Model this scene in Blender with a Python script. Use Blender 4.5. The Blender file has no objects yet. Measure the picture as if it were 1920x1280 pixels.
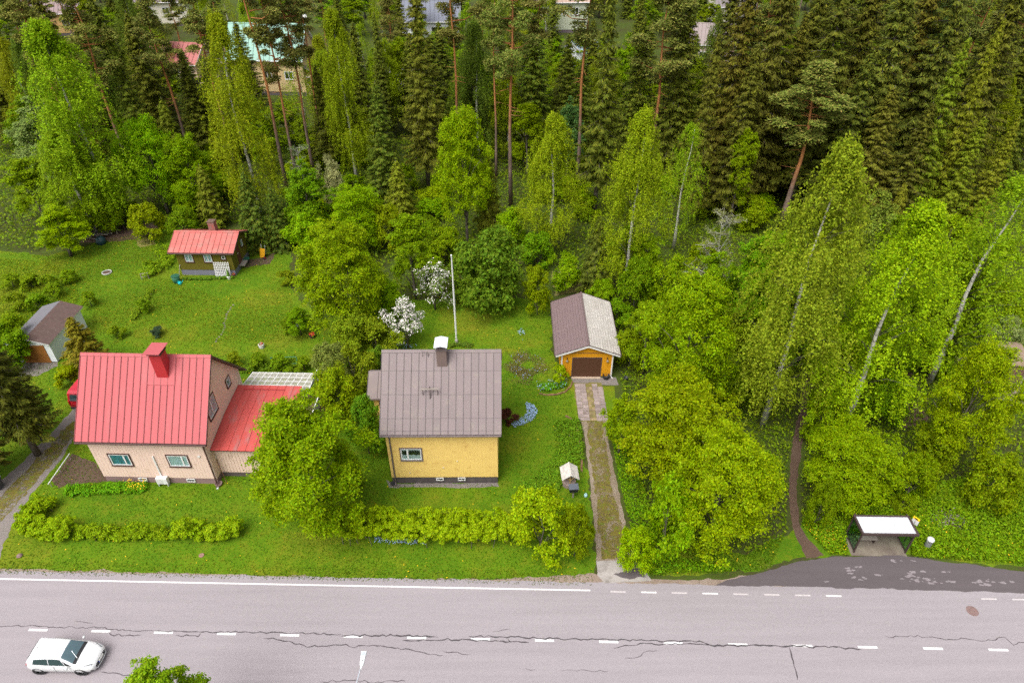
import bpy, math, random
import numpy as np
from mathutils import Vector, Matrix
R = math.radians
random.seed(7)
SC = bpy.context.scene
COL = SC.collection
# ---------------------------------------------------------------- camera
CAMH, PITCH, F = 40.0, 37.0, 1280.0          # metres, degrees below the horizon, focal length in photo pixels
cd = bpy.data.cameras.new('camera'); cam = bpy.data.objects.new('camera', cd); COL.objects.link(cam)
cd.sensor_width = 36.0; cd.lens = 36.0 * F / 1920.0; cd.clip_end = 3000; cd.clip_start = 0.5
cam.location = (0, 0, CAMH); cam.rotation_euler = (R(90 - PITCH), 0, 0)
SC.camera = cam
# ---------------------------------------------------------------- sky, sun, exposure (bright overcast)
SUN_EL, SUN_AZ = 60.0, 215.0                  # azimuth clockwise from +Y
wd = bpy.data.worlds.new('World'); SC.world = wd; wd.use_nodes = True
wn = wd.node_tree; wn.nodes.clear()
sky = wn.nodes.new('ShaderNodeTexSky'); sky.sky_type = 'NISHITA'; sky.sun_disc = False
sky.sun_elevation = R(SUN_EL); sky.sun_rotation = R(SUN_AZ); sky.dust_density = 6.0; sky.air_density = 1.0
hs = wn.nodes.new('ShaderNodeHueSaturation'); hs.inputs['Saturation'].default_value = 0.22
bg = wn.nodes.new('ShaderNodeBackground'); bg.inputs['Strength'].default_value = 0.15
wo = wn.nodes.new('ShaderNodeOutputWorld')
wn.links.new(sky.outputs[0], hs.inputs['Color']); wn.links.new(hs.outputs[0], bg.inputs['Color']); wn.links.new(bg.outputs[0], wo.inputs['Surface'])
sd = bpy.data.lights.new('sun', 'SUN'); sd.energy = 1.0; sd.angle = R(45); sd.color = (1.0, 0.96, 0.90)
sun = bpy.data.objects.new('sun', sd); COL.objects.link(sun)
_sv = Vector((math.sin(R(SUN_AZ)) * math.cos(R(SUN_EL)), math.cos(R(SUN_AZ)) * math.cos(R(SUN_EL)), math.sin(R(SUN_EL))))
sun.rotation_euler = _sv.to_track_quat('Z', 'Y').to_euler(); sun.location = (0, 0, 90)
SC.view_settings.view_transform = 'Standard'; SC.view_settings.look = 'None'
SC.view_settings.exposure = 0.76; SC.view_settings.gamma = 1.0
SC.render.engine = 'CYCLES'
cy = SC.cycles
cy.max_bounces = 6; cy.diffuse_bounces = 4; cy.glossy_bounces = 2; cy.transmission_bounces = 4; cy.transparent_max_bounces = 8
cy.use_denoising = False; cy.caustics_reflective = False; cy.caustics_refractive = False
cy.use_adaptive_sampling = True; cy.adaptive_threshold = 0.01
# ---------------------------------------------------------------- pixels of the photograph -> directions -> points on the ground
CP, SP = math.cos(R(PITCH)), math.sin(R(PITCH))
def ray(px, py):
    a, b = (px - 960.0), -(py - 640.0)
    return Vector((a, F * CP + b * SP, -F * SP + b * CP))
def gp(px, py, z=0.0):
    d = ray(px, py); k = (z - CAMH) / d.z
    return Vector((d.x * k, d.y * k, z))
def at_y(px, py, Y):
    d = ray(px, py); k = Y / d.y
    return Vector((d.x * k, Y, CAMH + d.z * k))
def depth(Y, z): return Y * CP + (CAMH - z) * SP
# ---------------------------------------------------------------- mesh helpers
class MB:
    def __init__(s): s.v, s.f, s.m = [], [], []
    def add(s, vs, fs, mi=0):
        o = len(s.v); s.v.extend([tuple(p) for p in vs]); s.f.extend([tuple(i + o for i in f) for f in fs]); s.m.extend([mi] * len(fs)); return s
    def box(s, x0, x1, y0, y1, z0, z1, mi=0):
        return s.add([(x0,y0,z0),(x1,y0,z0),(x1,y1,z0),(x0,y1,z0),(x0,y0,z1),(x1,y0,z1),(x1,y1,z1),(x0,y1,z1)],
                     [(0,3,2,1),(4,5,6,7),(0,1,5,4),(1,2,6,5),(2,3,7,6),(3,0,4,7)], mi)
    def hexa(s, p, mi=0):                     # eight corners, bottom ring then top ring
        return s.add(p, [(0,3,2,1),(4,5,6,7),(0,1,5,4),(1,2,6,5),(2,3,7,6),(3,0,4,7)], mi)
    def bb(s, o, U, V, N, u0, u1, v0, v1, d0, d1, mi=0):
        o, U, V, N = Vector(o), Vector(U), Vector(V), Vector(N)
        P = lambda a, b, c: o + U * a + V * b + N * c
        return s.hexa([P(u0,v0,d0),P(u1,v0,d0),P(u1,v0,d1),P(u0,v0,d1),P(u0,v1,d0),P(u1,v1,d0),P(u1,v1,d1),P(u0,v1,d1)], mi)
    def prism(s, poly, vec, mi=0):            # closed outline swept along vec
        n = len(poly); vec = Vector(vec); a = [Vector(p) for p in poly]; b = [p + vec for p in a]
        return s.add(a + b, [tuple(range(n))[::-1], tuple(range(n, 2 * n))] + [(i, (i+1) % n, n + (i+1) % n, n + i) for i in range(n)], mi)
    def tube(s, pts, rad, n=6, mi=0, cap=True):
        pts = [Vector(p) for p in pts]; k = len(pts)
        if not hasattr(rad, '__len__'): rad = [rad] * k
        vs = []
        for i, p in enumerate(pts):
            t = (pts[min(i + 1, k - 1)] - pts[max(i - 1, 0)]).normalized()
            a = Vector((0, 0, 1)) if abs(t.z) < 0.9 else Vector((1, 0, 0))
            u = t.cross(a).normalized(); w = t.cross(u)
            vs += [p + (u * math.cos(2 * math.pi * j / n) + w * math.sin(2 * math.pi * j / n)) * rad[i] for j in range(n)]
        fs = [(i*n + j, i*n + (j+1) % n, (i+1)*n + (j+1) % n, (i+1)*n + j) for i in range(k - 1) for j in range(n)]
        if cap: fs += [tuple(range(n))[::-1], tuple(range((k-1)*n, k*n))]
        return s.add(vs, fs, mi)
    def lathe(s, prof, n=16, c=(0, 0, 0), mi=0, cap=True):
        vs = [(c[0] + r * math.cos(2*math.pi*j/n), c[1] + r * math.sin(2*math.pi*j/n), c[2] + z) for r, z in prof for j in range(n)]
        k = len(prof)
        fs = [(i*n + j, i*n + (j+1) % n, (i+1)*n + (j+1) % n, (i+1)*n + j) for i in range(k - 1) for j in range(n)]
        if cap: fs += [tuple(range(n))[::-1], tuple(range((k-1)*n, k*n))]
        return s.add(vs, fs, mi)
    def mesh(s, name, mats, smooth=False):
        me = bpy.data.meshes.new(name); me.from_pydata(s.v, [], s.f)
        for m in (mats if isinstance(mats, (list, tuple)) else [mats]): me.materials.append(m)
        if any(s.m): me.polygons.foreach_set('material_index', s.m)
        if smooth: me.polygons.foreach_set('use_smooth', [True] * len(me.polygons))
        me.update(); return me
    def build(s, name, mats, parent=None, smooth=False, bevel=0):
        return link(name, s.mesh(name, mats, smooth), parent, bevel=bevel)
def link(name, me, parent=None, loc=None, mat=None, bevel=0):
    o = bpy.data.objects.new(name, me); COL.objects.link(o)
    if parent is not None: o.parent = parent
    if loc is not None: o.location = loc
    if mat is not None: o.matrix_local = mat
    if bevel:
        b = o.modifiers.new('bevel', 'BEVEL'); b.width = bevel; b.segments = 2; b.limit_method = 'ANGLE'
    return o
def tag(o, label=None, cat=None, group=None, kind=None):
    if label: o['label'] = label
    if cat: o['category'] = cat
    if group: o['group'] = group
    if kind: o['kind'] = kind
    return o
def thing(name, label, cat, loc=(0, 0, 0), rz=0.0, group=None):
    e = bpy.data.objects.new(name, None); COL.objects.link(e); e.empty_display_size = 0.3
    e.location = loc; e.rotation_euler = (0, 0, rz); return tag(e, label, cat, group)
def np_mesh(name, V, nper, mats, mi=None):     # V: (faces*nper, 3); every face has its own nper corners
    n = len(V); nf = n // nper
    me = bpy.data.meshes.new(name); me.vertices.add(n); me.vertices.foreach_set('co', np.ascontiguousarray(V, dtype=np.float32).ravel())
    me.loops.add(n); me.loops.foreach_set('vertex_index', np.arange(n, dtype=np.int32))
    me.polygons.add(nf); me.polygons.foreach_set('loop_start', np.arange(0, n, nper, dtype=np.int32))
    for m in (mats if isinstance(mats, (list, tuple)) else [mats]): me.materials.append(m)
    if mi is not None: me.polygons.foreach_set('material_index', np.asarray(mi, dtype=np.int32))
    me.update(calc_edges=True); return me
# ---------------------------------------------------------------- materials
def nt(name):
    m = bpy.data.materials.new(name); m.use_nodes = True; t = m.node_tree; t.nodes.clear()
    return m, t, (lambda k, **kw: _node(t, k, kw))
def _node(t, k, kw):
    n = t.nodes.new('ShaderNode' + k)
    for a, b in kw.items(): setattr(n, a, b)
    return n
def ramp(t, fac, stops):
    r = t.nodes.new('ShaderNodeValToRGB'); el = r.color_ramp.elements
    while len(el) < len(stops): el.new(0.5)
    for e, (p, c) in zip(el, stops): e.position = p; e.color = (c[0], c[1], c[2], 1)
    t.links.new(fac, r.inputs[0]); return r.outputs[0]
def noise(t, co, scale, detail=4, rough=0.6, stretch=None):
    n = t.nodes.new('ShaderNodeTexNoise'); n.inputs['Scale'].default_value = scale; n.inputs['Detail'].default_value = detail; n.inputs['Roughness'].default_value = rough
    if stretch:
        mp = t.nodes.new('ShaderNodeMapping'); mp.inputs['Scale'].default_value = stretch; t.links.new(co, mp.inputs[0]); co = mp.outputs[0]
    t.links.new(co, n.inputs['Vector']); return n.outputs['Fac']
def mixc(t, fac, a, b, mode='MIX'):
    n = t.nodes.new('ShaderNodeMix'); n.data_type = 'RGBA'; n.blend_type = mode
    if isinstance(fac, (int, float)): n.inputs[0].default_value = fac
    else: t.links.new(fac, n.inputs[0])
    for i, x in ((6, a), (7, b)):
        if isinstance(x, (tuple, list)): n.inputs[i].default_value = (x[0], x[1], x[2], 1)
        else: t.links.new(x, n.inputs[i])
    return n.outputs[2]
def mth(t, op, a, b=0.5):
    n = t.nodes.new('ShaderNodeMath'); n.operation = op
    for i, x in ((0, a), (1, b)):
        if isinstance(x, (int, float)): n.inputs[i].default_value = x
        else: t.links.new(x, n.inputs[i])
    return n.outputs[0]
def finish(t, col, rough=0.8, spec=0.3, bump=None, bstr=0.3, bdist=0.02, metal=0.0):
    p = t.nodes.new('ShaderNodeBsdfPrincipled'); o = t.nodes.new('ShaderNodeOutputMaterial')
    if isinstance(col, (tuple, list)): p.inputs['Base Color'].default_value = (*col[:3], 1)
    else: t.links.new(col, p.inputs['Base Color'])
    p.inputs['Roughness'].default_value = rough; p.inputs['Specular IOR Level'].default_value = spec; p.inputs['Metallic'].default_value = metal
    if bump is not None:
        b = t.nodes.new('ShaderNodeBump'); b.inputs['Strength'].default_value = bstr; b.inputs['Distance'].default_value = bdist
        t.links.new(bump, b.inputs['Height']); t.links.new(b.outputs[0], p.inputs['Normal'])
    t.links.new(p.outputs[0], o.inputs[0])
def objco(t): return t.nodes.new('ShaderNodeTexCoord').outputs['Object']
def wpos(t): return t.nodes.new('ShaderNodeNewGeometry').outputs['Position']
def plain(name, c, rough=0.6, var=0.12, scale=3.0, spec=0.4, dirt=None, bump=0.0, metal=0.0, orand=0.0, stretch=None):
    """paint, metal, stone: base colour with soft wear at two scales"""
    m, t, N = nt(name); co = wpos(t); m["base"] = list(c)
    a = tuple(x * (1 - var) for x in c); b = tuple(min(1, x * (1 + var)) for x in c)
    f1 = noise(t, co, scale, 5, 0.65, stretch); col = ramp(t, f1, [(0.3, a), (0.7, b)])
    f2 = noise(t, co, scale * 9, 3, 0.7, stretch); col = mixc(t, 0.35, col, ramp(t, f2, [(0.3, a), (0.7, b)]))
    if dirt:
        dc, amount, ds = dirt; f3 = noise(t, co, ds, 6, 0.7, stretch)
        fac = ramp(t, f3, [(max(0, 0.62 - amount * 0.3), (0, 0, 0)), (min(1, 0.78 - amount * 0.1), (1, 1, 1))])
        col = mixc(t, fac, col, dc)
    if orand:
        oi = N('ObjectInfo'); k = mth(t, 'ADD', mth(t, 'MULTIPLY', oi.outputs['Random'], orand * 2), 1 - orand)
        cb = N('CombineColor'); [t.links.new(k, cb.inputs[i]) for i in range(3)]
        col = mixc(t, 1.0, col, cb.outputs[0], 'MULTIPLY')
    finish(t, col, rough, spec, f2 if bump else None, bump, 0.02, metal)
    return m
def milky(name, c, f):
    m, t, N = nt(name); a = N('BsdfTransparent'); d = N('BsdfDiffuse'); d.inputs[0].default_value = (*c, 1); tl = N('BsdfTranslucent'); tl.inputs[0].default_value = (*c, 1)
    mx0 = N('MixShader'); mx0.inputs[0].default_value = .35; t.links.new(d.outputs[0], mx0.inputs[1]); t.links.new(tl.outputs[0], mx0.inputs[2])
    mx = N('MixShader'); mx.inputs[0].default_value = f; t.links.new(a.outputs[0], mx.inputs[1]); t.links.new(mx0.outputs[0], mx.inputs[2])
    o = N('OutputMaterial'); t.links.new(mx.outputs[0], o.inputs[0]); return m
def glass(name, tint=(0.6, 0.75, 0.72), refl=0.06):
    m, t, N = nt(name); a = N('BsdfTransparent'); a.inputs[0].default_value = (*tint, 1)
    g = N('BsdfGlossy'); g.inputs['Roughness'].default_value = 0.03; g.inputs[0].default_value = (0.9, 0.95, 1, 1)
    lw = N('LayerWeight'); lw.inputs['Blend'].default_value = 0.35
    fac = mth(t, 'ADD', mth(t, 'MULTIPLY', lw.outputs['Fresnel'], 0.12), refl)
    mx = N('MixShader'); t.links.new(fac, mx.inputs[0]); t.links.new(a.outputs[0], mx.inputs[1]); t.links.new(g.outputs[0], mx.inputs[2])
    o = N('OutputMaterial'); t.links.new(mx.outputs[0], o.inputs[0]); return m
def leafmat(name, var=0.35, trans=0.3, hue=0.02, alt=None, altf=0.35, rough=0.5):
    """leaf colour = the object's own colour, varied leaf by leaf"""
    m, t, N = nt(name); oi = N('ObjectInfo'); ge = N('NewGeometry'); r = ge.outputs['Random Per Island']
    col = oi.outputs['Color']
    if alt:
        tint = N('Mix'); tint.data_type = 'RGBA'
        fac = ramp(t, r, [(1 - altf - 0.1, (0, 0, 0)), (1 - altf + 0.1, (1, 1, 1))]); col = mixc(t, fac, col, alt)
    wn_ = N('TexWhiteNoise', noise_dimensions='1D'); t.links.new(r, wn_.inputs['W'])
    h = N('HueSaturation'); t.links.new(col, h.inputs['Color'])
    t.links.new(mth(t, 'ADD', mth(t, 'MULTIPLY', wn_.outputs['Value'], hue * 2), 0.5 - hue), h.inputs['Hue'])
    t.links.new(mth(t, 'ADD', mth(t, 'MULTIPLY', r, var * 2), 1 - var), h.inputs['Value'])
    p = N('BsdfPrincipled'); p.inputs['Roughness'].default_value = rough; p.inputs['Specular IOR Level'].default_value = 0.07
    tr = N('BsdfTranslucent'); mx = N('MixShader'); mx.inputs[0].default_value = trans
    t.links.new(h.outputs[0], p.inputs['Base Color']); t.links.new(h.outputs[0], tr.inputs[0])
    t.links.new(p.outputs[0], mx.inputs[1]); t.links.new(tr.outputs[0], mx.inputs[2])
    o = N('OutputMaterial'); t.links.new(mx.outputs[0], o.inputs[0]); return m
M = {}
M['leaf'] = leafmat('broad_leaves', .38, .42)
M['birch_leaf'] = leafmat('birch_leaves', 0.34, 0.42, 0.015)
M['needle'] = leafmat('spruce_needles', 0.28, 0.15, 0.015, alt=(0.15, 0.155, 0.014), altf=0.15, rough=0.6)
M['pine_needle'] = leafmat('pine_needles', 0.4, 0.15, 0.02, alt=(0.19, 0.17, 0.04), altf=0.22, rough=0.6)
M['blossom'] = leafmat('blossom_petals', 0.12, 0.3, 0.0)
def bark(name, c0, c1, scale, z0=None):
    m, t, N = nt(name); co = objco(t); f = noise(t, co, scale, 5, 0.7, (1, 1, 0.35))
    col = ramp(t, f, [(0.35, c0), (0.65, c1)])
    if z0:                                      # pine: grey plates low down, flaking orange above
        sx = N('SeparateXYZ'); t.links.new(co, sx.inputs[0]); w = noise(t, co, 0.6, 3)
        h = mth(t, 'ADD', sx.outputs['Z'], mth(t, 'MULTIPLY', w, 4.0))
        up = ramp(t, f, [(0.3, (0.26, 0.10, 0.035)), (0.7, (0.46, 0.20, 0.075))])
        col = mixc(t, ramp(t, mth(t, 'DIVIDE', h, 30.0), [(z0 / 30.0, (0, 0, 0)), (z0 / 30.0 + 0.14, (1, 1, 1))]), col, up)
    finish(t, col, 0.9, 0.15, f, 0.5, 0.03); return m
M['bark_grey'] = bark('grey_bark', (0.07, 0.055, 0.045), (0.20, 0.17, 0.14), 4)
M['bark_pine'] = bark('pine_bark', (0.10, 0.07, 0.055), (0.24, 0.17, 0.13), 4, z0=9)
M['bark_dead'] = bark('lichen_bark', (0.22, 0.21, 0.16), (0.42, 0.42, 0.34), 5)
m, t, N = nt('birch_bark'); co = objco(t); f = noise(t, co, 2.2, 6, 0.75, (0.7, 0.7, 2.6))
sx = N('SeparateXYZ'); t.links.new(co, sx.inputs[0])
col = ramp(t, f, [(0.38, (0.05, 0.045, 0.04)), (0.47, (0.50, 0.47, 0.42)), (0.8, (0.68, 0.65, 0.60))]); finish(t, col, 0.8, 0.2); M['bark_birch'] = m
# ================================================================ ground, road, paths
def groundmat(name, stops, scales=(0.12, 0.9, 7.0), mixes=(0.42, 0.38), bump=0.5, bdist=0.05, rough=0.95, speck=None):
    m, t, N = nt(name); co = wpos(t)
    c = ramp(t, noise(t, co, scales[0], 5, 0.6), stops)
    c = mixc(t, mixes[0], c, ramp(t, noise(t, co, scales[1], 5, 0.65), stops))
    f = noise(t, co, scales[2], 4, 0.75); c = mixc(t, mixes[1], c, ramp(t, f, stops))
    if speck:
        sc, th, colr = speck; v = N('TexVoronoi'); v.inputs['Scale'].default_value = sc; t.links.new(co, v.inputs['Vector'])
        c = mixc(t, ramp(t, v.outputs['Distance'], [(th, (1, 1, 1)), (th + 0.05, (0, 0, 0))]), c, colr)
    finish(t, c, rough, 0.15, f, bump, bdist); return m
M['forest_floor'] = groundmat('forest_floor', [(0.36, (0.04, 0.03, 0.02)), (0.46, (0.055, 0.055, 0.014)), (0.55, (0.05, 0.085, 0.008)), (0.68, (0.08, 0.12, 0.01))])
M['lawn'] = groundmat('lawn_grass', [(0.36, (0.040, 0.105, 0.002)), (0.46, (0.068, 0.148, 0.003)), (0.53, (0.105, 0.178, 0.004)), (0.63, (0.19, 0.17, 0.012))])
M['gravel'] = groundmat('driveway_gravel', [(0.36, (0.13, 0.09, 0.05)), (0.5, (0.21, 0.16, 0.11)), (0.62, (0.31, 0.265, 0.22))], (0.4, 3, 14), (0.5, 0.55), 0.6)
M['dark_gravel'] = groundmat('lane_gravel', [(0.3, (0.13, 0.11, 0.095)), (0.5, (0.19, 0.165, 0.15)), (0.7, (0.26, 0.235, 0.22))], (0.25, 2.5, 12), (0.5, 0.5), 0.5)
M['sand'] = groundmat('shoulder_sand', [(0.36, (0.16, 0.11, 0.075)), (0.5, (0.25, 0.19, 0.15)), (0.62, (0.32, 0.265, 0.225))], (0.5, 3, 14), (0.5, 0.5), 0.4)
M['moss'] = groundmat('moss_and_stunted_grass', [(0.38, (0.10, 0.09, 0.03)), (0.47, (0.20, 0.16, 0.08)), (0.53, (0.18, 0.14, 0.03)), (0.64, (0.12, 0.16, 0.02))], (0.6, 3, 14), (0.5, 0.5), 0.5)
m, t, N = nt('patchy_moss'); co = wpos(t)          # moss and stunted grass that lets the gravel show between
stops_ = [(0.36, (0.10, 0.09, 0.03)), (0.5, (0.17, 0.135, 0.03)), (0.64, (0.12, 0.16, 0.02))]
d_ = N('BsdfDiffuse'); t.links.new(ramp(t, noise(t, co, 2.5, 5, .7), stops_), d_.inputs[0]); tr_ = N('BsdfTransparent'); mx_ = N('MixShader')
t.links.new(ramp(t, mth(t, 'ADD', mth(t, 'MULTIPLY', noise(t, co, 1.1, 5, .7), .5), mth(t, 'MULTIPLY', noise(t, co, 7.0, 4, .8), .5)), [(0.43, (0, 0, 0)), (0.52, (.9, .9, .9))]), mx_.inputs[0])
t.links.new(tr_.outputs[0], mx_.inputs[1]); t.links.new(d_.outputs[0], mx_.inputs[2]); o_ = N('OutputMaterial'); t.links.new(mx_.outputs[0], o_.inputs[0]); M['moss_thin'] = m
M['soil'] = groundmat('bare_soil', [(0.3, (0.055, 0.035, 0.025)), (0.55, (0.11, 0.07, 0.05)), (0.8, (0.17, 0.12, 0.09))], (0.5, 3, 12), (0.5, 0.5), 0.5)
M['dry_grass'] = groundmat('dry_grass', [(0.3, (0.13, 0.13, 0.025)), (0.5, (0.22, 0.19, 0.06)), (0.75, (0.30, 0.25, 0.12))], (0.5, 3, 14), (0.5, 0.5), 0.4)
M['concrete'] = plain('old_concrete', (0.33, 0.30, 0.28), 0.9, 0.2, 1.5, 0.2, dirt=((0.12, 0.10, 0.085), 0.5, 0.9), bump=0.3)
M['pad'] = plain('shelter_slab', (0.24, 0.205, 0.16), 0.9, 0.2, 1.5, 0.2, dirt=((0.10, 0.075, 0.065), 0.9, 0.7), bump=0.3)
def asphalt(name, c, patches=None):
    m, t, N = nt(name); co = wpos(t)
    big = noise(t, co, 0.16, 4, 0.6, (0.35, 1.6, 1)); streak = noise(t, co, 0.9, 4, 0.6, (0.08, 1.8, 1)); fine = noise(t, co, 26, 3, 0.8)
    d = lambda k: tuple(x * k for x in c)
    col = ramp(t, big, [(0.3, d(0.90)), (0.7, d(1.08))]); col = mixc(t, 0.5, col, ramp(t, streak, [(0.36, d(0.80)), (0.64, d(1.16))]))
    col = mixc(t, 0.5, col, ramp(t, fine, [(0.36, d(0.66)), (0.64, d(1.34))]))
    v = N('TexVoronoi'); v.inputs['Scale'].default_value = 0.28; mp = N('Mapping'); mp.inputs['Scale'].default_value = (0.5, 1.5, 1)
    t.links.new(co, mp.inputs[0]); t.links.new(mp.outputs[0], v.inputs['Vector'])
    sp = noise(t, co, 5.5, 6, 0.8, (0.8, 2.4, 1)); near = ramp(t, v.outputs['Distance'], [(0.02, (1, 1, 1)), (0.22, (0, 0, 0))])
    msk = ramp(t, mth(t, 'MULTIPLY', sp, near), [(0.55, (0, 0, 0)), (0.6, (0.75, 0.75, 0.75))])
    col = mixc(t, msk, col, d(0.36))
    finish(t, col, 0.9, 0.2, fine, 0.35, 0.01); return m
M['asphalt'] = asphalt('pale_worn_asphalt', (0.272, 0.243, 0.256))
M['asphalt_dark'] = asphalt('dark_coarse_asphalt', (0.10, 0.083, 0.087))
M['asphalt_mid'] = asphalt('scuffed_asphalt', (0.22, 0.19, 0.20))
M['paint'] = plain('road_paint', (0.64, 0.63, 0.63), 0.7, 0.06, 3, 0.3, dirt=((0.45, 0.42, 0.42), 0.25, 5))
M['paint_faint'] = plain('worn_road_paint', (0.52, 0.48, 0.48), 0.8, 0.1, 3, 0.2, dirt=((0.33, 0.29, 0.30), 0.8, 6))
M['tar'] = plain('crack_tar', (0.06, 0.052, 0.058), 0.7, 0.2, 5, 0.4)
SLOPE = math.tan(R(1.25))
def rd(x, s, z=0.0): return Vector((x, 22.55 - SLOPE * x + s, z))
rag = random.Random(3)
def ragged(pts, amp, step=0.3, closed=True):
    out = []; n = len(pts)
    for i in range(n if closed else n - 1):
        a, b = pts[i], pts[(i + 1) % n]; L = (b - a).length; k = max(1, int(L / step)); nn = Vector((-(b - a).y, (b - a).x, 0)).normalized()
        ph = [rag.uniform(0, 6.28) for _ in range(4)]
        for j in range(k):
            u = j / k; w = min(1, 4 * u * (1 - u)) if k > 3 else 0
            d = math.sin(u * L * 1.3 + ph[0]) * 0.45 + math.sin(u * L * 3.1 + ph[1]) * 0.3 + math.sin(u * L * 7.7 + ph[2]) * 0.25 + rag.uniform(-0.35, 0.35)
            out.append(a.lerp(b, u) + nn * d * amp * w)
    return out
def sheet(name, pts, z, mat, amp=0.0, step=0.3, parent=None, kind='structure', t=0.0):
    pts = ragged([Vector((p[0], p[1], 0)) for p in pts], amp, step) if amp else [Vector((p[0], p[1], 0)) for p in pts]
    area = sum(pts[i].x * pts[(i+1) % len(pts)].y - pts[(i+1) % len(pts)].x * pts[i].y for i in range(len(pts)))
    if area < 0: pts = pts[::-1]
    me = bpy.data.meshes.new(name); me.from_pydata([(p.x, p.y, z) for p in pts], [], [tuple(range(len(pts)))]); me.materials.append(mat)
    o = link(name, me, parent)
    if parent is None: tag(o, kind=kind)
    return o
def px(*ps): return [gp(*p) for p in ps]
# one sheet to the horizon
g = MB(); g.add([(-1500, -200, 0), (1500, -200, 0), (1500, 2500, 0), (-1500, 2500, 0)], [(0, 1, 2, 3)]); tag(g.build('ground', M['forest_floor']), kind='structure')
LAWN = px((-260, 1080), (0, 1074), (300, 1080), (700, 1088), (1000, 1086), (1116, 1088), (1112, 960), (1095, 860), (1084, 780), (1078, 712), (1040, 700), (1030, 560),
          (850, 556), (720, 570), (600, 600), (545, 540), (545, 425), (450, 430), (300, 425), (240, 440), (90, 480), (0, 470), (-200, 470), (-260, 700))
sheet('lawn', LAWN, 0.004, M['lawn'], 0.35)
VERGE = px((1200, 1078), (1300, 1078), (1430, 1068), (1500, 1045), (1570, 1040), (1690, 1038), (1760, 1048), (1920, 1062), (2150, 1075), (2150, 960), (1800, 945), (1500, 985), (1400, 1040), (1190, 1010))
sheet('grass_verge', VERGE, 0.004, M['lawn'], 0.3)
sheet('neighbour_lawn', px((1800, 560), (2100, 560), (2100, 680), (1830, 680), (1780, 640)), 0.004, M['lawn'], 0.4)
sheet('far_lawn', px((960, 175), (1020, 165), (1120, 150), (1130, 165), (1040, 185), (970, 190)), 0.004, M['lawn'], 0.6, 1.0)
sheet('slab_side_lawn', px((1128, 724), (1152, 724), (1156, 800), (1142, 815), (1134, 776)), 0.0045, M['lawn'], 0.08)
road_shoulder = sheet('road_shoulder', [rd(-60, 3.3), rd(60, 3.3)] + [rd(x, s) for x, s in ((60, 5.2), (36, 5.0), (28.6, 4.9), (24.5, 4.7), (20, 5.1), (16.5, 5.0), (14, 4.5), (10.2, 4.45), (6, 4.75), (3, 4.6), (-1, 4.2), (-9, 4.1), (-20, 4.2), (-34, 4.3), (-60, 4.6))], 0.008, M['sand'], 0.16)
road = sheet('road', [rd(-70, -4.1), rd(70, -4.1), rd(70, 4.05), rd(-70, 4.05)], 0.012, M['asphalt'], 0.0)
sheet('asphalt_edge', [rd(-70, 3.9), rd(70, 3.9), rd(70, 4.12), rd(-70, 4.12)], 0.0105, M['asphalt'], 0.07, 0.2)
bay = sheet('bus_bay', px((1340, 1097), (1380, 1084), (1428, 1073), (1482, 1056), (1560, 1043), (1690, 1041), (1750, 1050), (1920, 1071), (2120, 1088), (2120, 1118), (1920, 1112), (1780, 1107), (1480, 1099)), 0.016, M['asphalt_dark'], 0.10)
wr_ = random.Random(12)
for (cx, cy, w, h, n_) in ((1602, 1067, 12, 5, 7), (1594, 1078, 8, 6, 6), (1616, 1084, 6, 3, 3), (1650, 1079, 8, 4, 4), (1694, 1052, 22, 2, 6), (1716, 1076, 18, 5, 9), (1730, 1086, 26, 5, 14), (1700, 1082, 12, 4, 6), (1768, 1091, 26, 3, 9), (1838, 1088, 16, 5, 9), (1848, 1097, 9, 4, 5), (1880, 1092, 20, 3, 6), (1548, 1089, 4, 2, 2), (1775, 1072, 9, 2, 2)):
    for q_ in range(n_):
        bx_, by_ = cx + wr_.uniform(-w, w), cy + wr_.uniform(-h, h); k = 12; blob = []; sz = wr_.uniform(1.2, 4.6)
        for i in range(k):
            a = i * 2 * math.pi / k; r = wr_.uniform(0.35, 1.2); blob.append(gp(bx_ + (math.cos(a) * 1.5 + math.sin(a) * .5) * sz * r, by_ + math.sin(a) * sz * .55 * r))
        sheet('worn_patch', blob, 0.0195 + .0003 * q_, M['asphalt_mid'], 0.03, 0.1, parent=bay)
# driveway of the orange garage
drive = sheet('gravel_driveway', px((1089, 776), (1134, 776), (1141, 830), (1151, 880), (1166, 950), (1184, 1020), (1192, 1052), (1118, 1054), (1114, 980), (1106, 900), (1099, 840)), 0.008, M['gravel'], 0.10)
sheet('moss_strip', px((1098, 780), (1130, 780), (1138, 850), (1149, 920), (1168, 1000), (1180, 1048), (1128, 1048), (1120, 960), (1111, 880), (1104, 830)), 0.012, M['moss_thin'], 0.2, 0.2, parent=drive)
sheet('apron', px((1118, 1052), (1160, 1050), (1192, 1050), (1204, 1064), (1222, 1088), (1134, 1093), (1120, 1078)), 0.016, M['concrete'], 0.07, 0.2, parent=drive)
sheet('oil_stain', px((1150, 1076), (1176, 1068), (1186, 1056), (1200, 1064), (1212, 1082), (1180, 1086)), 0.0195, M['asphalt_dark'], 0.10, 0.15, parent=drive)
sheet('threshold_gravel', px((1070, 707), (1154, 707), (1160, 722), (1085, 722), (1074, 716)), 0.010, M['dark_gravel'], 0.06, 0.2, parent=drive)
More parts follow.
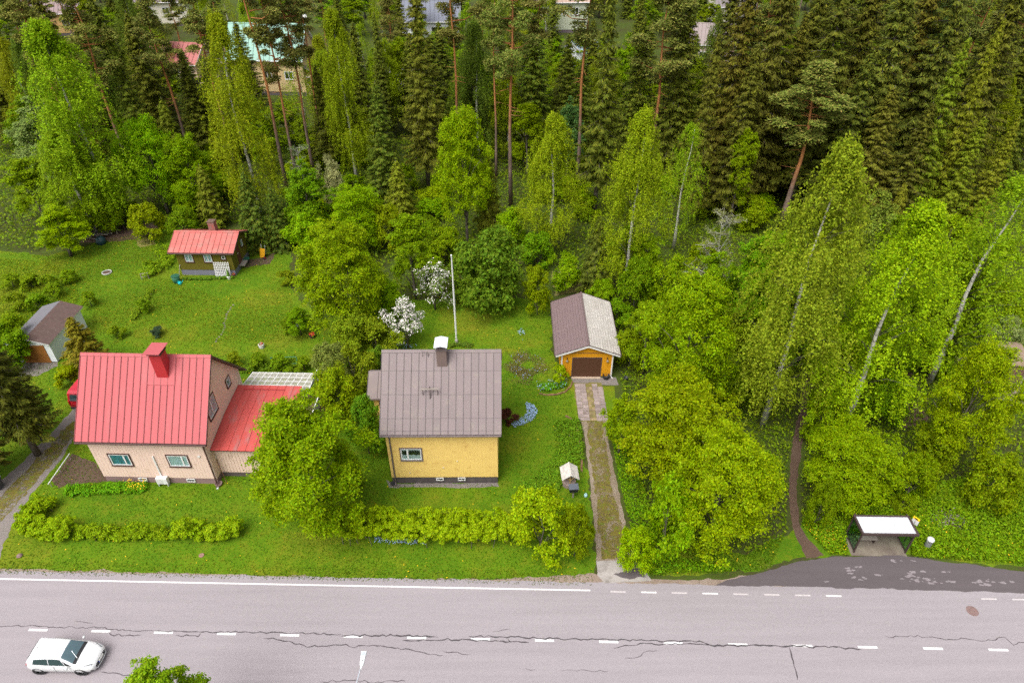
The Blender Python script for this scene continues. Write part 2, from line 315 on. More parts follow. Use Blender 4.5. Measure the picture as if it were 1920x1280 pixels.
# paving slabs in front of the garage door: two wheel tracks with smaller mossy bricks between
M['slab'] = plain('paving_slab', (0.27, 0.215, 0.20), 0.9, 0.15, 2.0, 0.2, dirt=((0.16, 0.12, 0.09), 0.35, 3), bump=0.3, orand=0.22)
M['slab_moss'] = plain('mossy_brick', (0.23, 0.16, 0.11), 0.95, 0.2, 2.0, 0.2, dirt=((0.20, 0.19, 0.03), 0.75, 2.2), bump=0.4, orand=0.3)
pb = MB().box(-0.235, 0.235, -0.185, 0.185, 0, 0.03).mesh('slab', M['slab']); pc = MB().box(-0.19, 0.19, -0.125, 0.125, 0, 0.026).mesh('brick', M['slab_moss'])
sheet('slab_bedding', [(5.62, 41.9), (8.1, 41.9), (8.05, 46.9), (5.55, 46.9)], 0.011, M['moss'], 0.12, 0.2, parent=drive)
for row in range(12):
    yy = 42.15 + row * 0.40
    for cx in (5.87, 6.36, 7.40, 7.88):
        if row > 10 and cx in (7.88,): continue
        link('slab', pb, drive, mat=Matrix.Translation((cx + rag.uniform(-.015, .015), yy + rag.uniform(-.015, .015), 0.004 + rag.uniform(0, .012))) @ Matrix.Rotation(rag.uniform(-.03, .03), 4, 'Z'))
for row in range(15):
    for cx in (6.78, 7.03)[:2]:
        if row in (13, 14): continue
        link('brick', pc, drive, mat=Matrix.Translation((cx - 0.02 + rag.uniform(-.02, .02), 42.15 + row * 0.33 + rag.uniform(-.02, .02), 0.002 + rag.uniform(0, .012))) @ Matrix.Rotation(rag.uniform(-.05, .05) + (1.5708 if cx > 7 else 1.5708), 4, 'Z'))
# lane on the other side, footpath, bare places
lane = sheet('gravel_lane', px((-330, 1060), (-40, 930), (0, 903), (60, 848), (108, 800), (138, 765), (160, 735), (176, 740), (172, 770), (148, 800), (122, 850), (82, 900), (42, 950), (16, 1000), (2, 1040), (-20, 1078), (-200, 1085)), 0.008, M['dark_gravel'], 0.18)
sheet('grass_strip', px((136, 788), (151, 795), (114, 852), (64, 908), (24, 954), (-26, 1014), (-60, 1000), (4, 928), (54, 878), (104, 823)), 0.012, M['moss_thin'], 0.28, 0.2, parent=lane)
sheet('garage_forecourt', px((50, 677), (108, 677), (108, 686), (70, 705), (30, 705)), 0.008, M['dark_gravel'], 0.15)
path = sheet('footpath', px((1508, 640), (1520, 640), (1527, 700), (1520, 760), (1507, 820), (1496, 880), (1494, 940), (1500, 985), (1515, 1010), (1545, 1040), (1512, 1046), (1494, 1010), (1484, 975), (1479, 930), (1481, 870), (1490, 810), (1503, 750), (1509, 700)), 0.008, M['soil'], 0.10)
sheet('bare_bed', px((95, 900), (135, 850), (165, 862), (195, 880), (203, 902), (150, 906), (110, 915)), 0.008, M['soil'], 0.2)
sheet('house_gravel_strip', px((724, 899), (737, 907), (932, 904), (936, 912), (900, 914), (820, 913), (730, 914)), 0.008, M['dark_gravel'], 0.12)
sheet('leaf_litter', px((180, 420), (290, 418), (300, 440), (230, 452), (150, 455)), 0.008, M['soil'], 0.4)
sheet('worn_lawn', px((1035, 508), (1085, 512), (1100, 545), (1040, 555)), 0.008, M['dry_grass'], 0.3)
sheet('worn_lawn', px((450, 488), (500, 482), (520, 470), (505, 495), (460, 502)), 0.008, M['soil'], 0.2)
sheet('worn_lawn', px((255, 450), (290, 440), (292, 458), (262, 465)), 0.008, M['dry_grass'], 0.25)
sheet('woodland_clearing', px((1640, 700), (1700, 690), (1735, 740), (1740, 790), (1690, 800), (1645, 770)), 0.006, M['soil'], 0.5)
sheet('gravel_yard', px((1790, 668), (1860, 660), (1915, 690), (1920, 760), (1850, 740)), 0.006, M['sand'], 0.4)
sheet('far_street', px((1330, 12), (1410, 8), (1415, 32), (1350, 38), (1325, 30)), 0.02, M['concrete'], 0.3, 1.0)
sheet('far_yard', px((300, 95), (420, 80), (460, 120), (380, 160), (300, 150)), 0.01, M['sand'], 0.4, 1.0)
# painted lines, sealed cracks, manhole
def strip(name, mat, x0, x1, s, w, z):
    a = MB(); a.add([rd(x0, s - w/2, z), rd(x1, s - w/2, z), rd(x1, s + w/2, z), rd(x0, s + w/2, z)], [(0, 1, 2, 3)]); return a.build(name, mat, road)
for k in range(-2, 18):
    x0 = -30.15 + 3.945 * k; strip('centre_dash', M['paint'], x0, x0 + 1.18, 0, 0.15, 0.0165)
for k in range(18): strip('edge_line', M['paint'], -64 + k * 3.87, -64 + k * 3.87 + (3.87 if k < 17 else 3.35), 3.52, 0.11, 0.0165)
for k in range(19):
    if 8 <= k < 12: continue
    x0 = 6.45 + 2.0 * k; strip('edge_dash', M['paint'] if k in (1, 3, 7) else M['paint_faint'], x0, x0 + 1.0, 3.46, 0.11, 0.0165)
def crack(pts, w):
    P = []; rr = rag
    for a, b in zip(pts[:-1], pts[1:]):
        a3, b3 = gp(*a), gp(*b); n = max(2, int((b3 - a3).length / 0.22))
        P += [a3.lerp(b3, i / n) + Vector((rr.uniform(-.04, .04), rr.uniform(-.07, .07), 0)) for i in range(n)]
    P.append(gp(*pts[-1])); mb = MB(); vs = []; k = len(P)
    for i, p in enumerate(P):
        d = (P[min(i + 1, k - 1)] - P[max(i - 1, 0)]); nn = Vector((-d.y, d.x, 0)).normalized(); ww = w * rr.uniform(0.45, 1.35) * (0.3 if i in (0, k - 1) else 1)
        vs += [(p + nn * ww).xy.to_3d() + Vector((0, 0, 0.0205)), (p - nn * ww).xy.to_3d() + Vector((0, 0, 0.0205))]
    mb.add(vs, [(2*i + 1, 2*i + 3, 2*i + 2, 2*i) for i in range(k - 1)]); mb.build('sealed_crack', M['tar'], road)
for pts, w in ((((-60, 1173), (60, 1172), (100, 1175), (175, 1176), (230, 1180), (290, 1182)), .022), (((290, 1183), (345, 1183), (380, 1184), (480, 1185), (560, 1186), (640, 1189)), .03),
               (((640, 1190), (690, 1191), (745, 1190), (790, 1192), (821, 1194)), .045), (((755, 1201), (800, 1199), (840, 1198), (900, 1201), (992, 1204)), .038),
               (((880, 1192), (930, 1193), (1000, 1195), (1060, 1198), (1180, 1200), (1280, 1202), (1320, 1203), (1332, 1209)), .035),
               (((1332, 1209), (1370, 1209), (1480, 1211), (1560, 1213), (1615, 1216)), .045), (((960, 1203), (952, 1197)), .03), (((1150, 1213), (1200, 1207), (1280, 1207), (1335, 1209)), .03),
               (((495, 1196), (520, 1198), (575, 1211), (640, 1208), (665, 1212), (700, 1208), (760, 1217), (830, 1228)), .026), (((832, 1222), (850, 1223), (882, 1227)), .022),
               (((203, 1186), (215, 1190), (265, 1190)), .026), (((328, 1191), (350, 1191), (372, 1192), (376, 1187)), .03), (((140, 1163), (155, 1164), (175, 1168)), .014),
               (((1480, 1214), (1487, 1240), (1495, 1274)), .032), (((1660, 1193), (1720, 1192), (1780, 1198), (1810, 1195), (1840, 1201), (1885, 1195), (1898, 1207), (1925, 1203)), .02),
               (((1173, 1233), (1195, 1231), (1212, 1221), (1232, 1219)), .018), (((925, 1185), (940, 1182), (957, 1178)), .016), (((190, 1259), (240, 1265), (330, 1266), (360, 1271)), .02),
               (((985, 1254), (1003, 1255)), .014), (((1052, 1256), (1140, 1258)), .012), (((600, 1277), (660, 1275), (700, 1278), (760, 1276)), .02)):
    crack(pts, w)
c = gp(1823, 1145); mh = thing('manhole_cover', 'round rusty cast iron manhole cover set in the pale road', 'manhole', (c.x, c.y, 0.0))
M['rust'] = plain('rusty_iron', (0.20, 0.13, 0.12), 0.85, 0.2, 6, 0.3, bump=0.3)
MB().lathe([(0.36, 0.002), (0.36, 0.024), (0.31, 0.026), (0.31, 0.020)], 22, cap=False).build('frame_ring', M['rust'], mh)
q = MB().lathe([(0.30, 0.004), (0.30, 0.027)], 22)
for i in range(-4, 5): q.box(-0.24 + abs(i) * .02, 0.24 - abs(i) * .02, i * 0.055 - .012, i * 0.055 + .012, 0.026, 0.033)
q.build('lid', M['rust'], mh)
# ================================================================ houses
X3, Y3, Z3 = Vector((1, 0, 0)), Vector((0, 1, 0)), Vector((0, 0, 1))
M['white'] = plain('white_paint', (0.66, 0.65, 0.645), 0.5, 0.05, 3, 0.4, dirt=((0.55, 0.52, 0.48), 0.2, 4))
M['brown_trim'] = plain('dark_brown_trim', (0.075, 0.035, 0.03), 0.5, 0.15, 4, 0.4)
M['black'] = plain('black_plastic', (0.02, 0.02, 0.022), 0.5, 0.2, 5, 0.4)
M['dark_room'] = plain('dim_interior', (0.03, 0.028, 0.026), 0.9, 0.2, 2, 0.1)
M['curtain'] = plain('lace_curtain', (0.72, 0.74, 0.74), 0.9, 0.1, 12, 0.1)
M['blind_teal'] = plain('teal_blind', (0.03, 0.20, 0.30), 0.8, 0.06, 4, 0.2)
M['blind_pale'] = plain('pale_blind', (0.52, 0.60, 0.64), 0.8, 0.06, 4, 0.2)
M['glass'] = glass('window_glass', (0.86, 0.92, 0.92), 0.05)
M['zinc'] = plain('galvanised_steel', (0.62, 0.64, 0.66), 0.4, 0.08, 3, 0.5, metal=0.3)
M['brick'] = plain('old_red_brick', (0.30, 0.09, 0.07), 0.95, 0.35, 5, 0.15, dirt=((0.28, 0.22, 0.20), 0.6, 6), bump=0.5)
M['wood_light'] = plain('yellow_timber', (0.50, 0.33, 0.12), 0.7, 0.12, 5, 0.3)
M['wood_grey'] = plain('weathered_timber', (0.30, 0.26, 0.23), 0.9, 0.2, 4, 0.2, stretch=(1, 1, 0.3))
FACES = {'front': (X3, -Y3), 'right': (Y3, X3), 'back': (-X3, Y3), 'left': (-Y3, -X3)}
class House:
    """walls under a ridge roof, ridge along local x; front faces local -y"""
    def __init__(s, name, label, cat, loc, rz, W, D, plinth, eave, ridge, ov=0.45, gov=0.35, mats=None, boards=None, t=0.14, group=None, plinth_out=-0.03):
        s.r = thing(name, label, cat, loc, rz, group); s.W, s.D, s.pl, s.ov, s.gov, s.ridge, s.t = W, D, plinth, ov, gov, ridge, t
        s.Rn = D / 2 + ov; s.rise = ridge - eave; s.eave = eave; s.mats = mats
        zw = s.top(D / 2); s.zw = zw
        poly = [(-W/2, -D/2, plinth), (-W/2, D/2, plinth), (-W/2, D/2, zw), (-W/2, 0, s.top(0)), (-W/2, -D/2, zw)]
        s.wall = MB().prism(poly, (W, 0, 0)).build('wall', mats['wall'], s.r)
        o = plinth_out
        MB().box(-W/2 - o, W/2 + o, -D/2 - o, D/2 + o, -0.3, plinth - 0.002).build('plinth', mats['plinth'], s.r)
        s.openings = {f: [] for f in FACES}; s.boards = boards
    def top(s, y): return s.ridge - s.rise * abs(y) / s.Rn - s.t - 0.02
    def face(s, f):
        U, N = FACES[f]; half = s.D / 2 if f in ('front', 'back') else s.W / 2; wid = s.W if f in ('front', 'back') else s.D
        return N * half - U * (wid / 2), U, N, wid
    def hfun(s, f):
        if f in ('front', 'back'): return lambda u: s.top(s.D / 2)
        return lambda u: s.top(u - s.D / 2)
    def clad(s, faces=('front', 'right', 'left', 'back'), name='cladding'):
        pitch, gap, dep = s.boards; mb = MB()
        for f in faces:
            o, U, N, wid = s.face(f); H = s.hfun(f); n = max(1, round(wid / pitch)); p = wid / n
            for i in range(n):
                u0, u1 = i * p + gap / 2, (i + 1) * p - gap / 2
                segs = [(s.pl, None)]
                for (a, b, z0, z1) in s.openings[f]:
                    if b <= u0 or a >= u1: continue
                    new = []
                    for (q0, q1) in segs:
                        if (q1 is None or z0 < q1) and z0 > q0: new.append((q0, z0))
                        if q1 is None or z1 < q1: new.append((max(z1, q0), q1))
                    segs = new
                for (q0, q1) in segs:
                    t0, t1 = (H(u0), H(u1)) if q1 is None else (q1, q1)
                    if min(t0, t1) - q0 < 0.03: continue
                    P = lambda u, z, d: o + U * u + Z3 * z + N * d
                    mb.hexa([P(u0, q0, 0), P(u1, q0, 0), P(u1, q0, dep), P(u0, q0, dep), P(u0, t0, 0), P(u1, t1, 0), P(u1, t1, dep), P(u0, t0, dep)])
        c = mb.build(name, s.mats['wall'], s.wall); c['kind'] = 'stuff'; return c
    def roof(s, cols=12, rows=(1.0,), pmat=None, deck=None, seam=0.035, fascia=None, barge=None, back=True):
        """deck slab with metal panels lying on it, each panel a piece of its own"""
        W2, run, t = s.W / 2 + s.gov, s.Rn, s.t; L = math.hypot(run, s.rise)
        seam_shade = bpy.data.materials.get(pmat.name + '_seam') or plain(pmat.name + '_seam', tuple(x * .52 for x in pmat['base']), .6, .15)  # shade on the rib sides painted in: darkened copy of the panel colour
        dk = MB()
        for sg in (-1, 1):
            dk.prism([(-W2, 0, s.ridge - t), (-W2, 0, s.ridge - 0.012), (-W2, sg * run, s.eave - 0.012), (-W2, sg * run, s.eave - t)], (2 * W2, 0, 0))
        rf = dk.build('roof', deck or s.mats['trim'], s.r)
        for sg in (-1, 1):
            if sg == 1 and not back:
                continue
            vd = Vector((0, sg * run, -s.rise)).normalized(); nv = Vector((0, sg * s.rise, run)).normalized(); pw = 2 * W2 / cols
            v0 = 0.0
            for fr in rows:
                v1 = fr * L; me = MB().bb((0, 0, 0), X3, vd, nv, 0.004, pw - 0.004, v0 + 0.006, v1 - 0.006, -0.008, 0.006)
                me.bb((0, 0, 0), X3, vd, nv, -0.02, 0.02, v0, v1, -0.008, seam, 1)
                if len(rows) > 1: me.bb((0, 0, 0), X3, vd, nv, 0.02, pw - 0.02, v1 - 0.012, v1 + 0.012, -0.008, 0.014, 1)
                me = me.mesh('roof_panel', [pmat, seam_shade])
                for i in range(cols): link('roof_panel', me, rf, loc=(-W2 + i * pw, 0, s.ridge))
                v0 = v1
        cap = MB()
        for sg in (-1, 1):
            vd = Vector((0, sg * run, -s.rise)).normalized(); nv = Vector((0, sg * s.rise, run)).normalized()
            cap.bb((0, 0, s.ridge), X3, vd, nv, -W2 - .02, W2 + .02, -0.02, 0.20, 0.03, 0.048)
        cap.build('ridge_cap', pmat, rf)
        fm = fascia or s.mats['trim']
        for sg in (-1, 1): MB().box(-W2, W2, sg * run - 0.02 if sg < 0 else run, sg * run if sg < 0 else run + 0.02, s.eave - t - 0.05, s.eave - 0.015).build('eave_board', fm, rf)
        bm = barge or fm; run2 = s.Rn
        for sx in (-1, 1):
            for sg in (-1, 1):
                x0, x1 = (W2, W2 + 0.03) if sx > 0 else (-W2 - 0.03, -W2)
                MB().prism([(x0, 0, s.ridge - t - .06), (x0, 0, s.ridge + .005), (x0, sg * run2, s.eave + .005), (x0, sg * run2, s.eave - t - .06)], (x1 - x0, 0, 0)).build('barge_board', bm, rf)
        gt = MB().tube([(-W2, -run - 0.07, s.eave - 0.10), (W2, -run - 0.07, s.eave - 0.10)], 0.06, 8); gt.build('gutter', fm, rf)
        s.rf = rf; return rf
    def window(s, f, u, z, w, h, trim, frame, back, mull=(0.5,), bar=0.05, curtain=None, label=None):
        o, U, N, wid = s.face(f); o = o + U * u + Z3 * z
        tw = 0.085; mb = MB()
        for (a, b, c, d) in ((-tw, w + tw, h, h + tw), (-tw, w + tw, -tw, 0), (-tw, 0, 0, h), (w, w + tw, 0, h)): mb.bb(o, U, Z3, N, a, b, c, d, 0.0, 0.065)
        win = mb.build('window', trim, s.r)
        if label: win['label'] = label
        fr = MB(); e = 0.075
        for (a, b, c, d) in ((0, w, h - e, h), (0, w, 0, e), (0, e, e, h - e), (w - e, w, e, h - e)): fr.bb(o, U, Z3, N, a, b, c, d, 0.004, 0.055)
        for k in mull: fr.bb(o, U, Z3, N, k * w - bar, k * w + bar, e, h - e, 0.004, 0.055)
        fr.build('frame', frame, win)
        ks = [0] + list(mull) + [1]
        for a, b in zip(ks[:-1], ks[1:]):
            MB().bb(o, U, Z3, N, a * w + (e if a == 0 else bar), b * w - (e if b == 1 else bar), e, h - e, 0.030, 0.034).build('pane', M['glass'], win)
        MB().bb(o, U, Z3, N, e, w - e, e, h - e, 0.003, 0.008).build('blind' if not curtain else 'interior', back, win)
        if curtain:
            cv = MB(); n = 14
            for i in range(n):
                a, b = e + (w - 2*e) * i / n, e + (w - 2*e) * (i + 0.8) / n
                cv.bb(o, U, Z3, N, a, b, e, e + (h - 2*e) * (0.40 + 0.03 * math.sin(i * 1.7)), 0.010, 0.014 + 0.004 * (i % 2))
                cv.bb(o, U, Z3, N, a, b, h - e - (h - 2*e) * (0.10 + 0.05 * (i % 2)), h - e, 0.010, 0.014)
            cv.build('curtain', M['curtain'], win)
        sl = MB().bb(o, U, Z3, N, -tw - .02, w + tw + .02, -tw - 0.02, -tw + 0.015, 0.066, 0.11); sl.build('sill', trim, win)
        s.openings[f].append((u - tw, u + w + tw, z - tw, z + h + tw)); return win
    def vent(s, f, u, z, w, h):
        o, U, N, wid = s.face(f); o = o + U * u + Z3 * z; mb = MB(); e = 0.06
        for (a, b, c, d) in ((0, w, h - e, h), (0, w, 0, e), (0, e, e, h - e), (w - e, w, e, h - e)): mb.bb(o, U, Z3, N, a, b, c, d, 0.0, 0.05)
        win = mb.build('cellar_window', M['white'], s.r)
        MB().bb(o, U, Z3, N, e, w - e, e, h - e, 0.0, 0.012).build('pane', M['dark_room'], win)
    def downpipe(s, f, u, ztop, mat, foot=True):
        o, U, N, wid = s.face(f); o = o + U * u; mb = MB()
        mb.tube([o + N * (s.ov + 0.05) + Z3 * (s.eave - 0.12), o + N * 0.12 + Z3 * (ztop), o + N * 0.12 + Z3 * 0.25, o + N * 0.35 + Z3 * 0.05], 0.055, 8); mb.build('downpipe', mat, s.r)
# ---------------------------------------------------------------- pink house with the red roof
pink = dict(wall=plain('pink_boards', (0.70, 0.515, 0.425), 0.75, 0.05, 1.2, 0.25, dirt=((0.50, 0.35, 0.27), 0.25, 1.5)), plinth=plain('mauve_plinth', (0.235, 0.155, 0.15), 0.9, 0.12, 3, 0.2, bump=0.3), trim=M['brown_trim'])
M['red_sheet'] = plain('red_sheet_metal', (0.415, 0.090, 0.097), 0.5, 0.05, 0.6, 0.25, dirt=((0.40, 0.12, 0.12), 0.3, 1.0), orand=0.05, stretch=(1.6, .35, .35))
M['red_deep'] = plain('deep_red_sheet', (0.42, 0.025, 0.03), 0.45, 0.1, 1, 0.45)
M['red_porch'] = plain('orange_red_sheet', (0.43, 0.065, 0.055), 0.5, 0.08, 1, 0.4, dirt=((0.30, 0.14, 0.13), 0.35, 1.6), orand=0.05, stretch=(1, .3, 1))
pk = House('pink_house', 'pink boarded house with steep red seamed metal roof and red chimney', 'house', (-26.55, 38.95, 0), R(-1.6), 8.7, 7.6, 0.62, 4.75, 9.5, 0.45, 0.42, pink, (0.25, 0.016, 0.009))
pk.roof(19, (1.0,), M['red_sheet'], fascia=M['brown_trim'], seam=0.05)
pk.window('front', 1.20, 1.95, 1.5, 1.12, M['brown_trim'], M['white'], M['blind_teal'], (0.72,), label='window with a teal blind behind the glass')
pk.window('front', 5.55, 1.95, 1.5, 1.12, M['brown_trim'], M['white'], M['blind_pale'], (0.72,), label='window with a pale blind and a small sticker')
pk.window('right', 1.7, 5.05, 1.35, 1.5, M['brown_trim'], M['white'], M['blind_pale'], (0.5,))
pk.window('right', 5.25, 5.15, 0.6, 0.7, M['brown_trim'], M['white'], M['dark_room'], ())
pk.window('left', 3.0, 2.0, 1.4, 1.1, M['brown_trim'], M['white'], M['dark_room'], (0.5,))
for u in (2.6, 6.3): pk.vent('front', u, 0.22, 0.66, 0.32)
pk.clad(); pk.downpipe('front', 8.62, 4.2, M['brown_trim'])
ch = MB().box(-0.42, 0.42, -0.40, 0.40, 8.1, 10.35); c = ch.build('chimney', M['red_deep'], pk.r); c.location = (1.40, -0.75, 0)
MB().box(-0.5, 0.5, -0.48, 0.48, 10.33, 10.42).build('flue_top', M['brown_trim'], c)
MB().hexa([(-0.58, -0.75, 10.62), (0.58, -0.75, 10.62), (0.58, 0.72, 10.56), (-0.58, 0.72, 10.56), (-0.58, -0.75, 10.66), (0.58, -0.75, 10.66), (0.58, 0.72, 10.60), (-0.58, 0.72, 10.60)]).build('cap', M['red_sheet'], c)
cs = MB()
for x, y in ((-.42, -.4), (.42, -.4), (-.42, .4), (.42, .4)): cs.box(x - .03, x + .03, y - .03, y + .03, 10.4, 10.6)
cs.build('cap_leg', M['brown_trim'], c)
sl = pk.rise / pk.Rn; fl = MB()
fl.hexa([(-1.0, -1.75, pk.ridge - 1.75 * sl + .02), (1.0, -1.75, pk.ridge - 1.75 * sl + .02), (1.0, -.25, pk.ridge - .25 * sl + .02), (-1.0, -.25, pk.ridge - .25 * sl + .02)] + [(x, y, pk.ridge + y * sl + .062) for x, y in ((-1.0, -1.75), (1.0, -1.75), (1.0, -.25), (-1.0, -.25))])
fl.build('flashing', M['red_sheet'], c).location = (-0.1, 1.0, 0.25 * sl)
hp = MB().box(-0.42, 0.42, -0.32, 0, 0.25, 0.87); h = hp.build('heat_pump', M['white'], pk.r, bevel=0.02); h.location = (0.22, -3.84, 0)
MB().lathe([(0.25, 0), (0.25, 0.01), (0.05, 0.015)], 20).build('fan_grille', plain('grey_grille', (0.55, 0.54, 0.52), 0.5), h).matrix_local = Matrix.Translation((-0.12, -0.322, 0.55)) @ Matrix.Rotation(R(90), 4, 'X')
MB().box(-0.38, -0.32, -0.3, 0, 0.0, 0.25).box(0.32, 0.38, -0.3, 0, 0.0, 0.25).build('bracket', M['zinc'], h)
MB().bb((0, -3.83, 0), X3, Z3, -Y3, 0.12, 0.22, 0.85, 3.0, 0.0, 0.07).build('pipe_cover', M['white'], pk.r)
MB().bb((0, -3.83, 0), X3, Z3, -Y3, 3.55, 3.72, 2.95, 3.15, 0.0, 0.05).build('wall_box', M['white'], pk.r)
# lower wing under its own lean-to roof
ex = MB().prism([(4.36, -3.0, 0.5), (4.36, 2.9, 0.5), (4.36, 2.9, 3.85), (4.36, -0.1, 3.72), (4.36, -3.0, 3.25)], (4.9, 0, 0)).build('wing_wall', pink['wall'], pk.r)
bw = MB()
for i in range(20): bw.box(4.40 + i * .245, 4.40 + i * .245 + .215, -3.022, -3.0, 0.5, 3.2)
for i in range(24): bw.box(9.26, 9.282, -2.98 + i * .245, -2.98 + i * .245 + .215, 0.5, 3.25)
bw = bw.build('cladding', pink['wall'], ex); bw['kind'] = 'stuff'
MB().box(4.36, 9.2, -2.97, 2.87, -0.3, 0.498).build('wing_plinth', plain('dark_plinth', (0.10, 0.075, 0.07), 0.9), pk.r)
wr = MB().prism([(4.40, -3.42, 3.18), (4.40, -3.42, 3.30), (4.40, -0.1, 3.86), (4.40, 3.05, 4.02), (4.40, 3.05, 3.90), (4.40, -0.1, 3.74)], (5.15, 0, 0)).build('wing_roof', M['brown_trim'], pk.r)
for (ya, za, yb, zb) in ((-3.47, 3.31, -0.1, 3.875), (-0.1, 3.875, 3.08, 4.035)):
    dv = Vector((0, yb - ya, zb - za)); Lr = dv.length; dv.normalize(); nv = Vector((0, -dv.z, dv.y))
    me = MB().bb((0, 0, 0), X3, dv, nv, .004, .64, .006, Lr - .006, -.006, .008).bb((0, 0, 0), X3, dv, nv, -.014, .014, 0, Lr, -.006, .045).mesh('roof_panel', M['red_porch'])
    for i in range(8): link('roof_panel', me, wr, loc=(4.40 + i * .646, ya, za))
MB().tube([(7.0 - 2, 2.5, 4.15), (7.0 + 1.3, 2.5, 4.15)], .03, 6).build('snow_guard', M['red_deep'], wr)
# white canopy over the terrace behind the wing
pg = thing('terrace_canopy', 'white timber canopy with clear corrugated roof beside the pink house', 'canopy', (-22.1, 41.85, 0), R(-1.6))
MB().box(0, 5.9, 0, 3.0, 0, 0.6).build('deck', plain('brown_decking', (0.22, 0.13, 0.11), 0.8, .2), pg)
for x in (0.1, 2.9, 5.55): MB().box(x - .06, x + .06, 2.6, 2.72, 0.6, 3.05).build('post', M['white'], pg)
for i in range(11): MB().bb((0.05 + i * .555, -.05, 3.62), X3, Vector((0, .977, -.21)), Vector((0, .21, .977)), -.03, .03, 0, 3.0, -.12, .07).build('rafter', M['white'], pg)
for k in (0.05, 0.75, 1.45, 2.15, 2.9): MB().bb((0, -.05, 3.62), X3, Vector((0, .977, -.21)), Vector((0, .21, .977)), 0, 5.65, k - .03, k + .03, -.05, .085).build('purlin', M['white'], pg)
MB().bb((0, -.05, 3.62), X3, Vector((0, .977, -.21)), Vector((0, .21, .977)), 0, 5.6, 0, 3.0, .055, .062).build('roof_sheet', milky('cloudy_polycarbonate', (0.60, 0.58, 0.48), .42), pg)
MB().box(-.02, 5.65, 2.6, 2.72, 2.86, 3.0).build('beam', M['white'], pg); MB().bb((5.6, 0, 3.6), Y3, Vector((0, .0, 1)), X3, 0, 2.7, -.25, -.02, 0, .05).build('side_beam', M['white'], pg)
br = MB().tube([(5.6, 2.66, 2.0), (5.6, 1.6, 3.1)], .05, 6); br.build('brace', M['white'], pg)
tr = thing('terrace', 'narrow brown deck with white boarded railing at the wing of the pink house', 'terrace', (-17.15, 38.4, 0), R(-1.6))
MB().box(0.25, 1.45, -.2, 5.0, 2.2, 2.32).build('deck', bpy.data.materials['brown_decking'], tr)
MB().box(0.3, 1.4, -.1, 4.9, 0.0, 2.198).build('deck_base', pink['wall'], tr)
rl = MB().box(1.37, 1.45, -.2, 5.0, 3.15, 3.25).box(0.25, 1.45, -.28, -.2, 3.15, 3.25); rl.build('handrail', M['white'], tr)
sm = MB().box(-.02, .02, -.07, .07, 2.30, 3.14).mesh('slat', M['white'])
for i in range(31): link('slat', sm, tr, loc=(1.41, -.1 + i * .165, 0))
c = Vector((-16.55, 38.75, 2.32)); fp = thing('flower_pot', 'dark pot of magenta flowers on the white railed terrace', 'flower pot', c)
MB().lathe([(0.13, 0), (0.2, 0.28), (0.17, 0.27)], 12).build('pot', M['black'], fp)
M['petal_pink'] = plain('magenta_petals', (0.65, 0.03, 0.25), 0.7, .2, 8); M['petal_red'] = plain('red_petals', (0.75, 0.05, 0.03), 0.7, .2, 8); M['petal_white'] = plain('white_petals', (0.8, 0.78, 0.75), .7)
M['green_plain'] = plain('stems_and_leaves', (0.10, 0.20, 0.02), 0.7, .3, 8)
def posy(parent, z, r, mat, n=26, seed=1):
    g_ = random.Random(seed); a = MB(); b = MB()
    for i in range(n):
        th, rr = g_.uniform(0, 6.28), r * math.sqrt(g_.random()); p = Vector((rr * math.cos(th), rr * math.sin(th), z + g_.uniform(0.02, .16)))
        q = a if i % 3 else b; s_ = g_.uniform(.04, .075)
        q.add([p + Vector((s_, 0, .01)), p + Vector((0, s_, .03)), p + Vector((-s_, 0, 0)), p + Vector((0, -s_, .02)), p + Vector((0, 0, .05))], [(0, 1, 4), (1, 2, 4), (2, 3, 4), (3, 0, 4)])
    a.build('flowers', mat, parent); b.build('leaves', M['green_plain'], parent)
posy(fp, 0.28, .2, M['petal_pink'])
# ---------------------------------------------------------------- yellow house with the grey roof
yel = dict(wall=plain('yellow_boards', (0.78, 0.54, 0.165), 0.75, 0.05, 1.2, 0.25, dirt=((0.60, 0.36, 0.10), 0.3, 1.6)), plinth=plain('charcoal_plinth', (0.085, 0.070, 0.072), 0.9, 0.15, 3, 0.2, dirt=((0.13, 0.11, 0.10), .4, 2), bump=0.3), trim=plain('taupe_trim', (0.13, 0.10, 0.098), 0.6, .12))
M['grey_sheet'] = plain('taupe_sheet_metal', (0.185, 0.147, 0.146), 0.55, 0.06, 0.8, 0.25, dirt=((0.23, 0.19, 0.165), 0.3, 1.3), orand=0.05)
yh = House('yellow_house', 'yellow boarded house with taupe grey seamed roof and charcoal plinth', 'house', (-5.10, 39.05, 0), R(0.3), 8.05, 7.9, 0.72, 5.62, 9.8, 0.45, 0.28, yel, (0.29, 0.008, 0.005))
yh.roof(16, (0.25, 0.53, 0.81, 0.955, 1.0), M['grey_sheet'], fascia=yel['trim'], seam=0.04)
yh.window('front', 0.95, 2.65, 1.5, 1.15, yel['trim'], M['white'], M['dark_room'], (0.33,), 0.06, curtain=True, label='window with white lace curtains')
for u in (3.35, 5.0): yh.vent('front', u, 0.36, 0.58, 0.30)
yh.window('right', 2.5, 2.65, 1.4, 1.15, yel['trim'], M['white'], M['dark_room'], (0.5,)); yh.clad()
yh.downpipe('front', 0.28, 5.0, yel['trim'])
c = MB().box(-.36, .36, -.34, .34, 8.2, 10.45).build('chimney', plain('taupe_chimney', (0.17, 0.12, 0.105), .8, .1), yh.r); c.location = (0.07, -0.55, 0)
MB().box(-.42, .42, -.40, .40, 10.43, 10.52).build('flue_top', yel['trim'], c)
cp = MB()
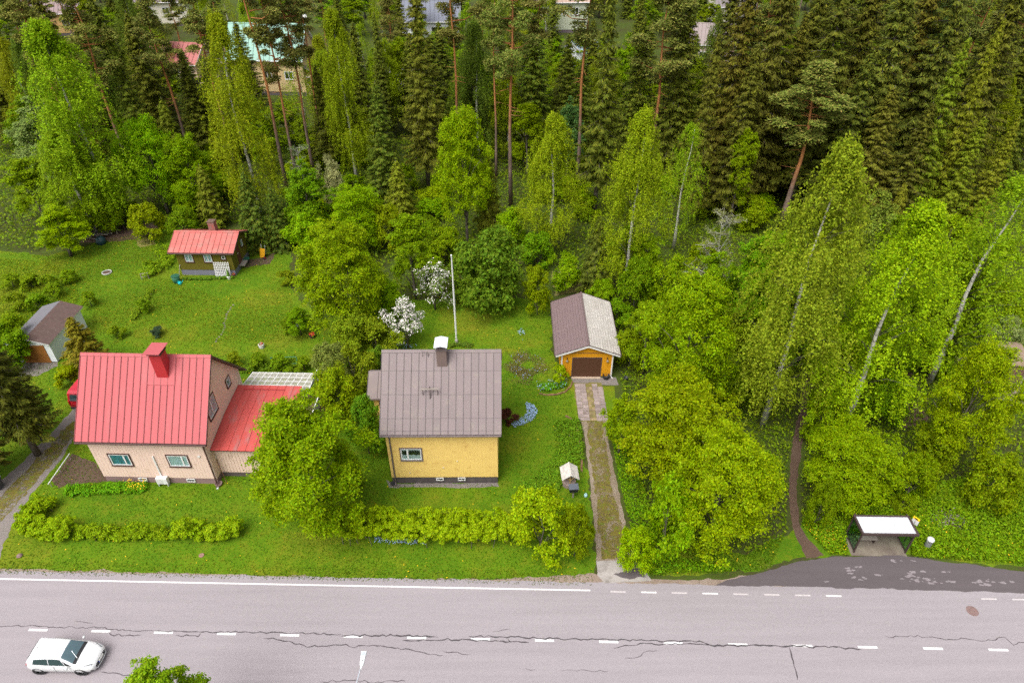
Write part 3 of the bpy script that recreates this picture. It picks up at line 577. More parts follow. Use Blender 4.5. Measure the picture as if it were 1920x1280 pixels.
for sg in (-1, 1): cp.hexa([(0, -.62, 10.98), (sg * .47, -.62, 10.86), (sg * .47, .62, 10.86), (0, .62, 10.98), (0, -.62, 11.0), (sg * .47, -.62, 10.88), (sg * .47, .62, 10.88), (0, .62, 11.0)] if sg > 0 else [(-.47, -.62, 10.86), (0, -.62, 10.98), (0, .62, 10.98), (-.47, .62, 10.86), (-.47, -.62, 10.88), (0, -.62, 11.0), (0, .62, 11.0), (-.47, .62, 10.88)])
cp.build('cap', plain('white_metal_cap', (0.64, 0.65, 0.68), .35, .03), c)
cl = MB()
for x, y in ((-.36, -.34), (.36, -.34), (-.36, .34), (.36, .34)): cl.box(x - .02, x + .02, y - .02, y + .02, 10.5, 10.88)
cl.build('cap_leg', M['zinc'], c)
sl = yh.rise / yh.Rn; zr = lambda y: yh.ridge - abs(y) * sl
lb = MB().box(-1.3, 0.0, -2.83, -2.75, zr(2.8) + .55, zr(2.8) + .63); lb = lb.build('ladder_rest', M['wood_grey'], yh.r)
lb.location = (-.1, .42, .42 * sl)
MB().tube([(-.66, -2.95, zr(2.95)), (-.66, -2.72, zr(2.8) + .78)], .05, 8).build('post', yel['trim'], lb)
MB().box(-1.2, -1.15, -2.81, -2.77, zr(2.8), zr(2.8) + .55).box(-.15, -.1, -2.81, -2.77, zr(2.8), zr(2.8) + .55).build('bracket', yel['trim'], lb)
MB().tube([(-1.35, -.35, zr(.35)), (-1.35, -.35, zr(.35) + .45), (-.95, -.35, zr(.35) + .45), (-.95, -.35, zr(.35))], .025, 6).build('roof_hatch_rail', yel['trim'], yh.r)
st = MB()
for (x, y) in ((3.4, 2.45), (2.35, 1.75), (-.2, 1.2)): st.bb((-4.02 + x + 1.6, -3.97, 0), X3, Z3, -Y3, 0, .06, y, y + .07, 0, .03)
st.build('wall_fitting', M['white'], yh.r)
# entrance porch on the side
po = MB().box(-6.15, -4.06, 2.45, 4.25, 0.5, 3.35).build('porch', yel['wall'], yh.r)
MB().box(-6.05, -4.06, 2.5, 4.2, -.2, .49).build('porch_plinth', yel['plinth'], yh.r)
pr = MB().prism([(-6.55, 1.95, 3.22), (-6.55, 1.95, 3.36), (-6.55, 3.95, 4.62), (-6.55, 4.6, 4.2), (-6.55, 4.6, 4.05)], (2.48, 0, 0)).build('porch_roof', M['grey_sheet'], yh.r)
dv = Vector((0, 2.0, 1.26)); Lr = dv.length; dv.normalize(); nv = Vector((0, -dv.z, dv.y)); seamg = bpy.data.materials[M['grey_sheet'].name + '_seam']  # porch ribs take the same painted-in shade colour
me = MB().bb((0, 0, 0), X3, dv, nv, .005, .82, .006, Lr - .006, .004, .016).bb((0, 0, 0), X3, dv, nv, -.018, .018, 0, Lr, .004, .05, 1).mesh('roof_panel', [M['grey_sheet'], seamg])
for i in range(3): link('roof_panel', me, pr, loc=(-6.55 + i * .826, 1.95, 3.36))
for x in (-6.35, -5.6): MB().box(x - .05, x + .05, 2.05, 2.15, 0, 3.25).build('porch_post', plain('dark_stained_wood', (.10, .06, .03), .8), po)
# ---------------------------------------------------------------- orange garage
org = dict(wall=plain('orange_boards', (0.64, 0.29, 0.008), 0.7, 0.07, 1.5, 0.3), plinth=plain('black_plinth', (0.04, 0.04, 0.04), .9, .2), trim=plain('dark_brown_metal', (0.10, 0.068, 0.068), .5, .1))
M['tile_brown'] = plain('brown_tile_sheet', (0.145, 0.098, 0.098), 0.45, .08, 1.5, .45)
M['tile_pale'] = plain('pale_tile_sheet', (0.42, 0.39, 0.355), 0.5, .10, .8, .4, dirt=((0.36, 0.32, 0.29), .5, 1.0))  # paler sheet colour, laid on one slope only
ga = House('garage', 'small orange boarded garage with brown pantile roof and brown lifting door', 'garage', (6.72, 51.6, 0), R(90), 7.7, 4.6, 0.10, 2.78, 3.86, 0.55, 0.38, org, (0.19, 0.03, 0.02))
W2, run = ga.W / 2 + ga.gov, ga.Rn; dk = MB()
for sg in (-1, 1): dk.prism([(-W2, 0, ga.ridge - .14), (-W2, 0, ga.ridge - .05), (-W2, sg * run, ga.eave - .05), (-W2, sg * run, ga.eave - .14)], (2 * W2, 0, 0))
rf = dk.build('roof', org['trim'], ga.r)
def tilesheet(sg, mat, name):                  # pressed-steel tile profile: waves across, steps down the slope
    L = math.hypot(run, ga.rise); vd = Vector((0, sg * run, -ga.rise)).normalized(); nv = Vector((0, sg * ga.rise, run)).normalized()
    us = np.linspace(-W2, W2, 44 * 4 + 1); rows = int(L / 0.26); mb = MB(); vs = []; nu = len(us)
    for r_ in range(rows + 1):
        for (dv_, dz) in ((0.0, 0.03), (0.245, 0.0)):
            v_ = min(L + .05, r_ * 0.26 + dv_)
            for u_ in us: vs.append(tuple(Vector((u_, 0, ga.ridge)) + vd * v_ + nv * (dz + 0.018 * math.sin(u_ * 2 * math.pi / 0.198) - .02)))
    k = 2 * (rows + 1); fs = [(a * nu + b, a * nu + b + 1, (a + 1) * nu + b + 1, (a + 1) * nu + b) for a in range(k - 1) for b in range(nu - 1)]
    if sg < 0: pass
    mb.add(vs, fs); o = mb.build(name, mat, rf); return o
tilesheet(1, M['tile_brown'], 'tile_sheet'); tilesheet(-1, M['tile_pale'], 'tile_sheet')['label'] = 'pale slope of the tile sheet roof'
MB().tube([(-W2 - .02, 0, ga.ridge + .02), (W2 + .02, 0, ga.ridge + .02)], .09, 8).build('ridge_cap', M['tile_brown'], rf)
for sx in (-1, 1):
    for sg in (-1, 1):
        x0, x1 = (W2, W2 + .03) if sx > 0 else (-W2 - .03, -W2)
        MB().prism([(x0, 0, ga.ridge - .22), (x0, 0, ga.ridge - .03), (x0, sg * run, ga.eave - .03), (x0, sg * run, ga.eave - .22)], (x1 - x0, 0, 0)).build('barge_board', M['white'], rf)
        MB().prism([(x0, 0, ga.ridge - .028), (x0, 0, ga.ridge + .05), (x0, sg * run, ga.eave + .05), (x0, sg * run, ga.eave - .028)], (x1 - x0, 0, 0)).build('edge_flashing', org['trim'], rf)
for sg in (-1, 1): MB().tube([(-W2, sg * (run + .06), ga.eave - .1), (W2, sg * (run + .06), ga.eave - .1)], .055, 8).build('gutter', org['trim'], rf)
o, U, N, wid = ga.face('left'); d0 = 1.02; dw = 2.55
ga.openings['left'].append((d0 - .04, d0 + dw + .04, 0, 2.2)); ga.clad()
M['door_brown'] = plain('brown_door_panel', (0.085, 0.035, 0.018), .55, .12, 3, .4)
dr = MB()
for (a, b, c_, e) in ((d0 - .06, d0, 0, 2.2), (d0 + dw, d0 + dw + .06, 0, 2.2), (d0 - .06, d0 + dw + .06, 2.2, 2.26)): dr.bb(o, U, Z3, N, a, b, c_, e, 0, .05)
dr = dr.build('garage_door', org['trim'], ga.r)
for i in range(8): MB().bb(o, U, Z3, N, d0 + .005, d0 + dw - .005, .02 + i * .272, .02 + i * .272 + .255, 0, .03).build('door_panel', M['door_brown'], dr)
MB().bb(o, U, Z3, N, d0 - .05, d0 + dw + .05, -.02, .035, 0, .3).build('door_sill', plain('pale_timber_sill', (.42, .32, .24), .8), dr)
for a, b in ((-.03, .1), (wid - .1, wid + .03)): MB().bb(o, U, Z3, N, a, b, .1, ga.top(2.3), .02, .05).build('corner_board', M['white'], ga.r)
MB().bb(o, U, Z3, N, .5, wid - .5, 2.72, 2.76, .02, .045).build('gable_rail', org['trim'], ga.r)
for u in (.5, wid - .5):
    pb_ = o + U * u + Z3 * 1.95 + N * .02
    ln = MB().bb(pb_, U, Z3, N, -.04, .04, 0, .28, 0, .03).bb(pb_, U, Z3, N, -.015, .015, .2, .24, 0, .2).build('wall_lantern', M['black'], ga.r)
    MB().lathe([(.05, -.12), (.11, 0), (.11, .02), (.13, .03), (.03, .16)], 8, c=tuple(pb_ + N * .18)).build('lantern_glass', plain('smoky_lantern', (.25, .20, .14), .3), ln)
MB().tube([o + U * (wid - .02) + N * .1 + Z3 * 2.5, o + U * (wid - .02) + N * .1 + Z3 * .1, o + U * (wid + .1) + N * .3 + Z3 * .05], .045, 8).build('downpipe', M['white'], ga.r)
# ---------------------------------------------------------------- green sauna cottage
grn = dict(wall=plain('olive_boards', (0.135, 0.115, 0.014), .8, .07, 1.5, .2), plinth=plain('blue_grey_plinth', (0.17, 0.17, 0.21), .9, .12, 2, .2), trim=M['brown_trim'])
M['red_faded'] = plain('faded_red_sheet', (0.44, 0.105, 0.088), .5, .08, .7, .4, dirt=((0.34, 0.17, 0.14), .55, .9), orand=.05)
ct = House('sauna_cottage', 'small olive green cottage with red metal roof and brick chimney', 'cottage', (-33.75, 67.6, 0), R(-1.2), 6.1, 4.5, 0.72, 3.10, 4.32, .45, .55, grn, (0.16, .03, .018))
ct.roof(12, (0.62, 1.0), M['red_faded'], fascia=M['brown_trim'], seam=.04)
ct.window('front', .95, 1.75, .85, .95, M['brown_trim'], M['white'], M['blind_pale'], (0.5,), .045)
ct.window('front', 3.05, 1.75, .85, .95, M['brown_trim'], M['white'], M['blind_pale'], (0.5,), .045)
ct.window('front', 5.0, 2.1, .42, .42, M['brown_trim'], M['white'], M['dark_room'], ())
ct.window('right', 2.9, 2.0, .5, .8, M['brown_trim'], M['white'], M['blind_pale'], ())
o, U, N, wid = ct.face('right'); ct.openings['right'].append((1.35, 2.3, .6, 2.75)); ct.clad()
d = MB().bb(o, U, Z3, N, 1.4, 2.25, .65, 2.7, 0, .05).build('door', plain('oxblood_door', (.10, .03, .025), .6), ct.r)
MB().bb(o, U, Z3, N, 1.55, 1.68, 1.85, 2.0, .05, .07).build('door_plate', M['white'], d); MB().bb(o, U, Z3, N, 1.3, 2.4, .45, .6, 0, .6).build('door_step', M['wood_grey'], ct.r)
c = MB()
for i in range(9): c.box(-.36, .36, -.34, .34, 3.3 + i * .215, 3.3 + i * .215 + .195).box(-.345, .345, -.325, .325, 3.3 + i * .215 + .195, 3.3 + (i + 1) * .215)
c = c.build('chimney', M['brick'], ct.r); c.location = (.55, .55, 0); MB().box(-.4, .4, -.38, .38, 5.23, 5.33).box(-.28, -.05, -.2, .2, 5.33, 5.35).box(.05, .28, -.2, .2, 5.33, 5.35).build('flue_top', plain('sooty_brick', (.13, .08, .06), .95, .3), c)
# ---------------------------------------------------------------- white garage with brown doors
wg = dict(wall=plain('white_render', (0.70, 0.73, 0.75), .85, .05, 1.5, .2), plinth=M['concrete'], trim=M['white'])
wh = House('garage', 'low white garage with dark felt roof and brown double doors', 'garage', (-44.2, 52.6, 0), R(90), 5.6, 3.5, .12, 2.35, 2.98, .22, .30, wg, (0.2, .02, .01))
W2, run = wh.W / 2 + wh.gov, wh.Rn; dk = MB()
for sg in (-1, 1): dk.prism([(-W2, 0, wh.ridge - .12), (-W2, 0, wh.ridge), (-W2, sg * run, wh.eave), (-W2, sg * run, wh.eave - .12)], (2 * W2, 0, 0))
rf = dk.build('roof', M['white'], wh.r)
M['felt_grey'] = plain('grey_roof_felt', (0.15, 0.145, 0.16), .9, .1, 2, .2, bump=.2); M['felt_brown'] = plain('brown_roof_felt', (0.105, 0.068, 0.06), .9, .2, 2, .2, dirt=((.24, .18, .15), .15, 5), bump=.2)
for sg, mt_ in ((1, M['felt_grey']), (-1, M['felt_brown'])):
    vd = Vector((0, sg * run, -wh.rise)).normalized(); nv = Vector((0, sg * wh.rise, run)).normalized(); L = math.hypot(run, wh.rise)
    MB().bb((0, 0, wh.ridge), X3, vd, nv, -W2 - .02, W2 + .02, 0, L + .03, .002, .014).build('felt', mt_, rf)
o, U, N, wid = wh.face('left')
M['door_rust'] = plain('rust_brown_door', (0.27, 0.105, 0.022), .7, .12, 3, .3)
for a, b in ((.45, 1.68), (1.72, 2.95)): MB().bb(o, U, Z3, N, a, b, .05, 2.05, 0, .05).build('door', M['door_rust'], wh.r)
MB().bb(o, U, Z3, N, .33, 3.07, 2.06, 2.16, 0, .06).build('lintel', M['white'], wh.r); MB().bb(o, U, Z3, N, 1.4, 1.8, -.05, .04, .05, .4).build('ramp', M['concrete'], wh.r)
# ---------------------------------------------------------------- houses beyond the wood
def far_house(name, label, loc, rz, W, D, eave, ridge, wallc, roofc, plc=(0.12, .1, .1), wins=(), cat='house', ov=.5, cols=14):
    mats = dict(wall=plain(name + '_wall', wallc, .85, .06, 1, .2), plinth=plain(name + '_plinth', plc, .9, .1), trim=M['white'])
    h_ = House(name, label, cat, loc, rz, W, D, .7, eave, ridge, ov, .4, mats, (0.4, .03, .02)); h_.roof(cols, (1.0,), plain(name + '_roof', roofc, .5, .06, .7, .4), seam=.07)
    for (f, u, z, w, hh) in wins: h_.window(f, u, z, w, hh, M['white'], M['white'], M['dark_room'], (.5,), .06)
    h_.clad(); return h_
fh = far_house('cream_house', 'cream house with pale green metal roof seen between the pine trunks', (-44.5, 133.5, 0), R(-4), 13.5, 8.4, 6.3, 11.6, (0.62, 0.46, 0.24), (0.20, 0.37, 0.30), wins=(('right', 3.0, 6.6, 1.6, 1.5), ('front', 2, 3, 1.5, 1.3), ('front', 6, 3, 1.5, 1.3), ('front', 10, 3, 1.5, 1.3)))
o, U, N, wid = fh.face('right'); vb = MB().bb(o, U, Z3, N, .6, 4.2, .0, 3.6, 0, 2.6).build('veranda', bpy.data.materials['cream_house_wall'], fh.r)
MB().hexa([o + U * .3 + N * 0 + Z3 * 4.9, o + U * .3 + N * 3.0 + Z3 * 3.65, o + U * 4.5 + N * 3.0 + Z3 * 3.65, o + U * 4.5 + Z3 * 4.9] + [o + U * .3 + Z3 * 5.05, o + U * .3 + N * 3.0 + Z3 * 3.8, o + U * 4.5 + N * 3.0 + Z3 * 3.8, o + U * 4.5 + Z3 * 5.05]).build('veranda_roof', M['grey_sheet'], fh.r)
o2 = o + U * .6 + Z3 * 2.0
for i in range(3): MB().bb(o2, N, Z3, -U, .25 + i * .8, .9 + i * .8, 0, 1.2, .0, .04).build('veranda_window', M['dark_room'], fh.r)
MB().bb(o2, N, Z3, -U, .1, 2.55, -.12, 0, 0, .06).bb(o2, N, Z3, -U, .1, 2.55, 1.2, 1.32, 0, .06).build('window_frame', M['white'], fh.r)
sdh = MB().lathe([(.02, 0), (.3, .05), (.55, .16)], 18); sdh = sdh.build('satellite_dish', M['white'], fh.r); sdh.matrix_local = Matrix.Translation((6.9, .8, 12.6)) @ Matrix.Rotation(R(80), 4, 'X')
MB().tube([(6.9, .85, 11.2), (6.9, .85, 12.6)], .05, 6).build('dish_mast', M['zinc'], fh.r)
far_house('white_house', 'white house with plum brown roof behind the tall pines', (-87, 188, 0), R(8), 12, 8, 5.6, 9.6, (0.66, 0.62, 0.52), (0.16, 0.11, 0.135), wins=(('front', 2.0, 3.0, 1.5, 1.4), ('front', 6, 3.0, 1.5, 1.4), ('front', 9.5, 3, 1.5, 1.4)))
far_house('red_roofed_house', 'low house with faded red roof half hidden by pines', (-67, 142, 0), R(-8), 13, 8, 3.4, 6.4, (0.55, 0.40, 0.30), (0.36, 0.11, 0.10), wins=(('front', 3, 1.4, 1.4, 1.1), ('front', 8, 1.4, 1.4, 1.1)))
far_house('ochre_house', 'ochre house glimpsed above the birch on the forest edge', (-109, 178, 0), R(10), 12, 8, 5, 8.5, (0.60, 0.38, 0.16), (0.22, 0.15, 0.15), wins=(('front', 3, 2.4, 1.4, 1.2), ('front', 8, 2.4, 1.4, 1.2)))
wf = far_house('white_villa', 'two storey white house with slate blue basement behind the spruces', (-17.5, 160, 0), R(3), 12, 9, 7.2, 10.5, (0.74, 0.75, 0.78), (0.15, 0.16, 0.20), (0.08, 0.10, 0.16), wins=(('front', 2.2, 4.6, 1.9, 1.5), ('front', 6.2, 4.6, 1.9, 1.5), ('front', 9.4, 4.6, 1.6, 1.5)))
MB().bb((-6.0, -4.5, 0), X3, Z3, -Y3, .2, 11.8, .72, 2.9, 0, .06).build('basement_band', bpy.data.materials['white_villa_plinth'], wf.r)
stp = thing('stone_stairs', 'grey brick steps with railing below the white villa', 'stairs', (-15.5, 152.6, 0))
for i in range(5): MB().box(-1.1, 1.1, i * .35, i * .35 + .36, 0, .18 * (i + 1)).build('step', plain('stair_stone%d' % i, (.30, .25, .23), .9, .2), stp)
for x in (-1.15, 1.15): MB().tube([(x, 0, 0), (x, 0, 1.1), (x, 1.7, 2.0), (x, 1.7, .9)], .03, 6).build('railing', M['white'], stp)
far_house('shed', 'low shed with grey felt roof in front of the white villa', (-19.5, 136, 0), R(-6), 6.5, 4.6, 2.6, 3.6, (.45, .40, .38), (0.27, .25, .26), wins=(('front', 2, 1.3, 1.2, .8),), cat='shed', cols=8)
far_house('grey_green_house', 'pale grey green house with tan roof above the far birches', (11.5, 182, 0), R(4), 13, 9, 6.8, 10.4, (0.46, 0.49, 0.37), (0.38, 0.27, 0.21), (0.13, 0.10, 0.11), wins=(('front', 5.0, 4.0, 1.6, 1.6), ('front', 9.0, 4.0, 1.6, 1.6), ('front', 1.5, 4.0, 1.5, 1.6)))
far_house('blue_roofed_house', 'white cottage with pale blue metal roof behind the pine', (13, 141.5, 0), R(68), 9, 8.5, 3.8, 7.6, (.72, .74, .76), (0.42, 0.52, 0.64), wins=(('left', 2.0, 1.5, 1.2, 1.2),))
far_house('rose_house', 'pale pink house hidden by foliage near the far street', (42, 150, 0), R(-12), 10, 8, 4.8, 8.0, (.60, .47, .42), (.25, .20, .19), wins=(('front', 2, 2.2, 1.4, 1.2),))
far_house('grey_roofed_house', 'house with dark grey roof and chimney by the far street', (56, 190, 0), R(6), 11, 8, 4.2, 8.0, (.6, .55, .5), (.20, .17, .18))
# ================================================================ vegetation
rng = np.random.default_rng(11)
def unit(a): return a / np.maximum(np.linalg.norm(a, axis=1, keepdims=True), 1e-6)
def cards(P, Nn, T, a, b):
    """diamond leaves: centre P, facing Nn, long axis T, half sizes a (long) and b (across)"""
    Nn = unit(Nn); T = unit(T - Nn * np.sum(T * Nn, axis=1, keepdims=True)); B = np.cross(Nn, T)
    a = np.broadcast_to(np.asarray(a).reshape(-1, 1), (len(P), 1)); b = np.broadcast_to(np.asarray(b).reshape(-1, 1), (len(P), 1))
    V = np.empty((len(P), 4, 3)); V[:, 0] = P - T * a; V[:, 1] = P + B * b - T * a * 0.1; V[:, 2] = P + T * a; V[:, 3] = P - B * b - T * a * 0.1
    return V.reshape(-1, 3)
def limbs(mb, ends, H, r0, start, n=5, droop=0.0, rg=None, mi=0, k=.45):
    for e in ends:
        z0 = max(start * .8, e[2] - math.hypot(e[0], e[1]) * rg.uniform(.7, 1.5))
        z0 = min(z0, H * .9); a = Vector((0, 0, z0)); e = Vector(e); mid = a.lerp(e, .5) + Vector((rg.uniform(-.2, .2), rg.uniform(-.2, .2), .12 * (e - a).length))
        r = r0 * (1 - z0 / (H * 1.1)) * k
        mb.tube([a, mid, e], [r, r * .6, r * .15], n, mi)
def trunk(mb, H, r0, n=8, bend=.15, rg=None, top=.04):
    ph = rg.uniform(0, 6.28); pts = [(math.sin(k * 1.3 + ph) * bend * k / 6, math.cos(k * 1.1 + ph) * bend * k / 6, H * k / 6.0) for k in range(7)]
    mb.tube(pts, [r0 * 1.25, r0] + [r0 + (r0 * top - r0) * k / 6 for k in range(2, 7)], n)
def clump_leaves(C, r, n, flat=.72, up=.6, size=(.10, .17), rg=rng, asp=.7, fill=.18):
    k = np.repeat(np.arange(len(C)), n); N_ = len(k); c0 = C.mean(axis=0)
    out = unit(C - c0)[k]
    d = unit(rg.normal(size=(N_, 3)) + out * .55 + np.array([0, 0, up]))
    rad = np.where(rg.random(N_) < fill, rg.random(N_) * .8, rg.uniform(.72, 1.08, N_))
    P = C[k] + d * (r[k] * rad)[:, None] * np.array([1, 1, flat])
    Nn = d * .75 + np.array([0, 0, .45]) + rg.normal(size=(N_, 3)) * .36
    a = rg.uniform(*size, N_); return cards(P, Nn, rg.normal(size=(N_, 3)), a, a * asp)
def broadleaf(H, W, seed, nlobe=42, leaves=21000, crown0=.12, size=(.065, .125), sub=9, top=1.0, bark='bark_grey', nlimb=30, leafmat_='leaf', r0=.2, wild=.2):
    """lobes carried by the limbs, each lobe a heap of small flat leaf sprays"""
    rg = np.random.default_rng(seed); pr = random.Random(seed); k0 = W / 9.0
    d = unit(rg.normal(size=(nlobe, 3))); d[:, 2] = np.where(d[:, 2] < -.7, -d[:, 2], d[:, 2]); rf_ = rg.uniform(.35, 1.0, nlobe) ** .45 * rg.uniform(1 - wild, 1 + wild * .7, nlobe)
    zc, rz_ = H * (crown0 + (1 - crown0) * .47), H * (1 - crown0) * .5; R1 = rg.uniform(.75, 1.45, nlobe) * k0
    az = np.arctan2(d[:, 1], d[:, 0]); lob = 1 + .15 * np.sin(3 * az + seed) + .12 * np.sin(2 * az + 4 * d[:, 2] + seed * 2)
    rad = max(W / 2 - R1.mean(), .3); wide = np.where(d[:, 2] < 0, 1.0, 1 - .3 * np.clip(d[:, 2], 0, 1) ** 2 * top)
    C1 = np.stack([d[:, 0] * rad * rf_ * lob * wide, d[:, 1] * rad * rf_ * lob * wide, zc + d[:, 2] * (rz_ - R1.mean() * .7) * np.minimum(rf_, 1.05)], axis=1); C1[:, 2] = np.maximum(C1[:, 2], R1 * .6)
    k = np.repeat(np.arange(nlobe), sub); m = len(k); out = unit(C1 - np.array([0, 0, zc]))[k]
    d2 = unit(rg.normal(size=(m, 3)) + out * .6 + np.array([0, 0, .45])); r2 = rg.uniform(.24, .56, m) * k0 ** .75
    C2 = C1[k] + d2 * (R1[k] * rg.uniform(.45, 1.08, m))[:, None] * np.array([1, 1, .85]); C2[:, 2] = np.clip(C2[:, 2], .1, H - .1)
    nn = np.maximum(6, leaves * r2 ** 2 / (r2 ** 2).sum()).astype(int); q = np.repeat(np.arange(m), nn); n = len(q)
    g_ = rg.normal(size=(n, 3)) * .55; P = C2[q] + g_ * r2[q][:, None] * np.array([1, 1, .42]); P[:, 2] -= (g_[:, 0] ** 2 + g_[:, 1] ** 2) * r2[q] * .25
    P[:, 2] = np.maximum(P[:, 2], .03); a = rg.uniform(*size, n)
    V = cards(P, d2[q] * .4 + np.array([0, 0, .7]) + rg.normal(size=(n, 3)) * .42, rg.normal(size=(n, 3)), a, a * .68)
    mb = MB(); trunk(mb, H * .8, r0, 7, .25, pr); limbs(mb, [tuple(c) for c in C1[pr.sample(range(nlobe), min(nlimb, nlobe))]], H * .8, r0, H * max(.12, crown0), 5, rg=pr)
    return (mb.mesh('trunk', M[bark], True), np_mesh('crown', V, 4, M[leafmat_]), H, W)
def birch(H, W, seed, strands=1250, per=34, crown0=.2, size=(.042, .08)):
    rg = np.random.default_rng(seed); pr = random.Random(seed); nl = 110
    tt = crown0 + (1 - crown0) * rg.random(nl) ** .85; u = (tt - crown0) / (1 - crown0)
    env = W / 2 * np.clip(np.minimum(u / .22 + .35, 1) * (1 - u ** 1.9) ** .8 + .05, .06, 1)
    th = rg.uniform(0, 6.28, nl); rr = env * rg.uniform(.35, 1.0, nl)
    E = np.stack([rr * np.cos(th), rr * np.sin(th), tt * H], axis=1)
    E = np.vstack([E, [[0, 0, H * .985]], [[.2, .1, H * .95]]]); k = rg.integers(0, len(E), strands)
    S = E[k] + rg.normal(size=(strands, 3)) * np.array([.42, .42, .5]) * np.where(E[k][:, 2:3] > H * .85, .55, 1.0); out = np.stack([S[:, 0], S[:, 1], np.zeros(strands)], axis=1); out = unit(out + 1e-3)
    L = rg.uniform(.7, 2.4, strands) * np.where(S[:, 2] > H * .88, .6, 1.0)
    s = rg.random((strands, per)); P = S[:, None, :] + out[:, None, :] * (s * L[:, None] * .22)[..., None]; P[..., 2] -= s ** 1.25 * L[:, None]
    P = P.reshape(-1, 3) + rg.normal(size=(strands * per, 3)) * .085; n = len(P); a = rg.uniform(*size, n)
    V = cards(P, np.repeat(out, per, axis=0) * .5 + rg.normal(size=(n, 3)) * .5 + np.array([0, 0, .35]), rg.normal(size=(n, 3)) * .6 + np.array([0, 0, -1.0]), a * 1.15, a * .75)
    mb = MB(); trunk(mb, H * .97, .19, 8, .35, pr, .08); limbs(mb, [tuple(c) for c in E[pr.sample(range(nl), 40)]], H, .17, H * crown0 * 1.1, 5, rg=pr, mi=1, k=.22)
    return (mb.mesh('trunk', [M['bark_birch'], M['bark_grey']], True), np_mesh('crown', V, 4, M['birch_leaf']), H, W)
def spruce(H, W, seed, crown0=.06, dens=23, gap=.42, ragged_=.22):
    rg = np.random.default_rng(seed); pr = random.Random(seed); Ps, Ts, As, Bs = [], [], [], []; mb = MB(); trunk(mb, H, .22, 8, .05, pr, .05)
    z = H * crown0
    while z < H * .985:
        u = z / H; nb = 8 if u < .6 else 6; th0 = rg.uniform(0, 6.28)
        for j in range(nb):
            if rg.random() < ragged_ * .5 and u < .8: continue
            L = W / 2 * min(1.0, (1 - u) ** .78 * 1.05 + .03) * rg.uniform(1 - ragged_ * 1.6, 1.05) * (1 if u > .2 else .75 + u)
            th = th0 + j * 6.283 / nb + rg.uniform(-.3, .3); dr = np.array([math.cos(th), math.sin(th), 0]); sd_ = np.array([-dr[1], dr[0], 0]); zz = z + rg.uniform(-.3, .3)
            dip = .12 + .38 * (1 - u); n = max(7, int(dens * L)); s = rg.random(n) ** .75; lat = rg.uniform(-1, 1, n) * (1.08 - s) * .42 * L
            zz_ = zz + L * (.10 * s - dip * s ** 1.4 + .16 * s ** 4) - np.abs(lat) * .35 - rg.random(n) * .22
            Ps.append(dr * (s * L)[:, None] + sd_ * lat[:, None] + np.array([0, 0, 1]) * zz_[:, None])
            Ts.append(dr * rg.uniform(.3, 1.0, n)[:, None] + sd_ * (np.sign(lat) * .5)[:, None] + np.array([0, 0, -1]) * rg.uniform(.15, .95, n)[:, None])
            As.append(rg.uniform(.11, .25, n)); Bs.append(rg.uniform(.035, .07, n))
            if j % 2 == 0 and L > 1: mb.tube([(0, 0, zz), tuple(dr * L * .5 + np.array([0, 0, zz - dip * L * .25])), tuple(dr * L * .9 + np.array([0, 0, zz - dip * L * .75]))], [.035, .025, .008], 4)
        z += gap * rg.uniform(.8, 1.2) * (1 if u < .7 else .75)
    P = np.vstack(Ps); n = len(P); V = cards(P, rg.normal(size=(n, 3)) * .28 + np.array([0, 0, .75]) + unit(P * np.array([1, 1, 0]) + 1e-4) * .5, np.vstack(Ts), np.concatenate(As), np.concatenate(Bs))
    return (mb.mesh('trunk', M['bark_grey'], True), np_mesh('crown', V, 4, M['needle']), H, W)
def pine(H, W, seed, crown0=.52, ncl=46, per=330):
    rg = np.random.default_rng(seed); pr = random.Random(seed); tt = crown0 + (1 - crown0) * rg.random(ncl) ** .8; u = (tt - crown0) / (1 - crown0)
    env = W / 2 * (np.clip(u / .35, .35, 1) * (1.03 - u ** 2.2)); th = rg.uniform(0, 6.28, ncl); rr = env * rg.uniform(.35, 1, ncl)
    C = np.stack([rr * np.cos(th), rr * np.sin(th), tt * H], axis=1); C[:3] = [[0, 0, H * .97], [.4, .3, H * .94], [-.5, .1, H * .92]]
    r = rg.uniform(.55, 1.15, ncl) * W / 6; k = np.repeat(np.arange(ncl), per); n = len(k)
    d = unit(rg.normal(size=(n, 3)) + np.array([0, 0, .45])); P = C[k] + d * (r[k] * rg.uniform(.35, 1.05, n))[:, None] * np.array([1, 1, .5])
    V = cards(P, rg.normal(size=(n, 3)) * .5 + np.array([0, 0, .8]), d + rg.normal(size=(n, 3)) * .4, rg.uniform(.11, .2, n), rg.uniform(.04, .075, n))
    mb = MB(); trunk(mb, H * .96, .21, 8, .3, pr, .22)
    for c in C:
        z0 = c[2] - .25 * math.hypot(c[0], c[1]); a = Vector((0, 0, max(z0, H * crown0 * .9))); e = Vector(c); mid = a.lerp(e, .5) + Vector((0, 0, -.12 * (e - a).length)); mb.tube([a, mid, e], [.07, .05, .02], 4)
    for q in range(9):                          # dead stubs below the crown
        th_ = pr.uniform(0, 6.28); z0 = H * pr.uniform(crown0 * .55, crown0); L = pr.uniform(.5, 1.6); mb.tube([(0, 0, z0), (math.cos(th_) * L, math.sin(th_) * L, z0 - .15 * L)], [.035, .01], 4)
    return (mb.mesh('trunk', M['bark_pine'], True), np_mesh('crown', V, 4, M['pine_needle']), H, W)
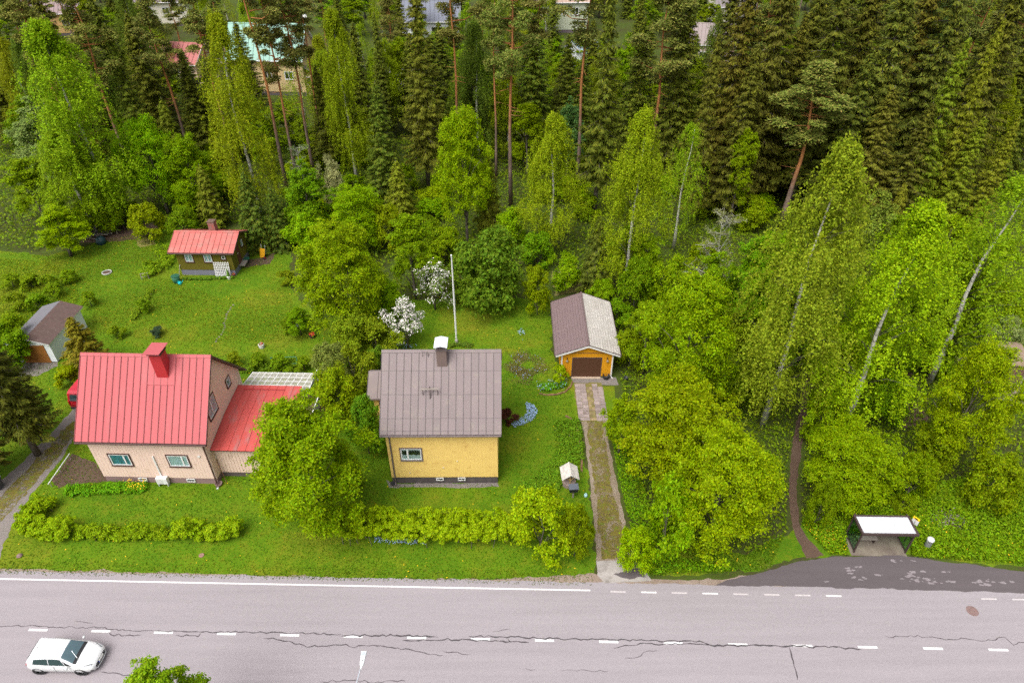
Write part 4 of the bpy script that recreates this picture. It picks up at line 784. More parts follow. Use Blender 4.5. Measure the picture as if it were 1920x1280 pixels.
def bare(H, W, seed):                           # half dead tree: pale lichened twigs and a thin haze of leaves
    rg = np.random.default_rng(seed); pr = random.Random(seed); mb = MB(); trunk(mb, H, .12, 7, .2, pr); tips = []
    for i in range(34):
        th, z0 = pr.uniform(0, 6.28), H * pr.uniform(.3, .95); L = W / 2 * pr.uniform(.5, 1.0) * (1.15 - z0 / H * .6); d = Vector((math.cos(th), math.sin(th), pr.uniform(.1, .5))); a = Vector((0, 0, z0)); e = a + d * L
        mb.tube([a, a.lerp(e, .5) + Vector((0, 0, .1)), e], [.05, .035, .012], 4)
        for q in range(7):
            s_ = pr.uniform(.3, 1); b = a.lerp(e, s_); e2 = b + Vector((pr.uniform(-1, 1), pr.uniform(-1, 1), pr.uniform(-.1, .8))) * L * .33; mb.tube([b, e2], [.022, .008], 3); tips.append(tuple(e2))
    C = np.array(tips); V = clump_leaves(C, np.full(len(C), .22), np.full(len(C), 9), size=(.05, .09), rg=rg)
    return (mb.mesh('trunk', M['bark_dead'], True), np_mesh('crown', V, 4, M['leaf']), H, W)
def blossom(H, W, seed, share=.6):
    rg = np.random.default_rng(seed); tr_, cr_, _, _ = broadleaf(H, W, seed, 30, 8000, .05, (.045, .08), 8, nlimb=26, r0=.08, wild=.4)
    n = len(cr_.polygons); co = np.empty(n * 12, dtype=np.float32); cr_.vertices.foreach_get('co', co); V = co.reshape(-1, 3)
    keep = rg.random(n) < .8; V = V.reshape(n, 4, 3)[keep].reshape(-1, 3)
    return (tr_, np_mesh('crown', V, 4, [M['leaf'], M['blossom_white']], (rg.random(keep.sum()) < share).astype(int)), H, W)
M['blossom_white'] = plain('white_blossom', (0.78, 0.72, 0.70), .8, .1, 9, .1)
PROTO = {}
for k, sd_ in enumerate((1, 2, 3, 4)): PROTO['maple', k] = broadleaf(10, 9, sd_, 62 + 4 * k, 56000, (.03, .03, .06, .08)[k], (.05, .105), 11)
for k, sd_ in enumerate((21, 22, 23)): PROTO['tree', k] = broadleaf(12, 6.5, sd_, 60, 26000, .10, (.065, .125), 9, wild=.26)
for k, sd_ in enumerate((5, 6, 7, 8)): PROTO['shrub', k] = broadleaf(3.0, 4.0, sd_, 34, 15000, .0, (.04, .085), 9, nlimb=14, r0=.05, wild=.1)
for k, sd_ in enumerate((9, 10)): PROTO['bush', k] = broadleaf(1.3, 1.8, sd_, 20, 5200, .0, (.035, .07), 7, nlimb=10, r0=.03, wild=.3)
for k, sd_ in enumerate((31, 32, 33)): PROTO['birch', k] = birch(20, 6.5, sd_)
PROTO['birch', 3] = birch(20, 6.5, 34, 620, 20, .25)
for k, sd_ in enumerate((41, 42, 43, 44)): PROTO['spruce', k] = spruce(22, 6.5, sd_, (.05, .1, .14, .18)[k], 40, .34, (.18, .25, .3, .34)[k])
for k, sd_ in enumerate((45, 46)): PROTO['young_spruce', k] = spruce(9, 4.6, sd_, .03, 48, .27, .2)
for k, sd_ in enumerate((51, 52, 53)): PROTO['pine', k] = pine(26, 6.5, sd_, (.5, .58, .64)[k])
PROTO['bare', 0] = bare(9, 5.5, 61)
for k, sd_ in enumerate((71, 72)): PROTO['apple', k] = blossom(4.4, 4.0, sd_, (.55, .30)[k])
HUES = dict(maple=(.240, .365, .002), tree=(.215, .325, .003), shrub=(.240, .350, .003), bush=(.21, .32, .006), birch=(.270, .360, .008), spruce=(.115, .145, .012), young_spruce=(.175, .21, .012), pine=(.18, .205, .035), bare=(.22, .26, .09), apple=(.15, .24, .03))
NAMES = dict(maple='broadleaf_tree', tree='broadleaf_tree', shrub='shrub', bush='bush', birch='birch_tree', spruce='spruce_tree', young_spruce='young_spruce', pine='pine_tree', bare='lichened_tree', apple='apple_tree')
CATS = dict(maple='tree', tree='tree', shrub='shrub', bush='bush', birch='birch', spruce='spruce', young_spruce='spruce', pine='pine', bare='tree', apple='apple tree')
tr_rand = random.Random(99); NV = {}
for (s_, k_) in PROTO: NV[s_] = NV.get(s_, 0) + 1
def place(sp, x, y, H, W, label, group=None, v=None, tint=1.0, hue=None, sink=0.0):
    v = tr_rand.randrange(NV[sp]) if v is None else v % NV[sp]; tm, cm, H0, W0 = PROTO[sp, v]
    root = thing(NAMES[sp], label, CATS[sp], (x, y, -sink), tr_rand.uniform(0, 6.28), group)
    root.scale = (W / W0, W / W0, H / H0)
    link('trunk', tm, root); c = link('crown', cm, root); h = hue or HUES[sp]; j = [tr_rand.uniform(.9, 1.1) for _ in range(2)]
    c.color = (h[0] * tint * j[0], h[1] * tint * j[1], h[2] * tint, 1); return root
def T(sp, tx, ty, by, wpx, label, group=None, v=None, tint=1.0, hue=None):
    """apex pixel (tx, ty), row of the foot on the ground by, crown width in photo pixels"""
    Y = gp(960, by).y; p = at_y(tx, ty, Y); H = p.z; W = wpx / F * depth(Y, H * .55) * (.98 if sp == 'birch' else 1.0)
    return place(sp, p.x, Y, H, W, label, group, v, tint, hue)
# ---------------------------------------------------------------- every tree and shrub that can be told apart
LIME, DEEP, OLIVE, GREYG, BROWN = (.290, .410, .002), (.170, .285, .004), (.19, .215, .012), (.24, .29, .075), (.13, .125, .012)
T('maple', 540, 745, 985, 262, 'big round bright green tree in front of the pink house wing', v=0)
T('maple', 1290, 700, 905, 235, 'broad yellow green tree beside the gravel driveway', v=1, hue=LIME, tint=.85)
T('maple', 1385, 796, 1018, 225, 'large leafy tree at the roadside between driveway and footpath', v=2, hue=LIME, tint=.9)
T('maple', 1315, 512, 775, 200, 'rounded green tree growing just behind the roadside grove, above the garage driveway', v=3)
T('shrub', 1270, 888, 1045, 130, 'bushy green shrub where driveway meets road verge', v=0)
T('shrub', 1200, 985, 1062, 80, 'low lime shrub at the mouth of the driveway', v=1, hue=LIME)
T('tree', 1175, 735, 850, 70, 'leafy sapling clump beside the garage paving slabs', v=0, hue=LIME, tint=.8)
T('shrub', 1405, 640, 760, 110, 'dark green shrub between the grove and the tall leaning birch', v=2, hue=DEEP)
T('tree', 1225, 560, 700, 100, 'green tree pressed against the pale garage roof side', v=1)
T('maple', 1622, 800, 930, 195, 'round bright green tree just behind the bus shelter', v=1, hue=LIME, tint=.88)
T('birch', 1590, 268, 797, 225, 'tall weeping birch whose pale trunk stands next to the footpath', v=0, hue=(.27, .345, .016))
T('birch', 1748, 382, 802, 230, 'bright weeping birch with white trunk behind the round bus stop tree', v=1, hue=(.31, .425, .006))
T('birch', 1925, 330, 722, 215, 'birch with long bare leaning trunk near the wood store', v=3, tint=.95)
T('tree', 1655, 360, 640, 130, 'pale birch-like tree in the thicket behind the footpath birch', v=2, hue=(.20, .27, .03))
T('maple', 1885, 640, 872, 165, 'yellow green maple in front of the log store', v=3, hue=LIME, tint=.85)
T('tree', 1478, 420, 650, 125, 'round green tree filling the gap behind the footpath birch', v=1, tint=1.05)
T('tree', 1350, 470, 640, 100, 'green tree at the foot of the lichened tree', v=2, tint=1.0)
T('shrub', 1790, 790, 880, 110, 'mid green shrub in the clearing behind the bus shelter bin', v=0, tint=.85)
T('shrub', 1900, 845, 945, 110, 'spreading green shrub at the edge of the roadside meadow', v=1, tint=.9)
T('shrub', 1740, 850, 930, 90, 'light green shrub beside the round bus stop tree', v=3, hue=LIME, tint=.75)
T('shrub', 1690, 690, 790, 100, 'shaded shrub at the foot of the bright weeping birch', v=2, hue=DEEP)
T('shrub', 1570, 720, 830, 95, 'shrub on the footpath bend between the two birch trunks', v=1, tint=.85)
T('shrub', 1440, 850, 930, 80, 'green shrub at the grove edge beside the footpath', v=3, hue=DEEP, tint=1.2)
T('shrub', 1840, 720, 800, 90, 'pale green shrub in front of the leaning birch trunk', v=0, tint=.95)
T('tree', 1850, 480, 700, 130, 'leafy tree hiding the neighbouring lawn', v=0, tint=.95)
T('shrub', 1905, 590, 668, 90, 'white flowering shrub on the neighbouring lawn', v=2, hue=(.30, .36, .10))
T('tree', 1690, 470, 640, 140, 'dense green tree between the footpath birch and the bright birch', v=1, hue=(.19, .28, .012))
T('tree', 1430, 440, 640, 110, 'dark leafy tree next to the lichened tree', v=2, hue=DEEP, tint=1.1)
T('bare', 1362, 392, 590, 120, 'grey lichened half bare tree above the grove')
# hedge end, garden shrubs
T('shrub', 1018, 912, 1035, 150, 'tall lime yellow shrub at the driveway end of the hedge', v=0, hue=(.33, .45, .004))
T('shrub', 1086, 940, 1042, 72, 'darker green shrub between lime shrub and driveway', v=1, tint=.8)
T('shrub', 640, 858, 925, 70, 'small dark shrub at the corner of the yellow house', v=2, hue=DEEP)
T('shrub', 650, 580, 672, 95, 'yellow green shrub beside the pot of red flowers', v=3, hue=(.24, .30, .01))
T('shrub', 695, 590, 668, 110, 'golden green lilac hedge shrub next to the blossoming apple tree', v=0, hue=(.25, .29, .01))
T('shrub', 615, 638, 728, 90, 'grey green shrub behind the terrace canopy', v=1, hue=(.22, .30, .05))
T('shrub', 650, 645, 740, 90, 'olive yellow shrub beside the porch of the yellow house', v=2, hue=(.25, .29, .01))
T('shrub', 622, 690, 790, 110, 'leafy green shrub next to the white railed terrace', v=3)
T('shrub', 672, 735, 850, 80, 'fresh green shrub under the porch roof corner', v=0, hue=(.14, .29, .012))
T('shrub', 705, 645, 705, 55, 'bright green shrub against the grey porch roof', v=1, hue=(.14, .29, .012))
T('maple', 618, 400, 628, 178, 'round bright green tree on the lawn between cottage and yellow house', v=2)
T('tree', 552, 575, 628, 52, 'slender young tree on the lawn by the globe lamp', v=0, tint=.9)
T('maple', 660, 338, 470, 115, 'light green tree rising behind the round lawn tree', v=1, hue=LIME, tint=.85)
T('apple', 755, 555, 652, 82, 'apple tree white with blossom behind the grey roofed house', v=0)
T('apple', 808, 478, 580, 88, 'half green apple tree with sparse white blossom', v=1)
T('tree', 762, 392, 560, 100, 'open crowned green fruit tree behind the blossoming apple trees', v=1)
T('shrub', 925, 412, 570, 165, 'huge domed lilac shrub behind the flagpole lawn', v=0, hue=(.15, .235, .012))
T('shrub', 870, 470, 568, 80, 'lower side dome of the lilac thicket right by the flagpole', v=1, hue=(.15, .235, .012))
T('shrub', 1010, 492, 590, 62, 'upright green shrub beside the brown garage roof', v=3, tint=.95)
T('bush', 1050, 683, 718, 34, 'rounded yellow green bush at the garage corner', v=0, hue=LIME)
T('maple', 865, 192, 455, 125, 'tall bright green tree at the forest edge behind the lilac', v=3)
T('young_spruce', 915, 288, 440, 72, 'small dark spruce between the tall bright tree and the weeping birch', v=0, tint=.75)
T('young_spruce', 742, 300, 425, 85, 'small yellow green spruce in front of the brownish spruce', v=1)
T('spruce', 703, 152, 395, 105, 'spruce with curving green boughs next to the pale birch', v=0, hue=(.095, .135, .012))
T('spruce', 772, -60, 352, 120, 'towering golden brown spruce left of the white villa', v=2, hue=BROWN)
T('spruce', 700, 20, 260, 55, 'narrow dark spruce behind the curving boughed spruce', v=1)
T('birch', 1040, 212, 472, 125, 'weeping birch in the middle of the forest edge behind the lilac', v=2)
T('tree', 1070, 178, 330, 62, 'blue green young tree at the foot of an orange pine', v=0, hue=(.12, .23, .06))
T('tree', 990, 185, 330, 80, 'fresh green tree behind the middle weeping birch', v=1, hue=LIME, tint=.8)
T('spruce', 1150, -50, 405, 125, 'huge shaggy olive spruce left of the garage birches', v=3, hue=(.115, .125, .012))
T('birch', 1212, 205, 557, 140, 'broad weeping birch with white trunk behind the garage', v=0)
T('birch', 1300, 232, 470, 100, 'slimmer birch standing beside the broad garage birch', v=3)
T('young_spruce', 1125, 405, 552, 85, 'dark young spruce behind the garage roof', v=0, hue=(.09, .13, .012))
T('tree', 1218, 440, 560, 85, 'green hazel-like tree around the garage birch trunk', v=2)
T('spruce', 1350, 55, 425, 92, 'spruce with pale drooping dead boughs above the lichened tree', v=2, hue=(.11, .12, .012))
T('tree', 1408, 228, 425, 62, 'fresh green tree between the drooping spruce and the leaning pine', v=1)
T('pine', 1545, 120, 432, 165, 'leaning pine with a broad flat olive crown above the footpath birch', v=1)
T('spruce', 1822, 60, 450, 105, 'bright tipped spruce in front of the dark spruce wall', v=0, hue=(.17, .205, .010))
T('spruce', 1887, 28, 445, 95, 'yellow green spruce at the far edge of the spruce wall', v=1, hue=(.19, .21, .010))
T('spruce', 1850, 215, 462, 100, 'bushy mid height spruce in front of the bright tipped spruce', v=0, hue=(.165, .20, .010))
T('spruce', 1912, 218, 470, 90, 'spruce cut by the picture edge above the leaning birch', v=1, hue=(.165, .20, .010))
T('young_spruce', 1700, 342, 470, 62, 'small vivid green spruce tip above the thicket', v=1)
T('birch', 1775, -30, 330, 105, 'grey green weeping birch among the dark spruces', v=2, hue=(.14, .20, .045))
T('pine', 1890, -90, 330, 90, 'grey trunked bare pine among the spruces', v=2)
# forest edge on the cottage side
T('birch', 72, 38, 420, 185, 'great weeping birch on the forest edge with grey trunk by the timber pile', v=1)
T('birch', 100, 240, 440, 150, 'lower weeping birch crown in front of the great birch', v=2)
T('tree', 40, 180, 360, 120, 'silvery green willow-like tree behind the great birch', v=0, hue=GREYG)
T('birch', 398, 25, 415, 128, 'slender birch with white speckled trunk behind the cottage', v=0)
T('birch', 622, 18, 348, 100, 'pale birch between the orange pines and the curving spruce', v=1)
T('maple', 255, 215, 400, 130, 'bright green layered tree behind the garden lawn', v=3)
T('maple', 330, 245, 405, 115, 'green layered tree next to the small spruce in the thicket', v=0, tint=.95)
T('young_spruce', 300, 182, 360, 85, 'dark green spruce poking out of the layered trees', v=1, tint=.8)
T('young_spruce', 372, 308, 425, 75, 'yellow tipped small spruce behind the cottage chimney', v=1)
T('young_spruce', 455, 322, 466, 92, 'dark drooping spruce touching the cottage roof', v=0, hue=(.09, .13, .012))
T('young_spruce', 505, 352, 466, 66, 'dark young spruce behind the yellow wheelbarrow', v=1, hue=(.08, .12, .012))
T('spruce', 195, 42, 345, 90, 'tall spruce behind the layered green trees', v=1)
T('tree', 92, 385, 480, 95, 'yellow green tree beside the timber pile', v=2, hue=LIME, tint=.9)
T('tree', 30, 290, 425, 100, 'fresh green tree on the overgrown garden border', v=1)
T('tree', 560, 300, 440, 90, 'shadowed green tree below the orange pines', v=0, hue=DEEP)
T('shrub', 610, 285, 400, 60, 'white flowering shrub under the orange pines', v=2, hue=(.36, .42, .16))
T('tree', 480, 190, 322, 80, 'green tree tangled with the pine trunks', v=2, tint=.9)
T('shrub', 560, 375, 450, 100, 'dark undergrowth shrub beyond the wheelbarrow', v=3, hue=DEEP)
T('bare', 555, 270, 400, 70, 'leafless twiggy sapling among the pine trunks')
T('spruce', -118, 535, 852, 165, 'dark spruce overhanging the gravel lane', v=3, hue=(.095, .11, .012))
T('spruce', -230, 600, 900, 170, 'dark spruce at the picture edge beside the gravel lane', v=2, hue=(.085, .095, .012))
T('spruce', -50, 600, 824, 115, 'shorter spruce whose grey trunk meets the gravel lane', v=2, hue=(.095, .115, .012))
T('young_spruce', 128, 594, 694, 105, 'golden juniper beside the white garage wall', v=0, hue=(.21, .185, .012))
T('bush', 118, 683, 722, 55, 'yellow green bush below the golden juniper', v=1, hue=LIME)
T('shrub', 8, 585, 668, 80, 'dense green shrub on the far side of the white garage', v=0, tint=.85)
T('shrub', -30, 600, 690, 100, 'shrub behind the lane spruces', v=2, hue=DEEP)
# tall pines, the trunks one can count
PINES = [(258, -40, 318, 100, 'orange trunked pine behind the layered green trees'), (352, -30, 330, 95, 'orange pine between the slender birch and the layered trees'),
         (440, -110, 372, 110, 'long leaning orange pine nearest the slender birch'), (478, -60, 352, 95, 'orange pine paired with the long leaning pine'),
         (518, -60, 335, 95, 'orange pine standing in front of the pale green roof'), (556, -20, 312, 85, 'thin pine beside the gable of the pale green roof'),
         (115, -50, 352, 110, 'dark crowned pine behind the great birch'), (10, -60, 330, 100, 'pine at the picture corner behind the silvery tree'),
         (842, -80, 330, 105, 'orange pine in front of the white villa'), (957, -130, 385, 120, 'tallest straight orange pine in the middle of the forest edge'),
         (925, -40, 335, 80, 'dark trunked pine close to the tallest pine'), (1108, -90, 345, 120, 'orange pine beside the blue roofed cottage'),
         (1262, -40, 345, 130, 'orange pine behind the two garage birches'), (1462, -60, 330, 110, 'orange pine in the dark spruce wall'), (1010, -60, 300, 90, 'pine with ragged crown behind the middle birch')]
for i, (tx, ty, by, w, lb) in enumerate(PINES): T('pine', tx, ty, by, w, lb, v=i)
# the dark spruce wall and the filling of the deep wood
ORD = ('first', 'second', 'third', 'fourth', 'fifth', 'sixth', 'seventh', 'eighth', 'ninth', 'tenth', 'eleventh', 'twelfth', 'thirteenth', 'fourteenth', 'fifteenth', 'sixteenth', 'seventeenth', 'eighteenth', 'nineteenth', 'twentieth')
WALL = [(1425, -90, 372, 105), (1500, -120, 385, 110), (1560, -80, 352, 100), (1618, -130, 392, 120), (1672, -110, 372, 110), (1730, -90, 402, 115), (1425, 80, 412, 85), (1640, 90, 425, 100), (1680, 160, 440, 95), (1752, 190, 452, 90), (1790, -120, 352, 110), (1850, -140, 372, 110), (1930, -60, 392, 120), (1385, -60, 330, 90), (1515, 20, 372, 95)]
for i, (tx, ty, by, w) in enumerate(WALL): T('spruce', tx, ty, by, w * 1.5, ORD[sorted(WALL).index(WALL[i])] + ' spruce from the left in the dark spruce wall behind the leaning pine', 'spruces of the dark spruce wall', i, 1.0 + .3 * (i % 3) / 2, (.085, .098, .012) if i % 2 else (.105, .105, .012))
MID = [('spruce', 60, -20, 300, 80), ('spruce', 235, 20, 300, 85), ('spruce', 160, -30, 280, 80), ('spruce', 660, 40, 300, 60), ('spruce', 805, 60, 290, 70), ('spruce', 1000, 25, 300, 85), ('spruce', 1068, 60, 290, 60), ('spruce', 1210, 30, 330, 80), ('spruce', 1300, -20, 340, 80),
       ('spruce', 880, 40, 280, 60), ('spruce', 335, 90, 310, 60), ('spruce', 590, 120, 320, 55)]
for i, (sp, tx, ty, by, w) in enumerate(MID): T(sp, tx, ty, by, w * 1.6, ORD[sorted(q[1] for q in MID).index(tx)] + ' dark spruce from the left standing among the tall orange pines', 'spruces among the orange pines', i, .95)
MID2 = [(890, 40, 300, 105), (745, 60, 240, 70), (655, 110, 290, 70), (1180, 60, 260, 70), (220, -40, 250, 90), (1320, 130, 300, 70), (1350, 20, 250, 60), (1000, 100, 260, 60), (150, 60, 300, 90), (700, 90, 240, 55), (30, 60, 290, 90)]
for i, (tx, ty, by, w) in enumerate(MID2): T('birch' if i % 2 == 0 else 'tree', tx, ty, by, w, ORD[sorted(q[0] for q in MID2).index(tx)] + (' soft green birch-like' if i % 2 == 0 else ' leafy round') + ' tree from the left among the tall orange pines', 'leafy trees among the orange pines', i, .9, (.15, .22, .02) if i % 2 == 0 else None)
DEEPW = random.Random(15)
for i in range(170):                             # the depth of the wood, crowns closing behind the trees above
    x0 = DEEPW.uniform(-60, 1980); by = DEEPW.choice((185, 205, 225, 250, 275, 300)) if x0 < 1300 else DEEPW.choice((150, 190, 230, 270, 310, 350))
    if any(a < x0 < b and by > c for a, b, c in ((455, 625, 160), (770, 850, 190), (1040, 1115, 185), (280, 350, 190))) and DEEPW.random() < .35: continue
    if x0 > 1380: sp = DEEPW.choice(('spruce', 'spruce', 'spruce', 'pine', 'birch'))
    else: sp = DEEPW.choice(('spruce', 'spruce', 'tree', 'birch', 'birch', 'young_spruce', 'tree'))
    p = gp(x0, by); H = {'spruce': 19, 'tree': 8.5, 'birch': 14, 'young_spruce': 8, 'pine': 21}[sp] * DEEPW.uniform(.75, 1.15) * (1 if x0 > 1380 or sp != 'spruce' else .7)
    place(sp, p.x, p.y, H, {'spruce': 7.6, 'tree': 8.2, 'birch': 6.6, 'young_spruce': 5.2, 'pine': 7}[sp], {'spruce': 'spruce deep in the wood, mostly hidden by nearer trees', 'tree': 'leafy tree deep in the wood, mostly hidden by nearer trees', 'birch': 'birch deep in the wood, mostly hidden by nearer trees', 'young_spruce': 'low spruce deep in the wood, mostly hidden by nearer trees', 'pine': 'pine deep in the wood, mostly hidden by nearer trees'}[sp], 'trees in the depth of the wood', tint=.9)
FARW = random.Random(5)
for i in range(184):                             # round the far houses, tops near and above the picture's upper edge
    x0 = -100 + (i % 46) * 46 + FARW.uniform(-20, 20); by = FARW.choice((55, 85, 115, 150)) if i < 46 else FARW.choice((5, 20, 35, 70, 130, 160)); Y = gp(960, by).y
    if any(abs(x0 - hx) < 32 and by < hb and i % 3 for hx, hb in ((325, 70), (530, 160), (800, 110), (1040, 60), (1075, 140), (1345, 60), (350, 140))): by = 30; Y = gp(960, by).y
    sp = FARW.choice(('tree', 'tree', 'birch', 'spruce', 'pine')); p = gp(x0, by); place(sp, p.x, p.y, {'tree': 9, 'birch': 14, 'spruce': 15, 'pine': 17}[sp] * FARW.uniform(.8, 1.15), {'tree': 7, 'birch': 6, 'spruce': 5.5, 'pine': 6}[sp],
        {'tree': 'leafy tree in the gardens of the far houses', 'birch': 'birch in the gardens of the far houses', 'spruce': 'spruce standing among the far houses', 'pine': 'pine standing among the far houses'}[sp], 'trees among the far houses', tint=.95)
UND = [(1190, 610, 690, 60), (1200, 470, 590, 60), (1270, 470, 590, 70), (1330, 560, 650, 60), (1160, 560, 610, 50), (1130, 520, 580, 50), (1060, 470, 540, 60), (1010, 430, 500, 60), (960, 380, 470, 60), (830, 420, 490, 60), (800, 400, 480, 60), (720, 380, 470, 60), (560, 395, 470, 60), (690, 500, 580, 60), (720, 520, 600, 60), (650, 420, 500, 60), (1470, 560, 660, 80), (1450, 640, 730, 70), (1400, 560, 650, 80), (1530, 600, 690, 80), (1600, 600, 690, 90), (1650, 620, 720, 80), (1720, 600, 700, 80), (1760, 560, 660, 90), (1780, 620, 700, 70), (1560, 500, 600, 90), (1480, 480, 580, 90), (1640, 480, 570, 90), (1770, 460, 560, 90), (1870, 420, 540, 100), (1800, 400, 510, 90), (1700, 400, 500, 80), (1560, 420, 520, 80), (1330, 440, 540, 60), (1180, 420, 520, 60), (260, 380, 450, 60), (200, 340, 430, 60), (330, 380, 450, 50), (150, 360, 440, 60), (1920, 520, 610, 80)]
for i, (tx, ty, by, w) in enumerate(UND): T('shrub', tx, ty, by, w * 1.25, 'green understorey shrub among the trees', 'understorey shrubs under the trees', i, tr_rand.uniform(.85, 1.15), DEEP if i % 3 == 1 else None)
EDGE = random.Random(31)
for i in range(48):                             # saplings and shrubs of the forest edge
    p = gp(EDGE.uniform(120, 1450), EDGE.uniform(290, 430))
    if -40 < p.x < -27 and p.y < 73: continue
    place('shrub', p.x, p.y, EDGE.uniform(2.2, 4.6), EDGE.uniform(3.5, 6.0), 'green understorey shrub among the trees', 'understorey shrubs under the trees', i, EDGE.uniform(.85, 1.1), LIME if i % 4 == 0 else None)
T('shrub', 1700, 930, 960, 50, 'weedy bush close to the bus stop sign', v=2, tint=.9)
T('shrub', 1560, 900, 985, 60, 'low leafy bush between footpath and bus shelter', v=3, tint=.85)
# young roadside tree on the near side, its top just in the picture
Yt = 16.0; p = at_y(272, 1248, Yt); place('tree', p.x - .3, Yt, p.z, 4.0, 'top of a young lime green tree on the near roadside', v=1, hue=(.27, .36, .008))
# currant bushes and garden shrubs by the cottage lawn
CUR = [(14, 512, 538, 42, 'currant bush at the picture edge nearest the wood'), (48, 512, 540, 44, 'currant bush second along the upper row'), (84, 516, 545, 40, 'currant bush third along the upper row'), (122, 505, 530, 36, 'currant bush at the lawn end of the upper row'),
       (22, 550, 580, 46, 'currant bush in the lower row at the picture edge'), (62, 548, 580, 46, 'currant bush in the middle of the lower row behind the white garage'), (96, 530, 556, 34, 'small currant bush between the two rows'), (12, 585, 625, 56, 'big currant bush over the white garage roof'),
       (160, 545, 574, 34, 'rhubarb and currant clump behind the white garage'), (292, 612, 628, 30, 'dark green low clump on the lawn above the red roof'), (212, 612, 634, 34, 'leafy perennial clump on the lawn near the white garage'), (262, 560, 585, 34, 'small fruit bush on the garden lawn'), (278, 488, 508, 28, 'small bush behind the green barrel'),
       (520, 665, 692, 44, 'flowering garden bush behind the terrace canopy'), (480, 662, 688, 40, 'green garden bush by the white flower pot'), (435, 660, 684, 36, 'green bush behind the pink gable'), (566, 668, 694, 36, 'rose bush by the green metal frame'), (540, 690, 712, 36, 'low green bush under the green metal frame'),
       (534, 508, 532, 40, 'pale rhododendron at the foot of the round lawn tree'), (535, 592, 622, 30, 'young shrub at the lawn edge by the globe lamp'), (950, 768, 792, 40, 'dark red leaved bush beside the yellow house')]
for i, (tx, ty, by, w, lb) in enumerate(CUR): T('bush', tx, ty, by, w, lb, v=i, tint=.95, hue=(.10, .035, .02) if 'dark red' in lb else ((.06, .10, .05) if 'dark green low' in lb else None))
# ---------------------------------------------------------------- hedges: one clipped body each
def hedge(name, label, pts, w, h, n, hue, seed, cat='hedge', lump=.25):
    rg = np.random.default_rng(seed); P = [Vector((p.x, p.y, 0)) for p in pts]; seg = np.array([(b - a).length for a, b in zip(P[:-1], P[1:])]); cum = np.concatenate([[0], np.cumsum(seg)]); L = cum[-1]; c0 = P[0]
    root = thing(name, label, cat, tuple(c0)); nc = int(L * (14 + 20 * w)); s = rg.random(nc) * L; k = np.clip(np.searchsorted(cum, s) - 1, 0, len(seg) - 1); u = (s - cum[k]) / seg[k]
    A = np.array([tuple(p) for p in P]); base = A[k] + (A[k + 1] - A[k]) * u[:, None]; tn = unit(A[k + 1] - A[k]); nn = np.stack([-tn[:, 1], tn[:, 0], tn[:, 2] * 0], axis=1)
    hh = h * (1 + lump * np.sin(s * 1.9 + seed) * .5 + lump * rg.normal(size=nc) * .4); C = base + nn * (rg.uniform(-.5, .5, nc) * (w - .5))[:, None]; C[:, 2] = np.clip(hh * rg.uniform(.3, 1, nc) ** .6 - .25, .2, None); C -= np.array(c0)
    r = rg.uniform(.13, .29, nc) * min(1.1, w); V = clump_leaves(C, r, np.maximum(6, (n * r ** 2 / (r ** 2).sum())).astype(int), up=.7, size=(.04, .08), rg=rg, fill=.5)
    st = MB(); pr = random.Random(seed)
    for i in range(int(L * 3)):
        b = pts[0].lerp(pts[0], 0); j = pr.randrange(nc); q = C[j]; st.tube([(q[0] * 1.0, q[1], 0), (q[0] + pr.uniform(-.2, .2), q[1] + pr.uniform(-.2, .2), max(.3, q[2]))], [.025, .01], 4)
    st.build('stems', M['bark_grey'], root); c = link('foliage', np_mesh('foliage', V, 4, M['leaf']), root); c.color = (*hue, 1); return root
hedge('hedge', 'long clipped yellow green hedge in front of the yellow house', px((632, 1000), (760, 1006), (880, 1007), (990, 1006)), 2.5, 2.15, 80000, (.30, .42, .004), 3, lump=.08)
hedge('hedge', 'hedge block turning the corner by the gravel lane', px((92, 945), (58, 985), (70, 1000), (140, 1003)), 1.9, 1.4, 32000, (.28, .41, .005), 4, lump=.2)
hedge('hedge', 'thin gappy stretch of hedge with dead twigs before the pink house', px((145, 1003), (225, 1004), (315, 1004)), 1.4, .85, 15000, (.25, .37, .006), 5, lump=.5)
hedge('hedge', 'rounded hedge bushes next to the big round tree', px((328, 1004), (370, 1003), (400, 1003), (452, 1003)), 1.6, 1.2, 20000, (.28, .41, .005), 6, lump=.4)
hedge('flower_border', 'leafy border with yellow flowers along the pink house plinth', px((128, 922), (180, 920), (230, 918), (275, 916)), 1.3, .6, 6500, (.16, .37, .008), 7, 'flower bed', .3)
hedge('flower_border', 'leafy perennial border behind the pink house', px((420, 690), (470, 692), (530, 686), (580, 682)), 1.8, .7, 6000, (.18, .29, .014), 8, 'flower bed', .5)
hedge('perennial_bed', 'tall green perennials beside the cottage wall', px((300, 470), (318, 490), (300, 505), (270, 520)), 2.2, .9, 7000, (.25, .38, .010), 9, 'flower bed', .4)
hedge('perennial_bed', 'green row of plants at the foot of the cottage plinth', px((345, 524), (380, 525), (420, 523), (438, 522)), .7, .4, 2200, (.15, .28, .015), 10, 'flower bed', .5)
hedge('perennial_bed', 'fern clump inside the curved brick edging by the garage', px((1018, 730), (1035, 726), (1058, 722)), 1.2, .5, 2600, (.14, .34, .012), 11, 'flower bed', .3)
hedge('perennial_bed', 'dense ground cover between lawn and driveway by the well', px((1062, 790), (1068, 830), (1066, 870), (1030, 900), (1000, 925)), 2.6, .35, 11000, (.16, .30, .012), 12, 'flower bed', .3)
hedge('perennial_bed', 'weedy row of bushes across the garden lawn', px((285, 545), (270, 575), (250, 600)), 1.0, .55, 2200, (.22, .32, .012), 13, 'flower bed', .6)
hedge('perennial_bed', 'flowers around the flagpole foot behind the grey roof', px((842, 650), (865, 648), (885, 650)), .9, .4, 1500, (.14, .22, .02), 14, 'flower bed', .5)
